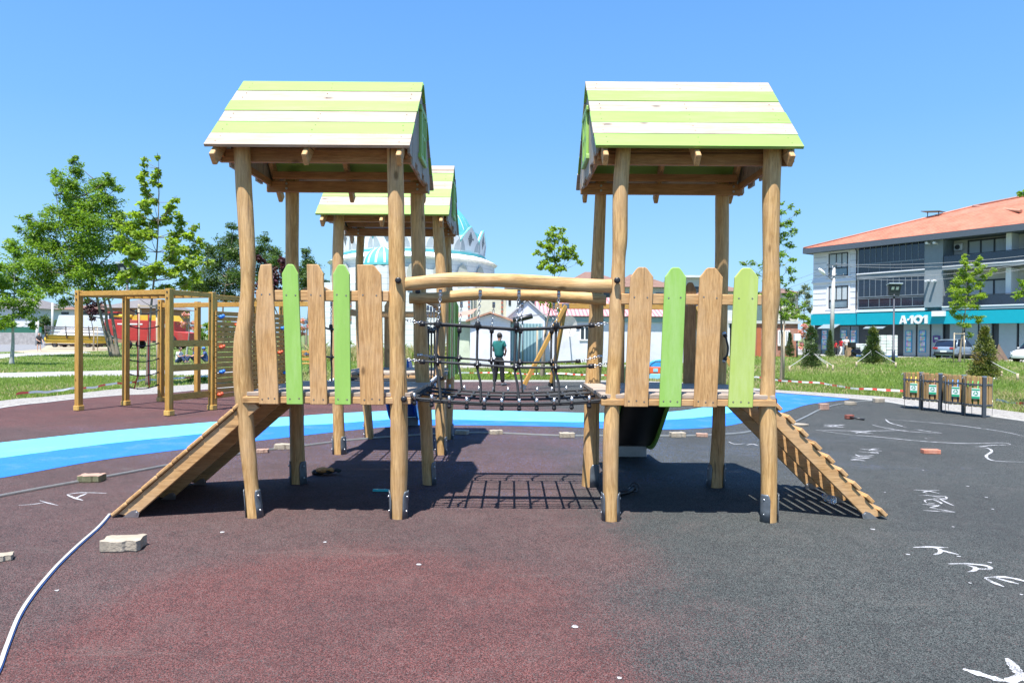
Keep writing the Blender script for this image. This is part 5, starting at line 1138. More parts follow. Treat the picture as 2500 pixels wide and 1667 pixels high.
# open balconies
ue = LB_; uR = ug1+.02
lbox(uR, ue, 1.6, 9, zt0, zE).build('wall', bcream, SB)
zsa = fz(*zb(1525, 640))[1]; 
for (zfl, ztop, gl0) in ((zsa, zE, 0), (zc1+.32, zsa-.35, 1)):
    mb = lbox(uR, ue, -.5, 1.59, zfl-.33, zfl-.02); mb.build('balcony_slab', bgrey, SB); lbox(uR, ue, -.53, -.502, zfl-.08, zfl+.02).build('slab_edge', bwhite, SB)
    rl = MB(); rl.b2((uR+.1, -.46, zfl+.02), (ue, -.43, zfl+.88)); rr_ = rl.build('railing', navy, SB); rl = MB(); rl.b2((uR+.1, -.48, zfl+.90), (ue, -.41, zfl+.95)); rl.build('handrail', frm, rr_)
    for j, (a, b) in enumerate(((uR+1.15, uR+4.3), (uR+5.5, uR+8.6), (uR+9.6, uR+12.5))):
        zt_ = zfl+2.35; mb = MB()
        for q in ((a, b, zt_-.14, zt_), (a, a+.12, zfl, zt_), (b-.12, b, zfl, zt_), ((a*2+b)/3-.06, (a*2+b)/3+.06, zfl, zt_), ((a+b*2)/3-.06, (a+b*2)/3+.06, zfl, zt_)): mb.b2((q[0], 1.50, q[2]), (q[1], 1.60, q[3]))
        w_ = mb.build('window', frm, SB); lbox(a+.05, b-.05, 1.56, 1.585, zfl, zt_-.05).build('pane', curt if j != 1 else gls, w_)
        if j < 2: lbox(b+.35, b+.75, .2, 1.59, zfl, ztop-.1).build('column', bwhite, SB)
    mb = lbox(uR+.15, uR+.85, 1.2, 1.59, zfl+1.5, zfl+2.1); ac = mb.build('air_conditioner', bwhite, SB, bevel=.03); mb = MB(); mb.cyl((uR+.45, 1.2, zfl+1.8), (uR+.45, 1.17, zfl+1.8), .22, n=16); mb.build('fan', frm, ac)
# shop level
zg = GB+.05
lbox(0, ue, .35, 9, zg-.2, zt0).build('shop_wall', bdark, SB)
uC = fr(765, 770, 1100, 1160)[0]
mb = MB(); mb.b2((-.05, -.25, zt0), (uC-.45, .34, zt1-.06)); mb.add([V(p) for p in [(uC-.45, -.25, zt0), (uC, -.9, zt0), (uC, .34, zt0), (uC-.45, .34, zt0), (uC-.45, -.25, zt1-.06), (uC, -.9, zt1-.06), (uC, .34, zt1-.06), (uC-.45, .34, zt1-.06)]], [(0, 3, 2, 1), (4, 5, 6, 7), (0, 1, 5, 4)]); mb.b2((uC, -.9, zt0), (ue, .34, zt1-.06)); tb = mb.build('fascia_band', teal, SB)
# sign letters
def text(s, size, ext, mat, parent, loc, rot, name='lettering', sx=1.0, bold=0):
    cu = bpy.data.curves.new('t', 'FONT'); cu.body = s; cu.size = size; cu.extrude = ext; cu.offset = bold; cu.align_x = 'LEFT'; o = bpy.data.objects.new('t', cu); COL.objects.link(o)
    dg = bpy.context.evaluated_depsgraph_get(); me = bpy.data.meshes.new_from_object(o.evaluated_get(dg)); bpy.data.objects.remove(o)
    me.materials.clear(); me.materials.append(mat); n = bpy.data.objects.new(name, me); COL.objects.link(n); n.parent = parent; n.location = loc; n.rotation_euler = rot; n.scale = (sx, 1, 1); OFF[n.name] = V((0, 0, 0)); return n
ua, ub_, z0, z1 = fr(1110, 1365, 1082, 1158, v=-.9)
SG = thing('shop_sign', 'large white block lettering A-101 on the turquoise shop band', 'sign', (A0.x, A0.y, 0), rzB, local=True)
hL = z1-z0; sgm = P('sign_white', (.72, .72, .72), .5)
def letter(kind, u, w_):
    mb = MB(); t = hL*.27; v0, v1 = -1.05, -.905
    if kind == 'A':
        o_ = [(0, 0), (w_*.36, hL), (w_*.64, hL), (w_, 0), (w_-t*.95, 0), (w_-t*1.25, hL*.2), (t*1.25, hL*.2), (t*.95, 0)]; mb.prism(o_[:4]+[(w_-t*.95, 0), (w_*.5+t*.12, hL*.66), (w_*.5-t*.12, hL*.66), (t*.95, 0)], (u, v0+.145, z0), (1, 0, 0), (0, 0, 1), .145)
        mb.b2((u+w_*.22, v0+.005, z0+hL*.20), (u+w_*.78, v1-.003, z0+hL*.38))
    if kind == '.': mb.tube([(u+w_/2, v0, z0+hL*.5), (u+w_/2, v1, z0+hL*.5)], w_*.5, 14)
    if kind == '1': mb.prism([(w_*.38, 0), (w_, 0), (w_, hL), (w_*.45, hL), (0, hL*.82), (0, hL*.62), (w_*.38, hL*.72)], (u, v0+.145, z0), (1, 0, 0), (0, 0, 1), .145)
    if kind == '0':
        k = 28; cx, cz = u+w_/2, z0+hL/2; vs = []
        for v_ in (v0, v1):
            for rr in ((w_/2, hL/2*1.04), (w_/2-t*.95, hL/2-t*.9)):
                for i in range(k): a = 2*math.pi*i/k; vs.append((cx+math.cos(a)*rr[0], v_, cz+math.sin(a)*rr[1]))
        fs = []
        for i in range(k): j = (i+1) % k; fs += [(i, j, k+j, k+i), (i, 2*k+i, 2*k+j, j), (k+i, k+j, 3*k+j, 3*k+i), (2*k+i, 3*k+i, 3*k+j, 2*k+j)]
        mb.add(vs, fs)
    mb.build('letter', sgm, SG)
W_ = ub_-ua
for kind, f0, f1 in (('A', 0, .26), ('.', .28, .36), ('1', .375, .50), ('0', .52, .83), ('1', .845, 1.0)): letter(kind, ua+W_*f0, W_*(f1-f0))
u0, u1, z0, z1 = fr(1412, 1528, 1043, 1090, v=-.9); o = lbox(u0, u1, -1.2, -.905, z0, z1).build('blank_sign_box', bwhite, SB)
# shop glass panels and posters
def poster(u0, u1, z0, z1, v, label):
    rt = thing('poster', label, 'poster', (A0.x, A0.y, 0), rzB, 'blue framed posters on the shop front', local=True); lbox(u0, u1, v-.03, v, z0, z1).build('poster_board', bpy.data.materials.get('poster_blue') or P('poster_blue', (.02, .28, .50), .5, .1), rt)
    pm = bpy.data.materials.get('poster_print')
    if not pm:
        pm, nt, bs = newmat('poster_print'); tc = N(nt, 'ShaderNodeTexCoord'); vo = N(nt, 'ShaderNodeTexVoronoi', Scale=5.0); nt.links.new(tc.outputs['Object'], vo.inputs[0]); c = mixc(nt, .55, vo.outputs['Color'], (.45, .5, .55)); nt.links.new(c, bs.inputs['Base Color'])
    h = z1-z0; mb = MB(); 
    for q in range(4): mb.b2((u0+.08, v-.036, z0+h*(.03+q*.245)), (u1-.08, v-.031, z0+h*(.03+q*.245)+h*.21))
    mb.build('print', pm, rt)
for k_, (a, b) in enumerate(((1130, 1245), (1258, 1372), (1385, 1490), (1552, 1680), (1690, 1810), (1820, 1935), (2000, 2165), (2185, 2300))):
    u0, u1, _, _ = fr(a, b, 1170, 1440, v=-.0); mb = lbox(u0, u1, .24, .349, zg, zt0-.0); w_ = mb.build('shop_panel', lite, SB); lbox(u1, u1+.10, .20, .349, zg, zt0).build('frame', frm, w_)
for a, b, yt, yb, lab in ((1160, 1220, 1220, 1418, 'tall blue bordered poster on the glass panel left under the sign letters'), (1283, 1347, 1218, 1418, 'tall blue bordered poster on the glass panel under the last sign letters')):
    poster(*fr(a, b, yt, yb, v=.2), .22, lab)
for a, b, yt, yb, lab in ((397, 448, 1215, 1395, 'tall narrow poster at the far left of the shop front'), (570, 625, 1215, 1330, 'blue poster just right of the concrete pole on the shop window'), (658, 713, 1215, 1330, 'blue poster above the man in the white shirt')):
    poster(*fr(a, b, yt, yb, v=.2), .22, lab)
for k_, (a, b) in enumerate(((390, 470), (550, 640), (650, 720))):
    u0, u1, _, _ = fr(a, b, 1180, 1420); w_ = lbox(u0, u1, .26, .349, zg, zt0-.1).build('shop_window', gls, SB)
u0, u1, z0, z1 = fr(1410, 1475, 1267, 1330, v=.2); o = thing('notice_plate', 'purple cash machine plate on the grey shop panel left of the car', 'sign', (A0.x, A0.y, 0), rzB, local=True); mb = lbox(u0, u1, .15, .235, z0, z1); mb.build('plate', P('purple_plate', (.10, .05, .22), .4), o, bevel=.03); lbox(u0+.25, u1-.25, .14, .149, z0+.15, z1-.55).build('screen', P('pale_screen', (.5, .55, .6), .3), o); lbox(u0+.15, u1-.15, .14, .149, z1-.35, z1-.15).build('label_strip', P('pale_screen2', (.45, .6, .55), .3), o)
for a, b in ((395, 545), (810, 990)):
    u0, u1, z0, z1 = fr(a, b, 1172, 1200, v=-.6); mb = MB(); mb.add([V(p) for p in [(u0, -1.3, z0), (u1, -1.3, z0), (u1, -.2, z1+.12), (u0, -.2, z1+.12), (u0, -1.3, z0-.05), (u1, -1.3, z0-.05), (u1, -.2, z1+.05), (u0, -.2, z1+.05)]], [(0, 1, 2, 3), (7, 6, 5, 4), (0, 4, 5, 1), (1, 5, 6, 2), (3, 2, 6, 7), (0, 3, 7, 4)]); mb.build('awning', P('awning_grey', (.22, .26, .28), .4) if 'awning_grey' not in bpy.data.materials else bpy.data.materials['awning_grey'], SB)
# roof
def invp(px, py, v): 
    u, z = fz(px, py, v); return (u, v, z)
eL = invp(1961, 607, -1.1); zE2 = eL[2]; pk = invp(2377, 505, 5.0); uRt = LB_+1
rp = [(eL[0], -1.1, zE2), (uRt, -1.1, zE2), (uRt, 5.0, pk[2]+.9), pk, (eL[0], 11.1, zE2), (uRt, 11.1, zE2)]
mb = MB(); mb.add([V(p) for p in rp], [(0, 1, 2, 3), (0, 3, 4), (3, 2, 5, 4)]); mb.build('roof', M['tile'], SB)
rfo = [o for o in COL.objects if o.parent == SB and o.name.startswith('roof')][0]
mb = MB(); q = invp(2500, 532, 1.2); mb.tube([V(pk)+V((0, 0, .05)), V((q[0], .6, 0))+V((0, 0, pk[2]+(zE2-pk[2])*(5.0-.6)/6.1+.45))], .14, 8); mb.tube([V(pk)+V((0, 0, .05)), V((uRt, 5, pk[2]+.95))], .12, 8); mb.tube([V(eL)+V((0, 0, .05)), V(pk)+V((0, 0, .05))], .10, 8); mb.build('ridge_tile', P('ridge', (.46, .22, .15), .85, .2), rfo)
mb = MB(); mb.b2((eL[0]-.03, -1.14, zE2-.55), (uRt, -1.06, zE2-.02)); mb.b2((eL[0]-.03, -1.06, zE2-.55), (eL[0]+.05, 11, zE2-.02)); mb.b2((eL[0]+.05, -1.06, zE2-.50), (uRt, 1.6, zE2-.42)); mb.build('fascia', P('fascia_grey', (.075, .095, .12), .6, .1), SB)
mb = MB(); u, v_, z = invp(2278, 531, 3.8); mb.b2((u-.6, 3.4, z-.5), (u+.6, 4.2, z+.05)); ch = mb.build('chimney', P('chimney_brick', (.3, .12, .08), .9, .2), rfo); mb = MB(); mb.box((u, 3.8, z+.55), (1.7, 1.2, .06), Matrix.Rotation(.12, 3, 'Y'))
for a in (-.5, .5): mb.cyl((u+a, 3.8, z), (u+a, 3.8, z+.55), .04)
mb.build('chimney_cap', M['galv'], ch)
# ================================================================== UTILITY POLE AND WIRES
b = at(2029, 862, 61); b.z = GB; tp = at(2036, 648, 61)
UP = thing('utility_pole', 'pale concrete utility pole with crossarms and street light before the shop', 'utility pole', b)
mb = MB(); mb.tube([b, tp], [.21, .13], 10); mb.build('pole', P('pole_concrete', (.50, .49, .46), .85, .1, 3), UP)
mb = MB()
for dz, w_ in ((-.05, 1.5), (-1.0, 1.3)):
    mb.b2((tp.x-w_*.45, tp.y-.18, tp.z+dz), (tp.x+w_*.75, tp.y-.10, tp.z+dz+.08))
    for q in (-.4, .1, .6): mb.tube([(tp.x+q*w_, tp.y-.14, tp.z+dz+.08), (tp.x+q*w_, tp.y-.14, tp.z+dz+.25)], [.035, .05], 8)
mb.build('crossarm', M['galv'], UP)
mb = MB(); mb.tube([tp+V((0, 0, -1.4)), tp+V((-.5, -.2, -1.1)), tp+V((-.9, -.3, -.85))], .04, 8); mb.build('lamp_arm', M['galv'], UP); mb = MB(); mb.sph(tp+V((-1.25, -.4, -.6)), .38, 12, 8, (1.1, .5, .4), rot=Matrix.Rotation(.75, 3, 'Y')); mb.build('lamp_head', bwhite, UP)
def wire(p0, p1, sag, label, r=.018):
    pts = catpath(p0, p1, sag, 16); o = MB().tube(pts, r, 5).build('power_line', M['lampb'] if r > .02 else bpy.data.materials.get('wire_grey') or P('wire_grey', (.28, .29, .3), .5), origin=pts[0]); return tag(o, label, 'cable', 'overhead cables by the shop')
for k_, (ye, dz, lab) in enumerate(((618, 0, 'highest overhead cable from the pole top across the balconies'), (626, -.12, 'overhead cable second from the top of the pole'), (634, -1.0, 'overhead cable from the middle of the pole to the right'), (646, -1.1, 'lowest overhead cable crossing the shop building'))):
    wire(tp+V((.2*k_, -.14, dz+.1)), at(2560, ye, 50-k_), .35+.1*k_, lab)
for k_, lab in ((0, 'upper overhead cable leading left from the pole'), (1, 'lower overhead cable leading left from the pole')): wire(tp+V((-.3, 0, -.1-.5*k_)), at(1700, 742+14*k_, 95), .6, lab, .016)
# ================================================================== CARS
def car(label, base, rz, paint, name='parked_car', van=False):
    rt = thing(name, label, 'van' if van else 'car', base, rz, local=True)
    if van: L, Wd, H = 5.6, 1.95, 2.35
    else: L, Wd, H = 4.5, 1.86, 1.66
    st = [(-L/2, .62, .88), (-L/2+.12, .86, .98), (-L/2+.6, .92, 1.02), (-.5, .93, 1.0), (.9, .93, .98), (L/2-1.1, .92, .96), (L/2-.35, .88, .80), (L/2-.05, .78, .66), (L/2, .6, .58)]
    if van: st = [(-L/2, .85, 1.2), (-L/2+.1, .95, 1.25), (0, .97, 1.25), (L/2-1.6, .96, 1.2), (L/2-.4, .90, .98), (L/2-.05, .8, .8), (L/2, .6, .7)]
    vs = []; n = 12
    for (x, w_, zt) in st:
        for (yy, zz) in ((-w_*.90, .30), (-w_*.99, .45), (-w_, .62), (-w_*.97, zt*.86), (-w_*.90, zt), (-w_*.4, zt+.03), (w_*.4, zt+.03), (w_*.90, zt), (w_*.97, zt*.86), (w_, .62), (w_*.99, .45), (w_*.90, .30)): vs.append((x, yy, min(zz, zt+.03)))
    k = len(st); fs = [(i*n+j, i*n+(j+1) % n, (i+1)*n+(j+1) % n, (i+1)*n+j) for i in range(k-1) for j in range(n)]+[tuple(range(n-1, -1, -1)), tuple(range((k-1)*n, k*n))]
    mb = MB(); mb.add(vs, fs, 0, True); bd = mb.build('body', paint, rt, bevel=.02)
    if van: gh = [(-L/2+.08, .86, 1.2, 1.2), (-L/2+.18, .86, 1.2, 2.28), (0, .88, 1.2, 2.33), (.9, .88, 1.2, 2.28), (1.35, .86, 1.2, 1.85), (2.1, .80, 1.1, 1.12)]
    else: gh = [(-L/2+.10, .80, .96, .98), (-L/2+.42, .74, .96, 1.52), (-L/2+.9, .72, .98, 1.61), (-.1, .72, .98, 1.64), (.45, .72, .96, 1.56), (1.25, .78, .95, .99)]
    vs = []
    for (x, w_, zb2, zt) in gh:
        vs += [(x, -w_-.07, zb2), (x, -w_, max(zt-.06, zb2)), (x, -w_+.1, zt), (x, w_-.1, zt), (x, w_, max(zt-.06, zb2)), (x, w_+.07, zb2)]
    k = len(gh); fs = [(i*6+j, i*6+j+1, (i+1)*6+j+1, (i+1)*6+j) for i in range(k-1) for j in range(5)]; mb = MB(); mb.add(vs, fs, 0, True); mb.build('windows', navy if not van else paint, rt)
    if van: mb = MB(); mb.add([(1.0, -.9, 1.3), (1.9, -.86, 1.2), (1.35, -.88, 1.8), (1.0, -.9, 1.95)], [(0, 1, 2, 3)]); mb.build('side_window', navy, rt)
    else:
        mb = MB(); vs = [] 
        for (x, w_, zb2, zt) in gh[1:5]: vs += [(x, -w_+.06, zt+.004), (x, -.2, zt+.03), (x, .2, zt+.03), (x, w_-.06, zt+.004)]
        mb.add(vs, [(i*4+j, i*4+j+1, (i+1)*4+j+1, (i+1)*4+j) for i in range(3) for j in range(3)], 0, True); mb.build('roof', paint, rt)
        for sy_ in (-1, 1):
            mb = MB(); mb.tube([(gh[1][0], sy_*.69, 1.56), (-.1, sy_*.69, 1.68), (.45, sy_*.69, 1.6)], .02, 6); mb.build('roof_rail', frm, rt)
            mb = MB(); mb.tube([(-.15, sy_*.79, .99), (-.12, sy_*.72, 1.6)], .035, 6); mb.tube([(-L/2+.35, sy_*.83, .98), (-L/2+.75, sy_*.73, 1.56)], .06, 6); mb.build('pillar', paint, rt)
            mb = MB(); mb.box((.75, sy_*1.0, 1.03), (.18, .16, .12)); mb.build('mirror', paint, rt, bevel=.03)
    mb = MB(); mb.b2((-L/2+.05, -Wd/2*.97, .24), (L/2-.1, Wd/2*.97, .36)); mb.b2((-L/2-.03, -.78, .36), (-L/2+.12, .78, .58)); mb.build('bumper', frm, rt, bevel=.03)
    for sy_ in (-1, 1):
        mb = MB(); mb.box((-L/2+.02, sy_*.66, .88), (.10, .40, .14)); mb.build('tail_light', P('tail_red', (.45, .01, .01), .3) if 'tail_red' not in bpy.data.materials else bpy.data.materials['tail_red'], rt, bevel=.02)
        mb = MB(); mb.box((L/2-.16, sy_*.62, .68), (.22, .36, .16)); mb.build('headlight', M['clear'], rt, bevel=.03)
        for xx in (-L/2+.85, L/2-.88):
            mb = MB(); mb.tube([(xx, sy_*(Wd/2-.24), .34), (xx, sy_*(Wd/2-.01), .34)], .34, 22); wh = mb.build('wheel', bpy.data.materials.get('tyre') or P('tyre', (.02, .02, .022), .8), rt, bevel=.03)
            mb = MB(); mb.tube([(xx, sy_*(Wd/2-.02), .34), (xx, sy_*(Wd/2+.006), .34)], [.22, .20], 16)
            mb.build('rim', M['galv'], wh)
    mb = MB(); mb.box((-L/2-.04, 0, .62), (.02, .5, .12)); mb.build('number_plate', M['white'], rt)
    return rt
silver = P('silver_blue_paint', (.30, .38, .48), .28, .04, 2, 0, .35, coat=.6); whitep = P('white_car_paint', (.75, .75, .75), .3, .03, 2, coat=.5)
b = g(2335, 874.5); b.z = GB+.02; car('silver blue car parked facing the shop, seen from behind', b, R(33), silver)
b = g(2538, 884); b.z = GB+.02; car('white car cut off by the right edge of the photo', b, R(205), whitep)
b = at(112, 836, 78); b.z = GB; car('white van nose behind the yellow harvester header', b+V((2.2, 2.0, 0)), R(180), whitep, 'parked_van', True)
# pallets of paper rolls, scooter, boxes
PR = P('paper_pack', (.70, .71, .70), .6, .15, 2.2, dirt=(.35, .55, .40)); pal = P('blue_pallet', (.02, .12, .40), .6)
for (px, D, w_, h_, lab) in ((2118, 62, 1.35, 1.25, 'lower stack of green and white paper packs on a pallet outside the shop'), (2172, 61, 1.75, 2.05, 'taller stack of shrink wrapped paper packs on a blue pallet')):
    b = at(px-8, 868, D); b.z = GB+.02; rt = thing('goods_pallet', lab, 'pallet', b, R(-30), 'pallets of paper packs by the shop', local=True)
    mb = MB(); mb.b2((-w_/2, -.6, 0), (w_/2, .6, .13)); mb.build('pallet', pal, rt)
    rows = int(h_/.26)
    for r_ in range(rows):
        for c_ in range(4):
            mb = MB(); x0_ = -w_/2+w_*c_/4; mb.b2((x0_+.01, -.58+rnd.uniform(0, .04), .14+r_*.26), (x0_+w_/4-.01, .58, .14+r_*.26+.25)); mb.build('paper_pack', PR, rt, bevel=.02)
b = at(2098, 866, 60); b.z = GB+.02
SCO = thing('scooter', 'dark motor scooter with black delivery box parked by the shop door', 'scooter', b, R(10), local=True)
mb = MB(); mb.prism([(-.8, .45), (-.65, .75), (.0, .72), (.1, .40), (.45, .38), (.62, .95), (.72, .92), (.62, .30), (.1, .22), (-.4, .25)], (0, .14, 0), (1, 0, 0), (0, 0, 1), .28); mb.build('body', navy, SCO, bevel=.05)
mb = MB(); mb.box((-.35, 0, .80), (.75, .28, .1)); mb.build('seat', M['blackp'], SCO, bevel=.04); mb = MB(); mb.box((-.75, 0, 1.08), (.5, .5, .45)); mb.build('delivery_box', M['blackp'], SCO, bevel=.04)
for xx in (-.55, .72): mb = MB(); mb.torus((xx, 0, .26), .20, .06, Matrix.Rotation(R(90), 3, 'X'), 18, 8); mb.tube([(xx, -.04, .26), (xx, .04, .26)], .13, 12); mb.build('wheel', bpy.data.materials['tyre'], SCO)
mb = MB(); mb.tube([(.64, 0, .9), (.58, 0, 1.05)], .04, 8); mb.tube([(.5, -.33, 1.08), (.6, 0, 1.05), (.5, .33, 1.08)], .02, 7); mb.build('handlebar', M['galv'], SCO)
b = at(2078, 866, 60.5); b.z = GB+.02; rt = thing('cardboard_box', 'brown cardboard boxes stacked beside the scooter', 'box', b); mb = MB(); mb.box(b+V((0, .3, .3)), (.6, .5, .6)); mb.box(b+V((.05, .3, .82)), (.5, .45, .42), Matrix.Rotation(.2, 3, 'Z')); mb.build('box', P('cardboard', (.40, .27, .16), .85), rt, bevel=.01)
b = g(2440, 879); mb = MB(); mb.add([b+V(p) for p in [(-.6, -.2, 0), (.6, -.2, 0), (.5, .4, 0), (-.5, .4, 0), (0, .1, 1.3), (-.2, .15, .9)]], [(0, 1, 4), (1, 2, 4), (2, 3, 4), (3, 0, 5, 4)]); tag(mb.build('covered_pile', P('brown_tarp', (.16, .11, .08), .9), origin=b), 'brown peaked cover on the pavement near the right shop windows', 'cover')
# car park wheel stops
for px in (2218, 2268, 2420):
    b = g(px, 868.5+(px-2218)*.02); mb = MB(); mb.box((0, 0, .06), (1.8, .15, .12)); o = mb.build('wheel_stop', P('wheel_stop_yellow', (.55, .42, .14), .8, .3, 6) if 'wheel_stop_yellow' not in bpy.data.materials else bpy.data.materials['wheel_stop_yellow'], bevel=.02); o.location = b; o.rotation_euler = (0, 0, rzB); tag(o, {2218: 'yellow wheel stop left of the car', 2268: 'yellow wheel stop by the rear of the car', 2420: 'yellow wheel stop right of the car'}[px], 'wheel stop', 'wheel stops in the car park')
# ================================================================== HARVESTER AND TRUCK
hb = at(330, 845, 74); hb.z = GB
HV = thing('combine_harvester', 'old red and yellow combine harvester parked on the grass', 'combine harvester', hb)
hr = P('harvester_red', (.42, .035, .03), .5, .15, 1.5, dirt=(.3, .1, .08)); hy = P('harvester_yellow', (.62, .40, .04), .5, .15, 1.5, dirt=(.3, .15, .05)); tyre = bpy.data.materials['tyre']
def hx(px): return at(px, 800, 74).x
def hz(py): return at(350, py, 74).z
mb = MB(); y0_, y1_ = 73, 75.6
mb.prism([(hx(268), hz(780)), (hx(437), hz(784)), (hx(437), hz(808)), (hx(472), hz(812)), (hx(472), hz(836)), (hx(450), hz(834)), (hx(415), hz(833)), (hx(395), hz(832)), (hx(320), hz(832)), (hx(292), hz(824)), (hx(268), hz(806))], (0, y1_, 0), (1, 0, 0), (0, 0, 1), 2.6); bd = mb.build('body', hr, HV, bevel=.05)
mb = MB()
for (a, b_, c_, d_) in ((300, 360, 790, 793), (392, 410, 792, 796), (412, 432, 791, 800)): mb.b2((hx(a), y0_-.03, hz(d_)), (hx(b_), y0_, hz(c_)))
mb.build('decal', M['white'], bd)
mb = MB(); mb.prism([(hx(330), hz(784)), (hx(337), hz(770)), (hx(425), hz(770)), (hx(437), hz(785))], (0, 75.2, 0), (1, 0, 0), (0, 0, 1), 2.0); tk = mb.build('grain_tank', hy, HV, bevel=.03); mb = MB(); mb.cyl((hx(288), 73.3, hz(772)), (hx(332), 73.3, hz(774)), .2); mb.build('unloading_pipe', hy, HV)
text('NB', .9, .02, M['lampb'], tk, (hx(389)-hb.x, 73.17-74+.0, hz(783)-GB), (R(90), 0, 0)); 
for o in COL.objects:
    if o.parent == tk and o.name.startswith('lettering'): o.location = (hx(389)-hb.x, 73.15-hb.y, hz(783)-hb.z)
for px, py, rr in ((426, 834, .80), (326, 842, .48)):
    mb = MB(); x, z = hx(px), GB+rr; mb.tube([(x, 72.5, z), (x, 73.0, z)], rr, 24); wh = mb.build('wheel', tyre, HV, bevel=.05); mb = MB(); mb.tube([(x, 72.46, z), (x, 72.52, z)], [rr*.5, rr*.55], 16); mb.build('rim', hy, wh)
    mb = MB(); mb.tube([(x, 75.2, z), (x, 75.7, z)], rr, 24); mb.build('wheel', tyre, HV, bevel=.05)
mb = MB(); mb.b2((hx(276), 73.2, hz(780)), (hx(298), 75, hz(765))); mb.build('cab', navy, HV, bevel=.05); mb = MB(); mb.b2((hx(272), 73, hz(765)), (hx(300), 75.2, hz(762))); mb.build('cab_roof', hr, HV)
HD = thing('harvester_header', 'long yellow cutting header with black reel lying in front of the harvester', 'harvester header', at(190, 843, 70)*1.0)
kx = lambda px: at(px, 820, 70).x; kz = lambda py: at(190, py, 70).z
mb = MB(); mb.cyl((kx(114), 70, kz(821)), (kx(268), 70, kz(824)), .17); mb.cyl((kx(110), 70.1, kz(829)), (kx(268), 70.1, kz(832)), .28); mb.b2((kx(112), 69.9, kz(838)), (kx(270), 71, kz(834))); mb.build('trough', hy, HD)
mb = MB(); mb.b2((kx(110), 70.3, kz(826)), (kx(268), 71, kz(822.5))); mb.b2((kx(108), 70, kz(843)), (kx(270), 71.2, kz(840))); mb.build('auger', P('rusty_dark', (.08, .05, .035), .9, .4, 8), HD)
mb = MB()
for py in (798, 803, 811): mb.cyl((kx(116), 69.6, kz(py)), (kx(262), 69.6, kz(py+3)), .05)
for j in range(46): x = kx(117)+(kx(262)-kx(117))*j/45; mb.cyl((x, 69.6, kz(798+3*j/45)), (x+.08, 69.6, kz(803+3*j/45)), .022)
for q in (116, 166, 222, 262): mb.cyl((kx(q), 69.6, kz(796)), (kx(q), 69.8, kz(826)), .06)
mb.build('reel', P('dark_steel', (.09, .08, .08), .6, .3), HD)
tb_ = at(200, 815, 84); tb_.z = GB; TR = thing('box_truck', 'big white box body of a truck standing behind the harvester', 'truck', tb_)
tx0, tx1 = at(127, 800, 84).x, at(270, 800, 84).x; mb = MB(); mb.prism([(tx0, GB+.9), (tx1, GB+.9), (tx1, at(200, 770, 84).z), (at(143, 800, 84).x, at(200, 770, 84).z)], (0, 86.4, 0), (1, 0, 0), (0, 0, 1), 2.4); mb.build('box_body', P('truck_white', (.55, .60, .64), .5, .06, 1), TR, bevel=.04)
mb = MB()
for x in (tx0+1.2, tx1-1.5, tx1-2.8): mb.tube([(x, 84.0, GB+.5), (x, 84.5, GB+.5)], .5, 18); mb.tube([(x, 85.9, GB+.5), (x, 86.4, GB+.5)], .5, 18)
mb.build('wheel', tyre, TR)
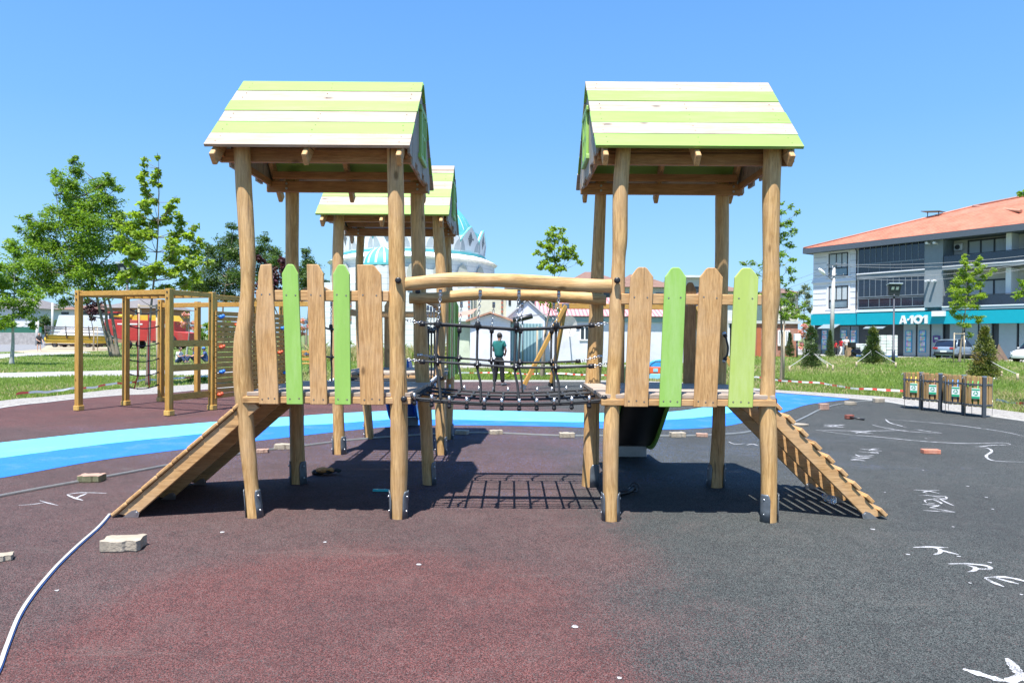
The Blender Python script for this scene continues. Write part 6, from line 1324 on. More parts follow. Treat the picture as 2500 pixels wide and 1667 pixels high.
# ================================================================== HOUSES
def hm(n, c, r=.85, v=.08, **k): return bpy.data.materials.get(n) or P(n, c, r, v, 2, **k)
def winm(mb_frame, parent, x0, x1, z0, z1, y, fm, pm):
    mb = MB(); t = .08
    for q in ((x0, x1, z1-t, z1), (x0, x1, z0, z0+t), (x0, x0+t, z0+t, z1-t), (x1-t, x1, z0+t, z1-t), ((x0+x1)/2-t/2, (x0+x1)/2+t/2, z0+t, z1-t)): mb.b2((q[0], y-.06, q[2]), (q[1], y-.002, q[3]))
    w_ = mb.build('window', fm, parent); mb = MB(); mb.b2((x0+t, y-.03, z0+t), (x1-t, y-.003, z1-t)); mb.build('pane', pm, w_)
def house(label, px0, px1, Y, dep, eave_py, ridge_py, wall, roofm, wins=(), rtype='hip', over=.4, name='house', wfm=None, basez=GB, fl=None, cat='house'):
    xm = (px0+px1)/2; x0 = at(px0, 800, Y).x; x1 = at(px1, 800, Y).x; ze = at(xm, eave_py, Y).z; yr = Y+dep/2; zr_ = at(xm, ridge_py, yr).z if ridge_py else ze
    rt = thing(name, label, cat, ((x0+x1)/2, Y, basez)); mb = MB(); mb.b2((x0, Y, basez), (x1, Y+dep, ze)); mb.build('wall', wall, rt)
    o_ = over; mb = MB(); a = min(dep/2, (x1-x0)/2*.8)
    if rtype == 'hip': vs = [(x0-o_, Y-o_, ze), (x1+o_, Y-o_, ze), (x1+o_, Y+dep+o_, ze), (x0-o_, Y+dep+o_, ze), (x0+a, yr, zr_), (x1-a, yr, zr_)]; fs = [(0, 1, 5, 4), (1, 2, 5), (2, 3, 4, 5), (3, 0, 4), (3, 2, 1, 0)]
    elif rtype == 'ridge': vs = [(x0-o_, Y-o_, ze), (x1+o_, Y-o_, ze), (x1+o_, Y+dep+o_, ze), (x0-o_, Y+dep+o_, ze), (x0-o_, yr, zr_), (x1+o_, yr, zr_)]; fs = [(0, 1, 5, 4), (1, 2, 5), (2, 3, 4, 5), (3, 0, 4), (3, 2, 1, 0)]
    elif rtype == 'front': 
        xm_ = (x0+x1)/2; zr_ = at(xm, ridge_py, Y).z; vs = [(x0-o_, Y-o_, ze-.1), (xm_, Y-o_, zr_), (x1+o_, Y-o_, ze-.1), (x0-o_, Y+dep, ze-.1), (xm_, Y+dep, zr_), (x1+o_, Y+dep, ze-.1)]; vs += [(p[0], p[1], p[2]+.1) for p in vs]; fs = [(0, 1, 4, 3), (1, 2, 5, 4), (6, 9, 10, 7), (7, 10, 11, 8), (0, 6, 7, 1), (1, 7, 8, 2), (3, 4, 10, 9), (4, 5, 11, 10), (0, 3, 9, 6), (2, 8, 11, 5)]
        m2_ = MB(); m2_.add([(x0, Y, ze), (x1, Y, ze), (xm_, Y, zr_-.05), (x0, Y+dep-.1, ze), (x1, Y+dep-.1, ze), (xm_, Y+dep-.1, zr_-.05)], [(0, 1, 2)]); m2_.build('gable_wall', wall, rt); m2_ = MB(); m2_.add([(x0, Y+dep-.1, ze), (x1, Y+dep-.1, ze), (xm_, Y+dep-.1, zr_-.05)], [(2, 1, 0)]); m2_.build('gable_wall', wall, rt)
    else: vs = [(x0-o_, Y-o_, ze), (x1+o_, Y-o_, ze), (x1+o_, Y+dep+o_, ze), (x0-o_, Y+dep+o_, ze)]; vs += [(p[0], p[1], p[2]+.25) for p in vs]; fs = [(3, 2, 1, 0), (4, 5, 6, 7), (0, 1, 5, 4), (1, 2, 6, 5), (2, 3, 7, 6), (3, 0, 4, 7)]
    mb.add(vs, fs); mb.build('roof', roofm, rt)
    for (a_, b_, t_, c_) in wins:
        winm(None, rt, at(a_, 800, Y).x, at(b_, 800, Y).x, at(xm, c_, Y).z, at(xm, t_, Y).z, Y, wfm or bwhite, hm('house_pane', (.03, .04, .05), .15))
    return rt
m, nt, bs = newmat('pink_metal_roof'); tc = N(nt, 'ShaderNodeTexCoord'); wv = N(nt, 'ShaderNodeTexWave', Scale=1.3); wv.bands_direction = 'X'; nt.links.new(tc.outputs['Object'], wv.inputs[0]); nt.links.new(ramp(nt, wv.outputs[0], [(.1, (.46, .16, .16)), (.35, (.60, .27, .27)), (.9, (.66, .33, .33))]), bs.inputs['Base Color']); bs.inputs['Roughness'].default_value = .6; bump(nt, bs, wv.outputs[0], .6, .05); M['pinkroof'] = m
m, nt, bs = newmat('teal_corrugated_door'); tc = N(nt, 'ShaderNodeTexCoord'); wv = N(nt, 'ShaderNodeTexWave', Scale=1.6); wv.bands_direction = 'X'; nt.links.new(tc.outputs['Object'], wv.inputs[0]); nt.links.new(ramp(nt, wv.outputs[0], [(.1, (.16, .28, .32)), (.9, (.32, .48, .52))]), bs.inputs['Base Color']); bs.inputs['Roughness'].default_value = .5; bump(nt, bs, wv.outputs[0], .5, .05); M['garage'] = m
lilac = hm('pale_lilac_render', (.62, .63, .70), dirt=(.45, .46, .5)); pgreen = hm('pale_green_render', (.55, .60, .48), dirt=(.42, .45, .36)); brown = hm('brown_roof_tile', (.20, .115, .085), .9, .25, bmp=.5); rusty = hm('rusty_tin', (.42, .22, .15), .8, .4, dirt=(.5, .45, .42)); grey_r = hm('grey_roof_tile', (.17, .155, .15), .9, .25, bmp=.5)
LOW = house('long low pale house with pink ribbed metal roof behind the swing frame', 1325, 1678, 42, 8, 772, 727, lilac, M['pinkroof'], [(1415, 1440, 796, 832), (1667, 1676, 782, 800)], 'ridge', .35)
mb = MB(); q = at(1325, 772, 42); q2 = at(1678, 772, 42); mb.b2((q.x-.3, 41.9, q.z-.32), (q2.x+.3, 41.99, q.z-.05)); mb.build('fascia', hm('teal_fascia', (.25, .38, .40)), LOW)
SH = house('pale green shed with rusty tin gable roof behind the man', 1148, 1246, 39, 7, 782, 765, lilac, rusty, (), 'front', .25, 'shed', cat='shed')
mb = MB(); x0, x1 = at(1108, 800, 40).x, at(1148, 800, 39.2).x; mb.b2((x0, 39.9, GB), (x1, 45, at(1120, 784, 40).z)); mb.build('side_wall', pgreen, SH); mb = MB(); z = at(1120, 781, 40).z; mb.add([(x0-.3, 39.5, z-.05), (x1+.1, 39.3, z+.35), (x1+.1, 45, z+.9), (x0-.3, 45, z+.55)], [(0, 1, 2, 3)]); mb.build('side_roof', rusty, SH)
GA = house('grey gabled garage with tall blue green corrugated doors', 1243, 1330, 41, 7, 772, 733, lilac, hm('white_edge_roof', (.45, .45, .46)), (), 'front', .12, 'garage', cat='garage')
mb = MB(); mb.b2((at(1243, 800, 41).x+.03, 40.92, GB), (at(1324, 800, 41).x, 40.99, at(1280, 790, 41).z)); mb.build('garage_door', M['garage'], GA)
mb = MB(); p0, p1 = at(1234, 776, 39.5), at(1338, 775, 39.5); mb.beam(p0, p1+V((0, .5, .2)), 1.0, .06); mb.build('canopy', hm('canopy_grey', (.25, .25, .26)), GA)
# satellite dish
b = at(1388, 800, 41.3); rt = thing('satellite_dish', 'large pale satellite dish on the wall of the low house', 'satellite dish', b); mb = MB(); vs = []; k = 20
for ring in range(5):
    for j in range(k): rr = .62*ring/4+.01; a = 2*math.pi*j/k; vs.append(b+V((math.cos(a)*rr*.75-.02, -.5+.28*(rr/.62)**2*0-.0, math.sin(a)*rr+.1))+V((0, -.25*(rr/.62)**2, 0)))
mb.add(vs, [(r_*k+j, r_*k+(j+1) % k, (r_+1)*k+(j+1) % k, (r_+1)*k+j) for r_ in range(4) for j in range(k)], 0, True); mb.build('dish', bcream, rt); mb = MB(); mb.cyl(b+V((0, -.45, .1)), b+V((.1, .69, -.15)), .04); mb.cyl(b+V((0, -.5, -.4)), b+V((.05, -1.05, .05)), .02); mb.build('arm', M['galv'], rt)
blk = hm('cream_block_wall', (.60, .58, .50)); wh_ = hm('white_block_wall', (.62, .63, .64))
house('cream building between the mosque and the pink roofed house', 1236, 1330, 66, 10, 706, None, wh_, grey_r, [(1241, 1247, 722, 745), (1262, 1282, 724, 745), (1290, 1310, 724, 742)], 'flat', .2, 'building', frm, cat='building')
house('white apartment block with balconies behind the pink roof left part', 1400, 1505, 72, 12, 690, 664, wh_, brown, [(1408, 1420, 712, 730), (1430, 1446, 712, 730), (1455, 1490, 700, 725)], 'hip', .8, 'building', frm, cat='building')
house('pale house with brown tiled roof seen between the right tower pickets', 1515, 1632, 70, 12, 702, 670, wh_, brown, [(1524, 1538, 716, 735), (1560, 1580, 715, 735), (1600, 1618, 715, 735)], 'hip', .8, wfm=frm)
house('white flat roofed building peeping out right of the lime picket', 1668, 1712, 80, 8, 678, None, blk, wh_, [(1690, 1705, 700, 718)], 'flat', .5, 'building', frm, cat='building')
house('pale three storey house with brown eaves beside the rear right post', 1762, 1812, 60, 9, 712, 695, wh_, brown, [(1790, 1806, 728, 768)], 'hip', .6, wfm=frm)
house('distant beige house with brown hipped roof left of the shop', 1895, 1948, 88, 9, 716, 702, blk, brown, [(1918, 1934, 722, 742)], 'hip', .6, wfm=frm)
BH = house('small red brick hut with white barred window beside the oleander', 1782, 1948, 60, 5, 790, None, hm('red_hut_wall', (.36, .15, .10), .9, .15, dirt=(.45, .3, .25)), hm('pale_tin', (.5, .5, .5)), (), 'flat', .15, 'brick_hut', cat='hut')
hx_ = lambda px: at(px, 800, 60).x; hz_ = lambda py: at(1900, py, 60).z
mb = MB(); mb.b2((hx_(1899), 59.9, hz_(842)), (hx_(1926), 59.99, hz_(806))); w_ = mb.build('window', hm('house_pane', (.03, .04, .05)), BH); mb = MB(); mb.b2((hx_(1898), 59.85, hz_(809)), (hx_(1927), 59.9, hz_(806))); mb.b2((hx_(1898), 59.85, hz_(844)), (hx_(1927), 59.9, hz_(840)))
for j in range(7): x = hx_(1899)+(hx_(1926)-hx_(1899))*j/6; mb.b2((x-.05, 59.84, hz_(841)), (x+.05, 59.89, hz_(807)))
mb.build('window_bars', M['white'], w_); mb = MB(); mb.b2((hx_(1847), 59.9, GB), (hx_(1857), 59.99, hz_(801))); mb.build('door', hm('orange_door', (.42, .12, .05)), BH)
b = at(1946, 864, 57); b.z = GB; rt = thing('meter_box', 'grey metal meter cabinet on a dark post beside the oleander', 'meter box', b); mb = MB(); mb.b2((b.x-.24, 56.9, at(1946, 832, 57).z), (b.x+.24, 57.2, at(1946, 815, 57).z)); mb.build('cabinet', bwhite, rt, bevel=.02); mb = MB(); mb.cyl(b, (b.x, 57.05, at(1946, 831, 57).z), .07); mb.build('post', M['lampb'], rt)
# left background houses
house('distant red brick house with grey hipped roof behind the harvester', 255, 372, 120, 14, 752, 728, hm('far_brick', (.36, .17, .12)), grey_r, [(270, 280, 760, 768), (300, 312, 758, 768), (330, 345, 756, 768)], 'hip', .9, wfm=wh_)
house('distant white house with brown roof behind the white truck', 150, 250, 125, 12, 756, 742, wh_, brown, [(150, 168, 762, 768), (200, 215, 760, 768)], 'hip', .9, wfm=frm)
house('distant pale house behind the small tree at the left edge', 92, 132, 140, 12, 762, 742, wh_, grey_r, [(100, 108, 770, 780)], 'hip', .9, wfm=frm)
house('distant grey roofed house at the far left', -60, 78, 130, 14, 752, 728, wh_, grey_r, [(30, 40, 765, 778), (52, 62, 765, 778)], 'hip', .9, wfm=frm)
x0, x1 = at(-200, 800, 95).x, at(100, 800, 95).x; rt = thing('boundary_wall', 'low grey wall topped by a green fence along the left street', 'wall', (x1, 95, GB)); mb = MB(); mb.b2((x0, 95, GB), (x1, 95.3, at(50, 812, 95).z)); mb.build('wall', hm('stone_grey', (.33, .31, .30), .9, .3), rt); mb = MB(); mb.b2((x0, 95.1, at(50, 812, 95).z), (x1, 95.2, at(50, 798, 95).z)); mb.build('mesh_fence', hm('green_mesh', (.02, .12, .08)), rt)
b = at(91, 818, 88); b.z = GB; mb = MB(); mb.tube([b, b+V((0, 0, 3.2))], [.22, .18], 10); tag(mb.build('concrete_post', bpy.data.materials['pole_concrete'], origin=b), 'short pale concrete post on the left street by the green fence', 'post')
b = at(128, 790, 110); b.z = GB; mb = MB(); mb.tube([b, b+V((0, 0, 6.5))], [.2, .15], 10); tag(mb.build('concrete_post', bpy.data.materials['pole_concrete'], origin=b), 'tall far pale concrete pole behind the white truck', 'post')
# bench
b = g(748, 912); rt = thing('park_bench', 'light wooden bench with carved lettering seen between the left tower pickets', 'bench', b); mb = MB()
bx0, bx1 = at(690, 800, b.y).x, at(772, 800, b.y).x
for z in (.55, .72, .86): 
    mb = MB(); mb.b2((bx0, b.y, z), (bx1, b.y+.04, z+.12)); mb.build('back_slat', M['yel_x'], rt, bevel=.01)
for j in range(3): 
    mb = MB(); mb.b2((bx0, b.y-.5+.15*j, .42), (bx1, b.y-.37+.15*j, .46)); mb.build('seat_slat', M['yel_x'], rt, bevel=.01)
for x in (bx0+.15, bx1-.15): mb = MB(); mb.tube([(x, b.y-.45, GB), (x, b.y-.42, .42), (x, b.y+.0, .42), (x, b.y+.06, .98)], .03, 8); mb.build('leg', M['lampb'], rt)
t_ = text('BELED\u0130YES\u0130', .11, .003, P('carved', (.22, .12, .04)), rt, (bx0-b.x+.55, -.004, .745), (R(90), 0, 0))
# ================================================================== MOSQUE
mc = at(1010, 700, 78); mc.z = GB; MQ = thing('mosque', 'white mosque with turquoise striped dome and a crown of pointed arches', 'mosque', mc)
kpx = 78/1667; rC = 170*kpx; rB = 203*kpx
zz_ = lambda py: at(1010, py, 78).z
m, nt, bs = newmat('mosque_stone'); tc = N(nt, 'ShaderNodeTexCoord'); mp = N(nt, 'ShaderNodeMapping'); nt.links.new(tc.outputs['Object'], mp.inputs[0]); sp = N(nt, 'ShaderNodeSeparateXYZ'); nt.links.new(mp.outputs[0], sp.inputs[0])
fz_ = N(nt, 'ShaderNodeMath', operation='PINGPONG'); nt.links.new(sp.outputs[2], fz_.inputs[0]); fz_.inputs[1].default_value = .28
c = ramp(nt, fz_.outputs[0], [(.02, (.50, .53, .54)), (.05, (.68, .70, .70))]); n1 = N(nt, 'ShaderNodeTexNoise', Scale=.7, Detail=5.0); nt.links.new(tc.outputs['Object'], n1.inputs[0]); c = mixc(nt, ramp(nt, n1.outputs[0], [(.4, 0), (.8, .4)]), c, (.55, .56, .54)); nt.links.new(c, bs.inputs['Base Color']); bs.inputs['Roughness'].default_value = .85; M['mq'] = m
tq = hm('turquoise_paint', (.10, .42, .43), .6); mw = hm('mosque_white', (.74, .75, .76)); mg = hm('lattice_grey', (.16, .18, .20))
def ringwall(r0, z0, r1, z1, n, mat, name, parent, a0=0, a1=2*math.pi, c=mc, sm=False):
    mb = MB(); vs = []
    for (r_, z) in ((r0, z0), (r1, z1)):
        for j in range(n): a = a0+(a1-a0)*j/n; vs.append((c.x+math.cos(a)*r_, c.y+math.sin(a)*r_, z))
    mb.add(vs, [(j, (j+1) % n, n+(j+1) % n, n+j) for j in range(n)]+[tuple(range(n, 2*n))], 0, sm); return mb.build(name, mat, parent)
ringwall(rB*.97, GB, rB*.97, zz_(652), 24, M['mq'], 'drum', MQ)
cr = ringwall(rB*.97, zz_(652), rB*1.01, zz_(648), 24, mw, 'cornice', MQ); ringwall(rB*1.01, zz_(648), rC*1.02, zz_(634), 24, mw, 'cornice', MQ); ringwall(rC*1.03, zz_(634), rC*1.03, zz_(629), 32, tq, 'cornice_band', MQ)
nA = 16
ringwall(rC*.985, zz_(629), rC*.985, zz_(590), 48, mw, 'crown_wall', MQ)
mbt = MB(); vs = []
for (r_, z) in ((rC*.985, zz_(590)), (rC*.96, zz_(576)), (rC*.86, zz_(572))):
    for j in range(48): a = 2*math.pi*j/48; vs.append((mc.x+math.cos(a)*r_, mc.y+math.sin(a)*r_, z))
mbt.add(vs, [(i*48+j, i*48+(j+1) % 48, (i+1)*48+(j+1) % 48, (i+1)*48+j) for i in range(2) for j in range(48)]); mbt.build('crown_roof', tq, MQ)
hw_ = rC*math.tan(math.pi/nA)
for k_ in range(nA):
    am = 2*math.pi*(k_+.5)/nA; rad_ = V((math.cos(am), math.sin(am), 0)); tt = V((-math.sin(am), math.cos(am), 0)); zb0, ztp = zz_(628), zz_(569)
    def cp(x, z, o=0): f = (z-zb0)/(ztp-zb0); return V((mc.x, mc.y, z))+rad_*(rC*(1.0+.035*f)+o)+tt*(x*hw_)
    Hh = ztp-zb0
    prof = [(-.98, zb0), (-1.0, zb0+.34*Hh), (-.86, zb0+.52*Hh), (-.62, zb0+.68*Hh), (-.34, zb0+.83*Hh), (-.12, zb0+.94*Hh), (0, ztp), (.12, zb0+.94*Hh), (.34, zb0+.83*Hh), (.62, zb0+.68*Hh), (.86, zb0+.52*Hh), (1.0, zb0+.34*Hh), (.98, zb0)]
    mb = MB(); f_ = [cp(x, z) for x, z in prof]; bk = [cp(x*.96, z, -.35) for x, z in prof]; n_ = len(prof)
    mb.add(f_+bk, [tuple(range(n_)), tuple(range(2*n_-1, n_-1, -1))]+[(i, n_+i, n_+(i+1) % n_, (i+1) % n_) for i in range(n_)]); ar = mb.build('arch_panel', mw, MQ)
    mb = MB(); mb.tube([cp(x, z+.03, -.1) for x, z in prof[1:12]], .10, 6); mb.build('arch_edge', tq, ar)
    # half niches at the foot, shade painted as flat grey; diamond lattice above
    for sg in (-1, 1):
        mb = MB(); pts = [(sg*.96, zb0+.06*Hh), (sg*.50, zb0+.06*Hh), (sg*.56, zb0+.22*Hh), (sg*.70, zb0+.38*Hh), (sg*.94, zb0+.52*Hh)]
        mb.add([cp(x, z, .012) for x, z in pts], [tuple(range(5))]); mb.build('niche', hm('niche_shade', (.40, .44, .46)), ar)
    mb = MB()
    for iy in range(7):
        for ix in range(5):
            z = zb0+Hh*(.30+.075*iy); x = (ix-2)*.13+(.065 if iy % 2 else 0)-.03
            if abs(x) < .30*(1-abs(iy-3)/4.0): pc = cp(x, z, .03); mb.add([pc+tt*.11, pc+V((0, 0, .15)), pc-tt*.11, pc-V((0, 0, .15))], [(0, 1, 2, 3)])
    if mb.v: mb.build('lattice', mg, ar)
# main dome, ribbed
def dome(c, r, z0, squash, ns, parent, half=False, mb=None):
    mb = MB(); n = ns*4; rows = 14; vs = []
    for i in range(rows+1):
        a = math.pi/2*i/rows
        for j in range(n): t = 2*math.pi*j/n; rr = r*math.cos(a)*(1.0+(.012 if j % 4 == 0 else 0)); vs.append((c.x+math.cos(t)*rr, c.y+math.sin(t)*rr, z0+math.sin(a)*r*squash))
    mb.add(vs, [(i*n+j, i*n+(j+1) % n, (i+1)*n+(j+1) % n, (i+1)*n+j) for i in range(rows) for j in range(n)], 0, True)
    for i in range(len(mb.m)): mb.m[i] = 1 if (i % n) % 4 == 0 and i > n else 0
    return mb.build('dome', [tq, mw], parent)
dome(mc, rC*.88, zz_(612), .95, 36, MQ)
sc_ = V((at(938, 700, 70).x, mc.y-rB*.93, 0)); dome(sc_, 42*kpx, at(938, 655, 71).z, 1.0, 14, MQ)
ringwall(42*kpx, GB, 42*kpx, at(938, 656, 71).z, 16, M['mq'], 'apse', MQ, c=sc_)
# lower blocks with windows and brick striped jambs
def mbx(pxa, pxb, ya, yb2, pt, mat, name='wing'):
    mb = MB(); a = at(pxa, 700, ya).x; b_ = at(pxb, 700, ya).x; mb.b2((a, ya, GB), (b_, yb2, at((pxa+pxb)/2, pt, ya).z)); return mb.build(name, mat, MQ)
mbx(785, 900, 68, 78, 690, M['mq']); wg = mbx(1060, 1150, 67.5, 79, 705, M['mq']); mbx(1150, 1238, 68, 79, 712, hm('mosque_cream', (.60, .57, .47))); mbx(800, 1080, 69, 75, 720, M['mq'])
mb = MB()
for j in range(7): z = at(1145, 716+j*11, 67.5).z; mb.box((at(1145, 700, 67.4).x, 67.42, z), (.2, .1, .2)); mb.box((at(1226, 700, 67.9).x, 67.92, z), (.2, .1, .2)); mb.box((at(855, 700, 67.9).x, 67.92, z), (.22, .1, .2))
mb.build('brick_detail', hm('detail_brick', (.42, .14, .10)), wg)
mb = MB()
for j in range(12):
    for i in range(2): mb.box((at(1157+i*4, 700, 67.4).x, 67.93, at(1157, 712+j*6, 67.5).z), (.09, .1, .14))
mb.build('lattice_window', mg, wg)
for j in range(8):
    a = math.pi*(1.18+.64*j/7); c_ = V((mc.x+math.cos(a)*rB*.98, mc.y+math.sin(a)*rB*.98, zz_(690))); tt = V((-math.sin(a), math.cos(a), 0)); mb = MB()
    pts = [c_+tt*x_+V((0, 0, z)) for x_, z in ((-.7, -1.2), (.7, -1.2), (.7, .5), (.45, 1.1), (0, 1.45), (-.45, 1.1), (-.7, .5))]; mb.add(pts, [tuple(range(7))]); mb.build('arched_window', hm('window_dim', (.42, .43, .38)), MQ)
# ================================================================== VEGETATION
LM_ = {}
LM_['bright'] = leafmat('fresh_leaf', (.15, .24, .028), (.34, .44, .07), .5)
LM_['mid'] = leafmat('green_leaf', (.095, .185, .024), (.23, .34, .05), .48)
LM_['dark'] = leafmat('dark_leaf', (.045, .095, .025), (.12, .19, .055), .35)
LM_['silver'] = leafmat('silvery_leaf', (.10, .14, .075), (.22, .27, .16), .25)
LM_['plum'] = leafmat('plum_leaf', (.035, .010, .018), (.10, .030, .045), .2)
LM_['pink'] = leafmat('oleander_flower', (.66, .28, .34), (.88, .52, .58), .35, .6)
LM_['conif'] = leafmat('conifer_needle', (.028, .062, .016), (.085, .135, .030), .15)
LM_['conify'] = leafmat('yellowing_conifer', (.085, .115, .020), (.20, .21, .045), .15)
LM_['conifb'] = leafmat('browning_conifer', (.16, .12, .035), (.28, .21, .06), .15)
LM_['grass'] = leafmat('grass_blade', (.15, .23, .045), (.30, .38, .11), .5, .6)
LM_['dry'] = leafmat('dry_grass', (.30, .26, .12), (.48, .42, .24), .35, .7)
bark = P('grey_bark', (.20, .165, .125), .9, .25, 5, .6, 0, (.28, .25, .2), bscale=30); wbark = P('whitewashed_bark', (.34, .35, .33), .9, .2, 5, .5)
stake_m = M['yel_z']
def leaves(pts, size, droop=.3, wr=.45, up=None, jitter=.35):
    """rhombic leaves at pts (N,3)"""
    n = len(pts); a = rng.normal(size=(n, 3)); a[:, 2] = a[:, 2]*.6-droop; a /= np.linalg.norm(a, axis=1)[:, None]
    b = rng.normal(size=(n, 3)); b[:, 2] *= .4; b -= a*(a*b).sum(1)[:, None]; b /= np.linalg.norm(b, axis=1)[:, None]+1e-9
    L = size*(1+jitter*rng.uniform(-1, 1, n))[:, None]; W = L*wr
    nn = np.cross(a, b); f = nn*W*.18
    return np.stack([pts, pts+a*L*.45+b*W*.5+f, pts+a*L, pts+a*L*.45-b*W*.5+f], axis=1)
def clump_pts(c, r, n, squash=(1, 1, .85), shell=.55):
    d = rng.normal(size=(n, 3)); d /= np.linalg.norm(d, axis=1)[:, None]; rr = r*(shell+(1-shell)*rng.random(n))**1.0*rng.random(n)**.22
    # ragged: modulate radius with direction so the outline breaks up
    m_ = 1+.28*np.sin(d[:, 0]*7+c[0])*np.sin(d[:, 2]*6+c[1])+.15*np.sin(d[:, 1]*13+c[2]*3)
    return np.array(c)+d*(rr*m_)[:, None]*np.array(squash)
def tree(label, base, clumps, mat, leaf=.16, dens=60, trunkr=.12, name='tree', cat='tree', group=None, barkm=None, trunk_top=None, forks=1, depth=.7, lean=None, seed=None, twig=True, wr=.5, squash=.85, extra=None, sub=7, grow=1.0):
    """clumps (px,py,rpx) at the tree's own distance"""
    Y = base.y; rt = thing(name, label, cat, base, group=group); cl = []
    for (px, py, rp) in clumps:
        rp = rp*grow
        p = at(px, py, Y); r_ = rp*Y/1667; p.y += rng.uniform(-1, 1)*r_*depth*1.2; cl.append((p, r_))
    # trunk and limbs
    tops = sorted(cl, key=lambda q: -q[0].z); top = tops[0][0]; mb = MB(); cz = min(q[0].z for q in cl); ctr = sum((q[0] for q in cl), V((0, 0, 0)))/len(cl)
    stems = []
    for k_ in range(forks):
        e = tops[min(k_*2, len(tops)-1)][0] if forks > 1 else top
        o_ = V(((k_-(forks-1)/2)*trunkr*1.1, 0, 0)); h = e.z-base.z; mid = V((base.x+(ctr.x-base.x)*.35+(k_-(forks-1)/2)*.12*h*.3, base.y, base.z+h*.35)); m2_ = V(((ctr.x+e.x)/2, (base.y+e.y)/2, base.z+h*.65))
        pth = smooth([tuple(base+o_), tuple(base.lerp(mid, .5)+o_+V((rnd.uniform(-.5, .5)*trunkr, 0, 0))), tuple(mid), tuple(m2_), tuple(e)], 5); k = len(pth); fr_ = .75 if forks > 1 else 1
        mb.tube(pth, [trunkr*fr_*(1.18 if i < 2 else 1)*(1-.93*(i/(k-1))**.8) for i in range(k)], 9); stems.append([V(p) for p in pth])
    for (c_, r_) in cl:
        st = rnd.choice(stems); cand = [p for p in st if p.z < c_.z-r_*.3] or st[:2]; s_ = min(cand, key=lambda p: (p-c_).length+abs(p.z-(c_.z-(c_-p).length*.6))*.5)
        md = s_.lerp(c_, .5)+V((0, 0, -.08*(c_-s_).length)); tr = trunkr*.32*min(1, .35+r_*.5); mb.tube(smooth([tuple(s_), tuple(md), tuple(c_)], 4), [tr*(1-.7*i/8) for i in range(9)], 6)
        if twig:
            for _ in range(sub):
                d = V((rnd.gauss(0, 1), rnd.gauss(0, 1), rnd.gauss(.3, .7))).normalized(); mb.tube([c_.lerp(s_, .25*rnd.random()), c_+d*r_*.5+V((0, 0, .05)), c_+d*r_*.95], [tr*.4, tr*.25, tr*.08], 4)
    mb.build('trunk', barkm or bark, rt)
    P_ = []
    for (c_, r_) in cl:
        # sub-clusters give light and dark clumps with gaps
        ns = max(5, int(15*min(1.6, r_))); n = int(dens*2.6*4*math.pi*r_*r_*1.0/ns)+4
        for _ in range(ns):
            d = rng.normal(size=3); d /= np.linalg.norm(d); q = np.array(c_)+d*r_*rng.uniform(.1, .95)*np.array((1, 1, squash)); P_.append(clump_pts(q, r_*rng.uniform(.34, .58), n, (1, 1, .62)))
    pts = np.concatenate(P_); np_mesh('crown', leaves(pts, leaf, wr=wr), 4, mat, rt)
    if cat == 'oleander': np_mesh('leaves', leaves(pts[::3]+rng.normal(size=pts[::3].shape)*.12, leaf*1.1, wr=.3), 4, LM_['mid'], rt)
    return rt
def stakes(base, tips, h, label, cross=True, group='wooden stakes holding young trees'):
    rt = thing('tree_stakes', label, 'stakes', base, group=group)
    for dx, dy in tips:
        mb = MB(); mb.cyl(base+V((dx, dy, 0)), base+V((dx*.9, dy, h)), .035, n=8); mb.build('stake', bpy.data.materials['yel'] if 'yel' in bpy.data.materials else P('yel', (.42, .34, .24), .85, .2, 3), rt)
    if cross:
        mb = MB(); mb.beam(base+V((tips[0][0]*.95, tips[0][1]-.04, h-.06)), base+V((tips[-1][0]*.95, tips[-1][1]-.04, h-.06)), .03, .06); mb.build('crossbar', bpy.data.materials['yel'], rt)
    return rt
def zb1(l): return [(x/4.48, 350+y/4.48, r) for x, y, r in l]
def G0(x, y): p = g(x, y); p.z = GB; return p
# big ash tree on the left
tree('tallest green tree of the left group with forked whitewashed trunk', G0(281, 871), [(186, 392, 13), (190, 415, 22), (130, 424, 14), (143, 445, 16), (188, 455, 34), (235, 445, 28), (275, 440, 18), (292, 462, 14), (160, 480, 30), (215, 495, 40), (262, 490, 34), (150, 520, 28), (120, 545, 30), (190, 545, 42), (245, 545, 40), (290, 530, 32), (65, 532, 14), (85, 548, 24), (75, 585, 36), (120, 600, 45), (180, 600, 48), (235, 600, 48), (290, 590, 40), (70, 640, 40), (120, 655, 45), (180, 655, 50), (240, 660, 46), (290, 655, 36), (95, 695, 34), (150, 708, 32), (215, 705, 32), (265, 712, 26), (318, 560, 20), (150, 735, 18), (30, 600, 20), (45, 680, 30), (330, 620, 26), (330, 680, 26), (40, 560, 12)], LM_['mid'], .21, 26, .19, forks=3, barkm=bark, wr=.42, grow=1.22, sub=3)
tree('smaller green tree at the left edge of the photo with thin pale trunk', G0(28, 890), [(25, 596, 12), (35, 620, 16), (20, 650, 24), (48, 655, 18), (8, 690, 30), (45, 700, 28), (75, 725, 22), (20, 740, 30), (60, 755, 26), (90, 745, 14), (30, 785, 22), (-30, 690, 40), (-20, 760, 34), (100, 728, 10), (65, 790, 14)], LM_['mid'], .17, 34, .11, barkm=wbark, wr=.45, grow=1.25, sub=3)
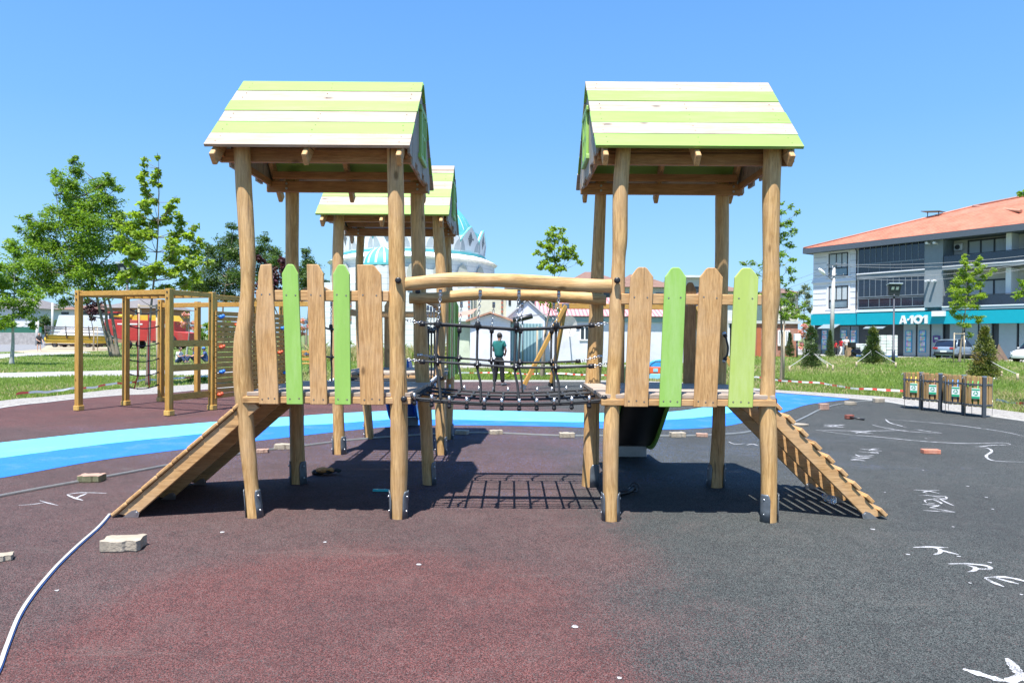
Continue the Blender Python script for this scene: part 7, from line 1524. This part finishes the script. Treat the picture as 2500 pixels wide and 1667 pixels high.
mpl = [(351, 388, 5), (350, 402, 8), (350, 418, 9), (352, 436, 10), (353, 452, 9), (355, 466, 8), (388, 384, 5), (384, 417, 8), (380, 430, 9), (378, 445, 8), (392, 452, 6), (356, 482, 12), (375, 492, 12), (345, 500, 14), (368, 512, 16), (335, 522, 16), (430, 487, 8), (425, 503, 9), (414, 512, 12), (405, 530, 16), (437, 524, 8), (440, 545, 16), (380, 540, 20), (345, 545, 22), (315, 548, 14), (295, 545, 12), (470, 556, 11), (460, 575, 18), (420, 570, 22), (380, 575, 26), (335, 578, 24), (305, 590, 18), (490, 590, 12), (480, 610, 20), (440, 610, 26), (395, 615, 28), (345, 620, 26), (305, 625, 20), (278, 602, 10), (500, 640, 16), (470, 650, 24), (425, 655, 28), (375, 660, 26), (330, 665, 26), (300, 680, 18), (485, 680, 20), (445, 692, 22), (345, 700, 18), (320, 712, 12), (395, 700, 20)]
tree('bright green young maple with tall thin leading shoots behind the climbing frame', G0(361, 940), mpl, LM_['bright'], .115, 58, .075, wr=.7, grow=1.32)
stakes(G0(361, 941), [(-.32, 0), (.28, .05)], 2.6, 'two wooden stakes either side of the young maple trunk')
tree('dark green tree behind the climbing wall left of the front post', G0(545, 850), [(575, 555, 14), (560, 580, 22), (590, 600, 18), (535, 605, 28), (505, 610, 22), (570, 625, 34), (520, 650, 36), (560, 675, 38), (500, 690, 36), (545, 720, 36), (600, 680, 26), (590, 640, 26), (470, 640, 20), (480, 700, 26)], LM_['dark'], .24, 22, .2, wr=.45, grow=1.2, sub=3)
tree('dark green tree left of the mosque seen between the tower posts', G0(660, 848), [(645, 582, 16), (640, 610, 22), (665, 615, 22), (615, 625, 24), (680, 640, 26), (640, 655, 34), (700, 670, 26), (650, 700, 34), (610, 690, 30)], LM_['dark'], .24, 22, .2, wr=.45, grow=1.2, sub=3)
tree('narrow dark green tree standing just left of the mosque wall', G0(748, 850), [(747, 612, 12), (745, 632, 18), (755, 655, 22), (735, 665, 22), (775, 668, 14), (750, 690, 26), (785, 690, 14), (735, 715, 26), (770, 715, 18), (800, 700, 10)], LM_['dark'], .24, 22, .15, wr=.45, grow=1.2, sub=3)
tree('reddish purple plum tree behind the left tower pickets', G0(690, 872), [(640, 635, 16), (655, 660, 20), (690, 640, 16), (700, 665, 22), (670, 685, 26), (640, 695, 22), (710, 700, 22), (690, 720, 22), (655, 725, 22), (735, 735, 14)], LM_['plum'], .26, 16, .12, wr=.6)
tree('small purple leaved tree with rounded crown before the white truck', G0(228, 854), [(222, 735, 14), (238, 742, 14), (215, 752, 13), (230, 762, 14), (243, 760, 11), (226, 776, 10)], LM_['plum'], .22, 22, .10, wr=.6)
stakes(G0(231, 856), [(-.1, .05), (.28, 0)], 2.3, 'pair of stakes at the small purple tree')
tree('pink flowering oleander tree beside the red harvester', G0(455, 872), [(460, 770, 11), (475, 785, 11), (450, 790, 9), (485, 800, 10), (465, 800, 11)], LM_['pink'], .13, 34, .10, 'oleander', 'oleander', wr=.8, barkm=wbark)
tree('pink flowering oleander seen through the left tower pickets', G0(745, 862), [(745, 780, 12), (740, 800, 12), (752, 795, 9), (738, 815, 10)], LM_['pink'], .14, 34, .06, 'oleander', 'oleander', wr=.8)
tree('large pink oleander beside the corner of the shop building', G0(1968, 866), [(1962, 797, 10), (1975, 803, 10), (1955, 812, 10), (1970, 820, 11), (1960, 838, 9), (1952, 848, 7), (1980, 815, 7)], LM_['pink'], .15, 34, .06, 'oleander', 'oleander', wr=.8)
tree('young bright maple with round crown behind the front rope bridge', G0(1322, 922), [(1352, 558, 9), (1372, 560, 7), (1340, 575, 13), (1360, 582, 14), (1380, 588, 12), (1322, 596, 13), (1345, 603, 17), (1370, 610, 17), (1395, 605, 10), (1312, 615, 10), (1330, 628, 16), (1358, 632, 18), (1385, 630, 14), (1405, 625, 9), (1320, 650, 14), (1345, 655, 18), (1375, 655, 16), (1415, 640, 8), (1330, 700, 14), (1350, 715, 18), (1375, 725, 16), (1320, 728, 13), (1345, 745, 14), (1368, 758, 10), (1400, 735, 9), (1305, 715, 8), (1340, 600, 14), (1365, 575, 10), (1392, 618, 12), (1325, 640, 12)], LM_['bright'], .11, 50, .075, wr=.7, grow=1.2)
stakes(G0(1328, 922.5), [(-.30, 0), (.02, .15), (.30, .05)], 2.05, 'three stakes with crossbar around the young tree behind the bridge')
tree('slender loose leaved young tree just right of the right tower', G0(1908, 936), [(1905, 496, 7), (1932, 505, 7), (1945, 520, 6), (1908, 520, 9), (1930, 540, 11), (1905, 548, 12), (1942, 562, 9), (1918, 572, 14), (1900, 590, 12), (1932, 600, 12), (1910, 620, 14), (1935, 632, 8), (1898, 645, 12), (1922, 660, 12), (1935, 680, 8), (1905, 690, 12), (1925, 712, 13), (1900, 735, 14), (1935, 742, 12), (1945, 770, 10), (1910, 765, 14), (1885, 755, 10), (1860, 650, 8), (1850, 672, 9), (1868, 690, 9), (1840, 640, 7), (1815, 642, 6), (1862, 720, 10), (1870, 745, 10), (1875, 775, 9), (1960, 748, 7)], LM_['mid'], .11, 46, .07, wr=.5, grow=1.35)
stakes(G0(1913, 937), [(0, 0)], 2.3, 'single stake beside the slender tree right of the right tower', False)
tree('young light green tree in front of the shop and the parked car', G0(2342, 886), [(2357, 627, 8), (2352, 643, 11), (2360, 658, 13), (2390, 632, 7), (2394, 646, 10), (2385, 662, 13), (2350, 675, 16), (2375, 682, 17), (2402, 672, 10), (2418, 660, 6), (2340, 695, 17), (2368, 703, 18), (2398, 695, 12), (2330, 715, 16), (2358, 725, 18), (2388, 722, 14), (2408, 718, 7), (2318, 738, 11), (2345, 745, 15), (2378, 748, 14), (2355, 770, 14), (2385, 772, 12), (2335, 758, 10), (2362, 795, 10), (2340, 790, 8), (2375, 815, 8), (2392, 785, 8)], LM_['bright'], .15, 38, .09, wr=.5, grow=1.25)
stakes(G0(2341, 888), [(-.36, 0), (.40, .05)], 2.1, 'stakes with crossbar around the light green tree before the car')
tree('tree at the right edge of the photo with only trunk and a few leaves inside', G0(2506, 1000), [(2620, 560, 70), (2640, 640, 70), (2600, 690, 40), (2660, 500, 70), (2610, 470, 50), (2490, 712, 9), (2480, 722, 7), (2505, 690, 12), (2497, 470, 3), (2520, 730, 14), (2600, 720, 40)], LM_['mid'], .14, 22, .075, wr=.5)
tree('silvery green tree between the slender tree and the shop corner', G0(1960, 858), [(1968, 700, 13), (1955, 715, 14), (1975, 722, 14), (1940, 730, 14), (1965, 742, 16), (1948, 755, 14), (1980, 755, 12)], LM_['silver'], .30, 12, .12, wr=.35)
tree('low dark green tree behind the oleander at the shop corner', G0(1938, 860), [(1925, 755, 12), (1945, 768, 15), (1965, 775, 14), (1915, 775, 13), (1935, 788, 14), (1972, 790, 12), (1900, 790, 10)], LM_['mid'], .30, 12, .12, wr=.5)
# far hedges and trees on the left
tree('round dark green tree behind the wall at the left street', G0(112, 834), [(118, 775, 14), (105, 785, 14), (125, 792, 14), (95, 798, 12), (112, 805, 14), (88, 780, 8)], LM_['dark'], .42, 6, .2, wr=.5)
for (x, y, lab) in ((15, 836, 'dark bushy tree behind the small tree at the left edge'), (560, 842, 'dark bush far behind the climbing wall'), (500, 842, 'bushy green shrub far right of the harvester')):
    tree(lab, G0(x, y), [(x+dx, y-dy, r_) for dx, dy, r_ in ((-18, 38, 14), (0, 50, 15), (18, 40, 14), (-8, 25, 14), (14, 20, 13), (-25, 18, 11))], LM_['mid'], .42, 6, .15, 'bush', 'bush', wr=.5)
# shrubs near the green shed
for (x, y, s_, lab) in ((1122, 872, 1.0, 'leafy green shrub against the pale green shed wall'), (845, 880, .9, 'weedy green bush behind the left tower deck'), (1224, 880, .55, 'thin tall shoot behind the man in teal')):
    tree(lab, G0(x, y), [(x-10*s_, y-30*s_, 11*s_), (x+8*s_, y-45*s_, 11*s_), (x-3*s_, y-65*s_, 10*s_), (x+5*s_, y-18*s_, 12*s_), (x+2*s_, y-85*s_, 6*s_)], LM_['mid'], .14, 45, .03, 'bush', 'bush', wr=.5)
tree('small pale leafed bush at the grass edge beside the man', G0(1238, 928), [(1232, 915, 7), (1243, 908, 8), (1240, 920, 7), (1250, 918, 6)], LM_['bright'], .07, 160, .01, 'bush', 'bush', wr=.6, twig=False)
tree('low green weed clump at the kerb behind the climbing frame', G0(478, 934), [(462, 925, 8), (480, 920, 9), (498, 925, 8)], LM_['mid'], .09, 120, .01, 'bush', 'bush', wr=.6, twig=False)
# ------------------------------------------------------------------ conifers with guy straps
strapm = P('grey_strap', (.42, .42, .41), .7, .1)
def conifer(label, px, py, top_py, wpx, mats, guys=(), D=None, bulge=.15, shape=1.0, lean=0):
    b = G0(px, py) if D is None else at(px, py, D); b.z = GB; Y = b.y; H = at(px, top_py, Y).z-GB; Rm = wpx/2*Y/1667; rt = thing('conifer', label, 'conifer', b, group='young conifers on the lawn')
    mb = MB(); mb.tube([b, b+V((lean*.5, 0, H*.5)), b+V((lean, 0, H*.98))], [.045*Rm/.5, .03*Rm/.5, .005], 7)
    P_ = []; kinds = []; A = []
    nb = int(150+H*70)
    for i in range(nb):
        t = rnd.random()**1.25; z = .06+t*.93; r_ = Rm*((1-t)**shape*(1+bulge*math.sin(t*9+px)+rnd.uniform(-.18, .22))+.05); an = rnd.uniform(0, 6.283)
        o_ = V((lean*t, 0, z*H)); tip = b+o_+V((math.cos(an)*r_, math.sin(an)*r_, r_*.12)); root = b+o_+V((0, 0, r_*.0))
        if i % 3 == 0: mb.tube([root, tip], [.008, .003], 4)
        k = 26; q = rng.random(k)**.6; pp = np.array(root)[None]+(np.array(tip)-np.array(root))[None]*q[:, None]+rng.normal(size=(k, 3))*Rm*.085
        P_.append(pp); A.append(np.tile(np.array((math.cos(an)*.8, math.sin(an)*.8, .55)), (k, 1)))
    mb.build('trunk', bark, rt); pts = np.concatenate(P_); a = np.concatenate(A)+rng.normal(size=pts.shape)*.55; a /= np.linalg.norm(a, axis=1)[:, None]; s_ = rng.normal(size=pts.shape); s_ -= a*(a*s_).sum(1)[:, None]; s_ /= np.linalg.norm(s_, axis=1)[:, None]
    L = Rm*.17*rng.uniform(.6, 1.3, len(pts))[:, None]; vs = np.stack([pts, pts+a*L*.5+s_*L*.2, pts+a*L, pts+a*L*.5-s_*L*.2], 1)
    kd = (np.sin(pts[:, 0]*5)+np.sin(pts[:, 2]*6+px)+rng.normal(size=len(pts))*.5 > .9).astype(int) if len(mats) > 1 else None
    np_mesh('crown', vs, 4, [LM_[m_] for m_ in mats], rt, kinds=kd)
    for gi, (gx, gy, lab) in enumerate(guys):
        pg = g(gx, gy); pg.z = GB; hh = .34; gt = thing('guy_peg', lab, 'peg', pg, group='pegs and straps guying the conifers'); mb = MB(); mb.tube([pg, pg+V((0, 0, hh))], [.04, .045], 8); mb.build('peg', bpy.data.materials['yel'], gt)
        e = b+V(((pg.x-b.x)*.12, (pg.y-b.y)*.12, H*.38)); mb = MB(); st_ = pg+V((0, 0, hh-.04)); dd = (e-st_); mb.tube([st_, st_.lerp(e, .5)+V((0, 0, -.03)), e], .016, 6); mb.build('strap', strapm, gt)
    return rt
def zc(x, y): return (1900+x/3.92, 760+y/3.92)
conifer('dark green columnar conifer on the lawn left of the shop entrance', 1980, 900, 797, 42, ['conif'], [(*zc(108, 585), 'peg and strap at the left of the dark columnar conifer'), (*zc(522, 572), 'peg and strap at the right of the dark columnar conifer'), (*zc(470, 560), 'second peg at the right of the dark columnar conifer')], shape=.55)
conifer('bushy olive green conifer in front of the paper pallets', 2131, 890, 800, 48, ['conif', 'conify'], [(*zc(748, 535), 'peg and strap left of the olive conifer by the pallets'), (*zc(1125, 540), 'peg and strap right of the olive conifer by the pallets')], shape=.85)
conifer('browning yellow green conifer behind the litter bins', 2403, 925, 800, 62, ['conify', 'conifb'], [(*zc(1806, 632), 'peg and strap left of the browning conifer behind the bins'), (*zc(2135, 640), 'short peg just right of the browning conifer'), (*zc(2290, 668), 'peg and strap far right of the browning conifer')], shape=.8)
conifer('small thin conifer in front of the red brick hut', 1928, 872, 812, 22, ['conif'], [(*zc(2, 432), 'peg and strap left of the small conifer by the brick hut')], shape=.8)
conifer('small sparse conifer left of the concrete pole base', 2026, 872, 806, 22, ['conif'], [], shape=.9)
conifer('narrow dark conifer seen between two right tower pickets', 1672, 880, 800, 18, ['conif'], [], shape=.7)
conifer('narrow dark conifer beside the low house behind the swing', 1377, 882, 800, 20, ['conif'], [], shape=.7)
# ------------------------------------------------------------------ grass
def inpoly(x, y, poly):
    p = np.array(poly); x0, y0 = p[:, 0], p[:, 1]; x1, y1 = np.roll(x0, -1), np.roll(y0, -1); c = np.zeros(len(x), bool)
    for a, b, c1, d in zip(x0, y0, x1, y1):
        if b == d: continue
        t = ((b > y) != (d > y)) & (x < (c1-a)*(y-b)/(d-b)+a); c ^= t
    return c
holes = [GW+[(42, -6), (-42, -6)], gp([(-900, 846), (-200, 833), (60, 828), (140, 827), (118, 840), (300, 847), (260, 856), (60, 861), (-200, 866)]),
    gp([(-200, 905), (0, 909), (299, 903), (600, 901), (620, 915), (299, 917), (0, 921), (-200, 918)]), gp([(1000, 892), (1300, 890), (1560, 890), (1560, 897), (1300, 897), (1000, 899)]), gp([(-200, 880), (0, 875), (60, 868), (230, 861), (190, 856), (40, 862), (-200, 870)]), gp([(1900, 866), (1985, 868), (2120, 870), (2300, 874), (2500, 883), (3400, 893), (3400, 850), (1880, 850), (1860, 858)])]
MI = np.array(CAM_M)
def grass(name, label, n, px0, px1, py0, py1, h0, h1, mats, dryf, wscale=1.0, poly=None):
    px = rng.uniform(px0, px1, n); py = rng.uniform(py0, py1, n); d = np.stack([(px-1250)/FPX, -(py-833.5)/FPX, -np.ones(n)], 1) @ MI.T; t = (GB-HC)/d[:, 2]; ok = (t > 0) & (t < 110)
    x = (d[:, 0]*t)[ok]; y = (d[:, 1]*t)[ok]; keep = np.ones(len(x), bool)
    for h in holes: keep &= ~inpoly(x, y, h)
    x = x[keep]; y = y[keep]; k = len(x); D = np.sqrt(x*x+y*y)
    clump = .55+.6*(np.sin(x*.9+1.3*np.sin(y*.35))*np.sin(y*.55+x*.21))**2+rng.normal(size=k)*.12
    h = rng.uniform(h0, h1, k)*clump; wd = (.006+.00042*D)*wscale*rng.uniform(.7, 1.4, k)
    an = rng.uniform(0, math.pi, k); bx = np.cos(an)*wd; by = np.sin(an)*wd*.5; lx = rng.normal(size=k)*.32*h; ly = rng.normal(size=k)*.32*h; z = np.full(k, GB)
    p0 = np.stack([x-bx, y-by, z], 1); p1 = np.stack([x+bx, y+by, z], 1); p2 = np.stack([x+bx*.6+lx*.4, y+by*.6+ly*.4, z+h*.6], 1); p3 = np.stack([x+lx, y+ly, z+h], 1)
    kd = (rng.random(k)+.5*(np.sin(x*.4+2)*np.sin(y*.3))-.1 < dryf).astype(int)
    o = np_mesh(name, np.stack([p0, p1, p2, p3], 1), 4, mats, kinds=kd, origin=(float(x.mean()), float(y.mean()), GB)); return tag(o, label, 'grass', None, 'stuff')
gm2 = [LM_['grass'], LM_['dry']]
grass('grass', 'green grass with dry patches on the left lawn around the climbing frame', 150000, -120, 1000, 842, 985, .04, .15, gm2, .10)
grass('grass', 'grass behind the man and the swing frame', 60000, 1000, 1800, 868, 932, .07, .22, gm2, .12)
grass('grass', 'long green grass on the right lawn behind the litter bins', 150000, 1700, 2640, 866, 1012, .07, .22, gm2, .12, 1.0)
grass('tall_weeds', 'tall dry seeding weeds along the low houses behind the bridge', 16000, 1050, 1760, 866, 884, .5, 1.25, gm2, .55, 1.1)
grass('tall_weeds', 'tall weeds left of the mosque wall', 7000, 760, 1060, 862, 884, .4, 1.0, gm2, .45, 1.1)
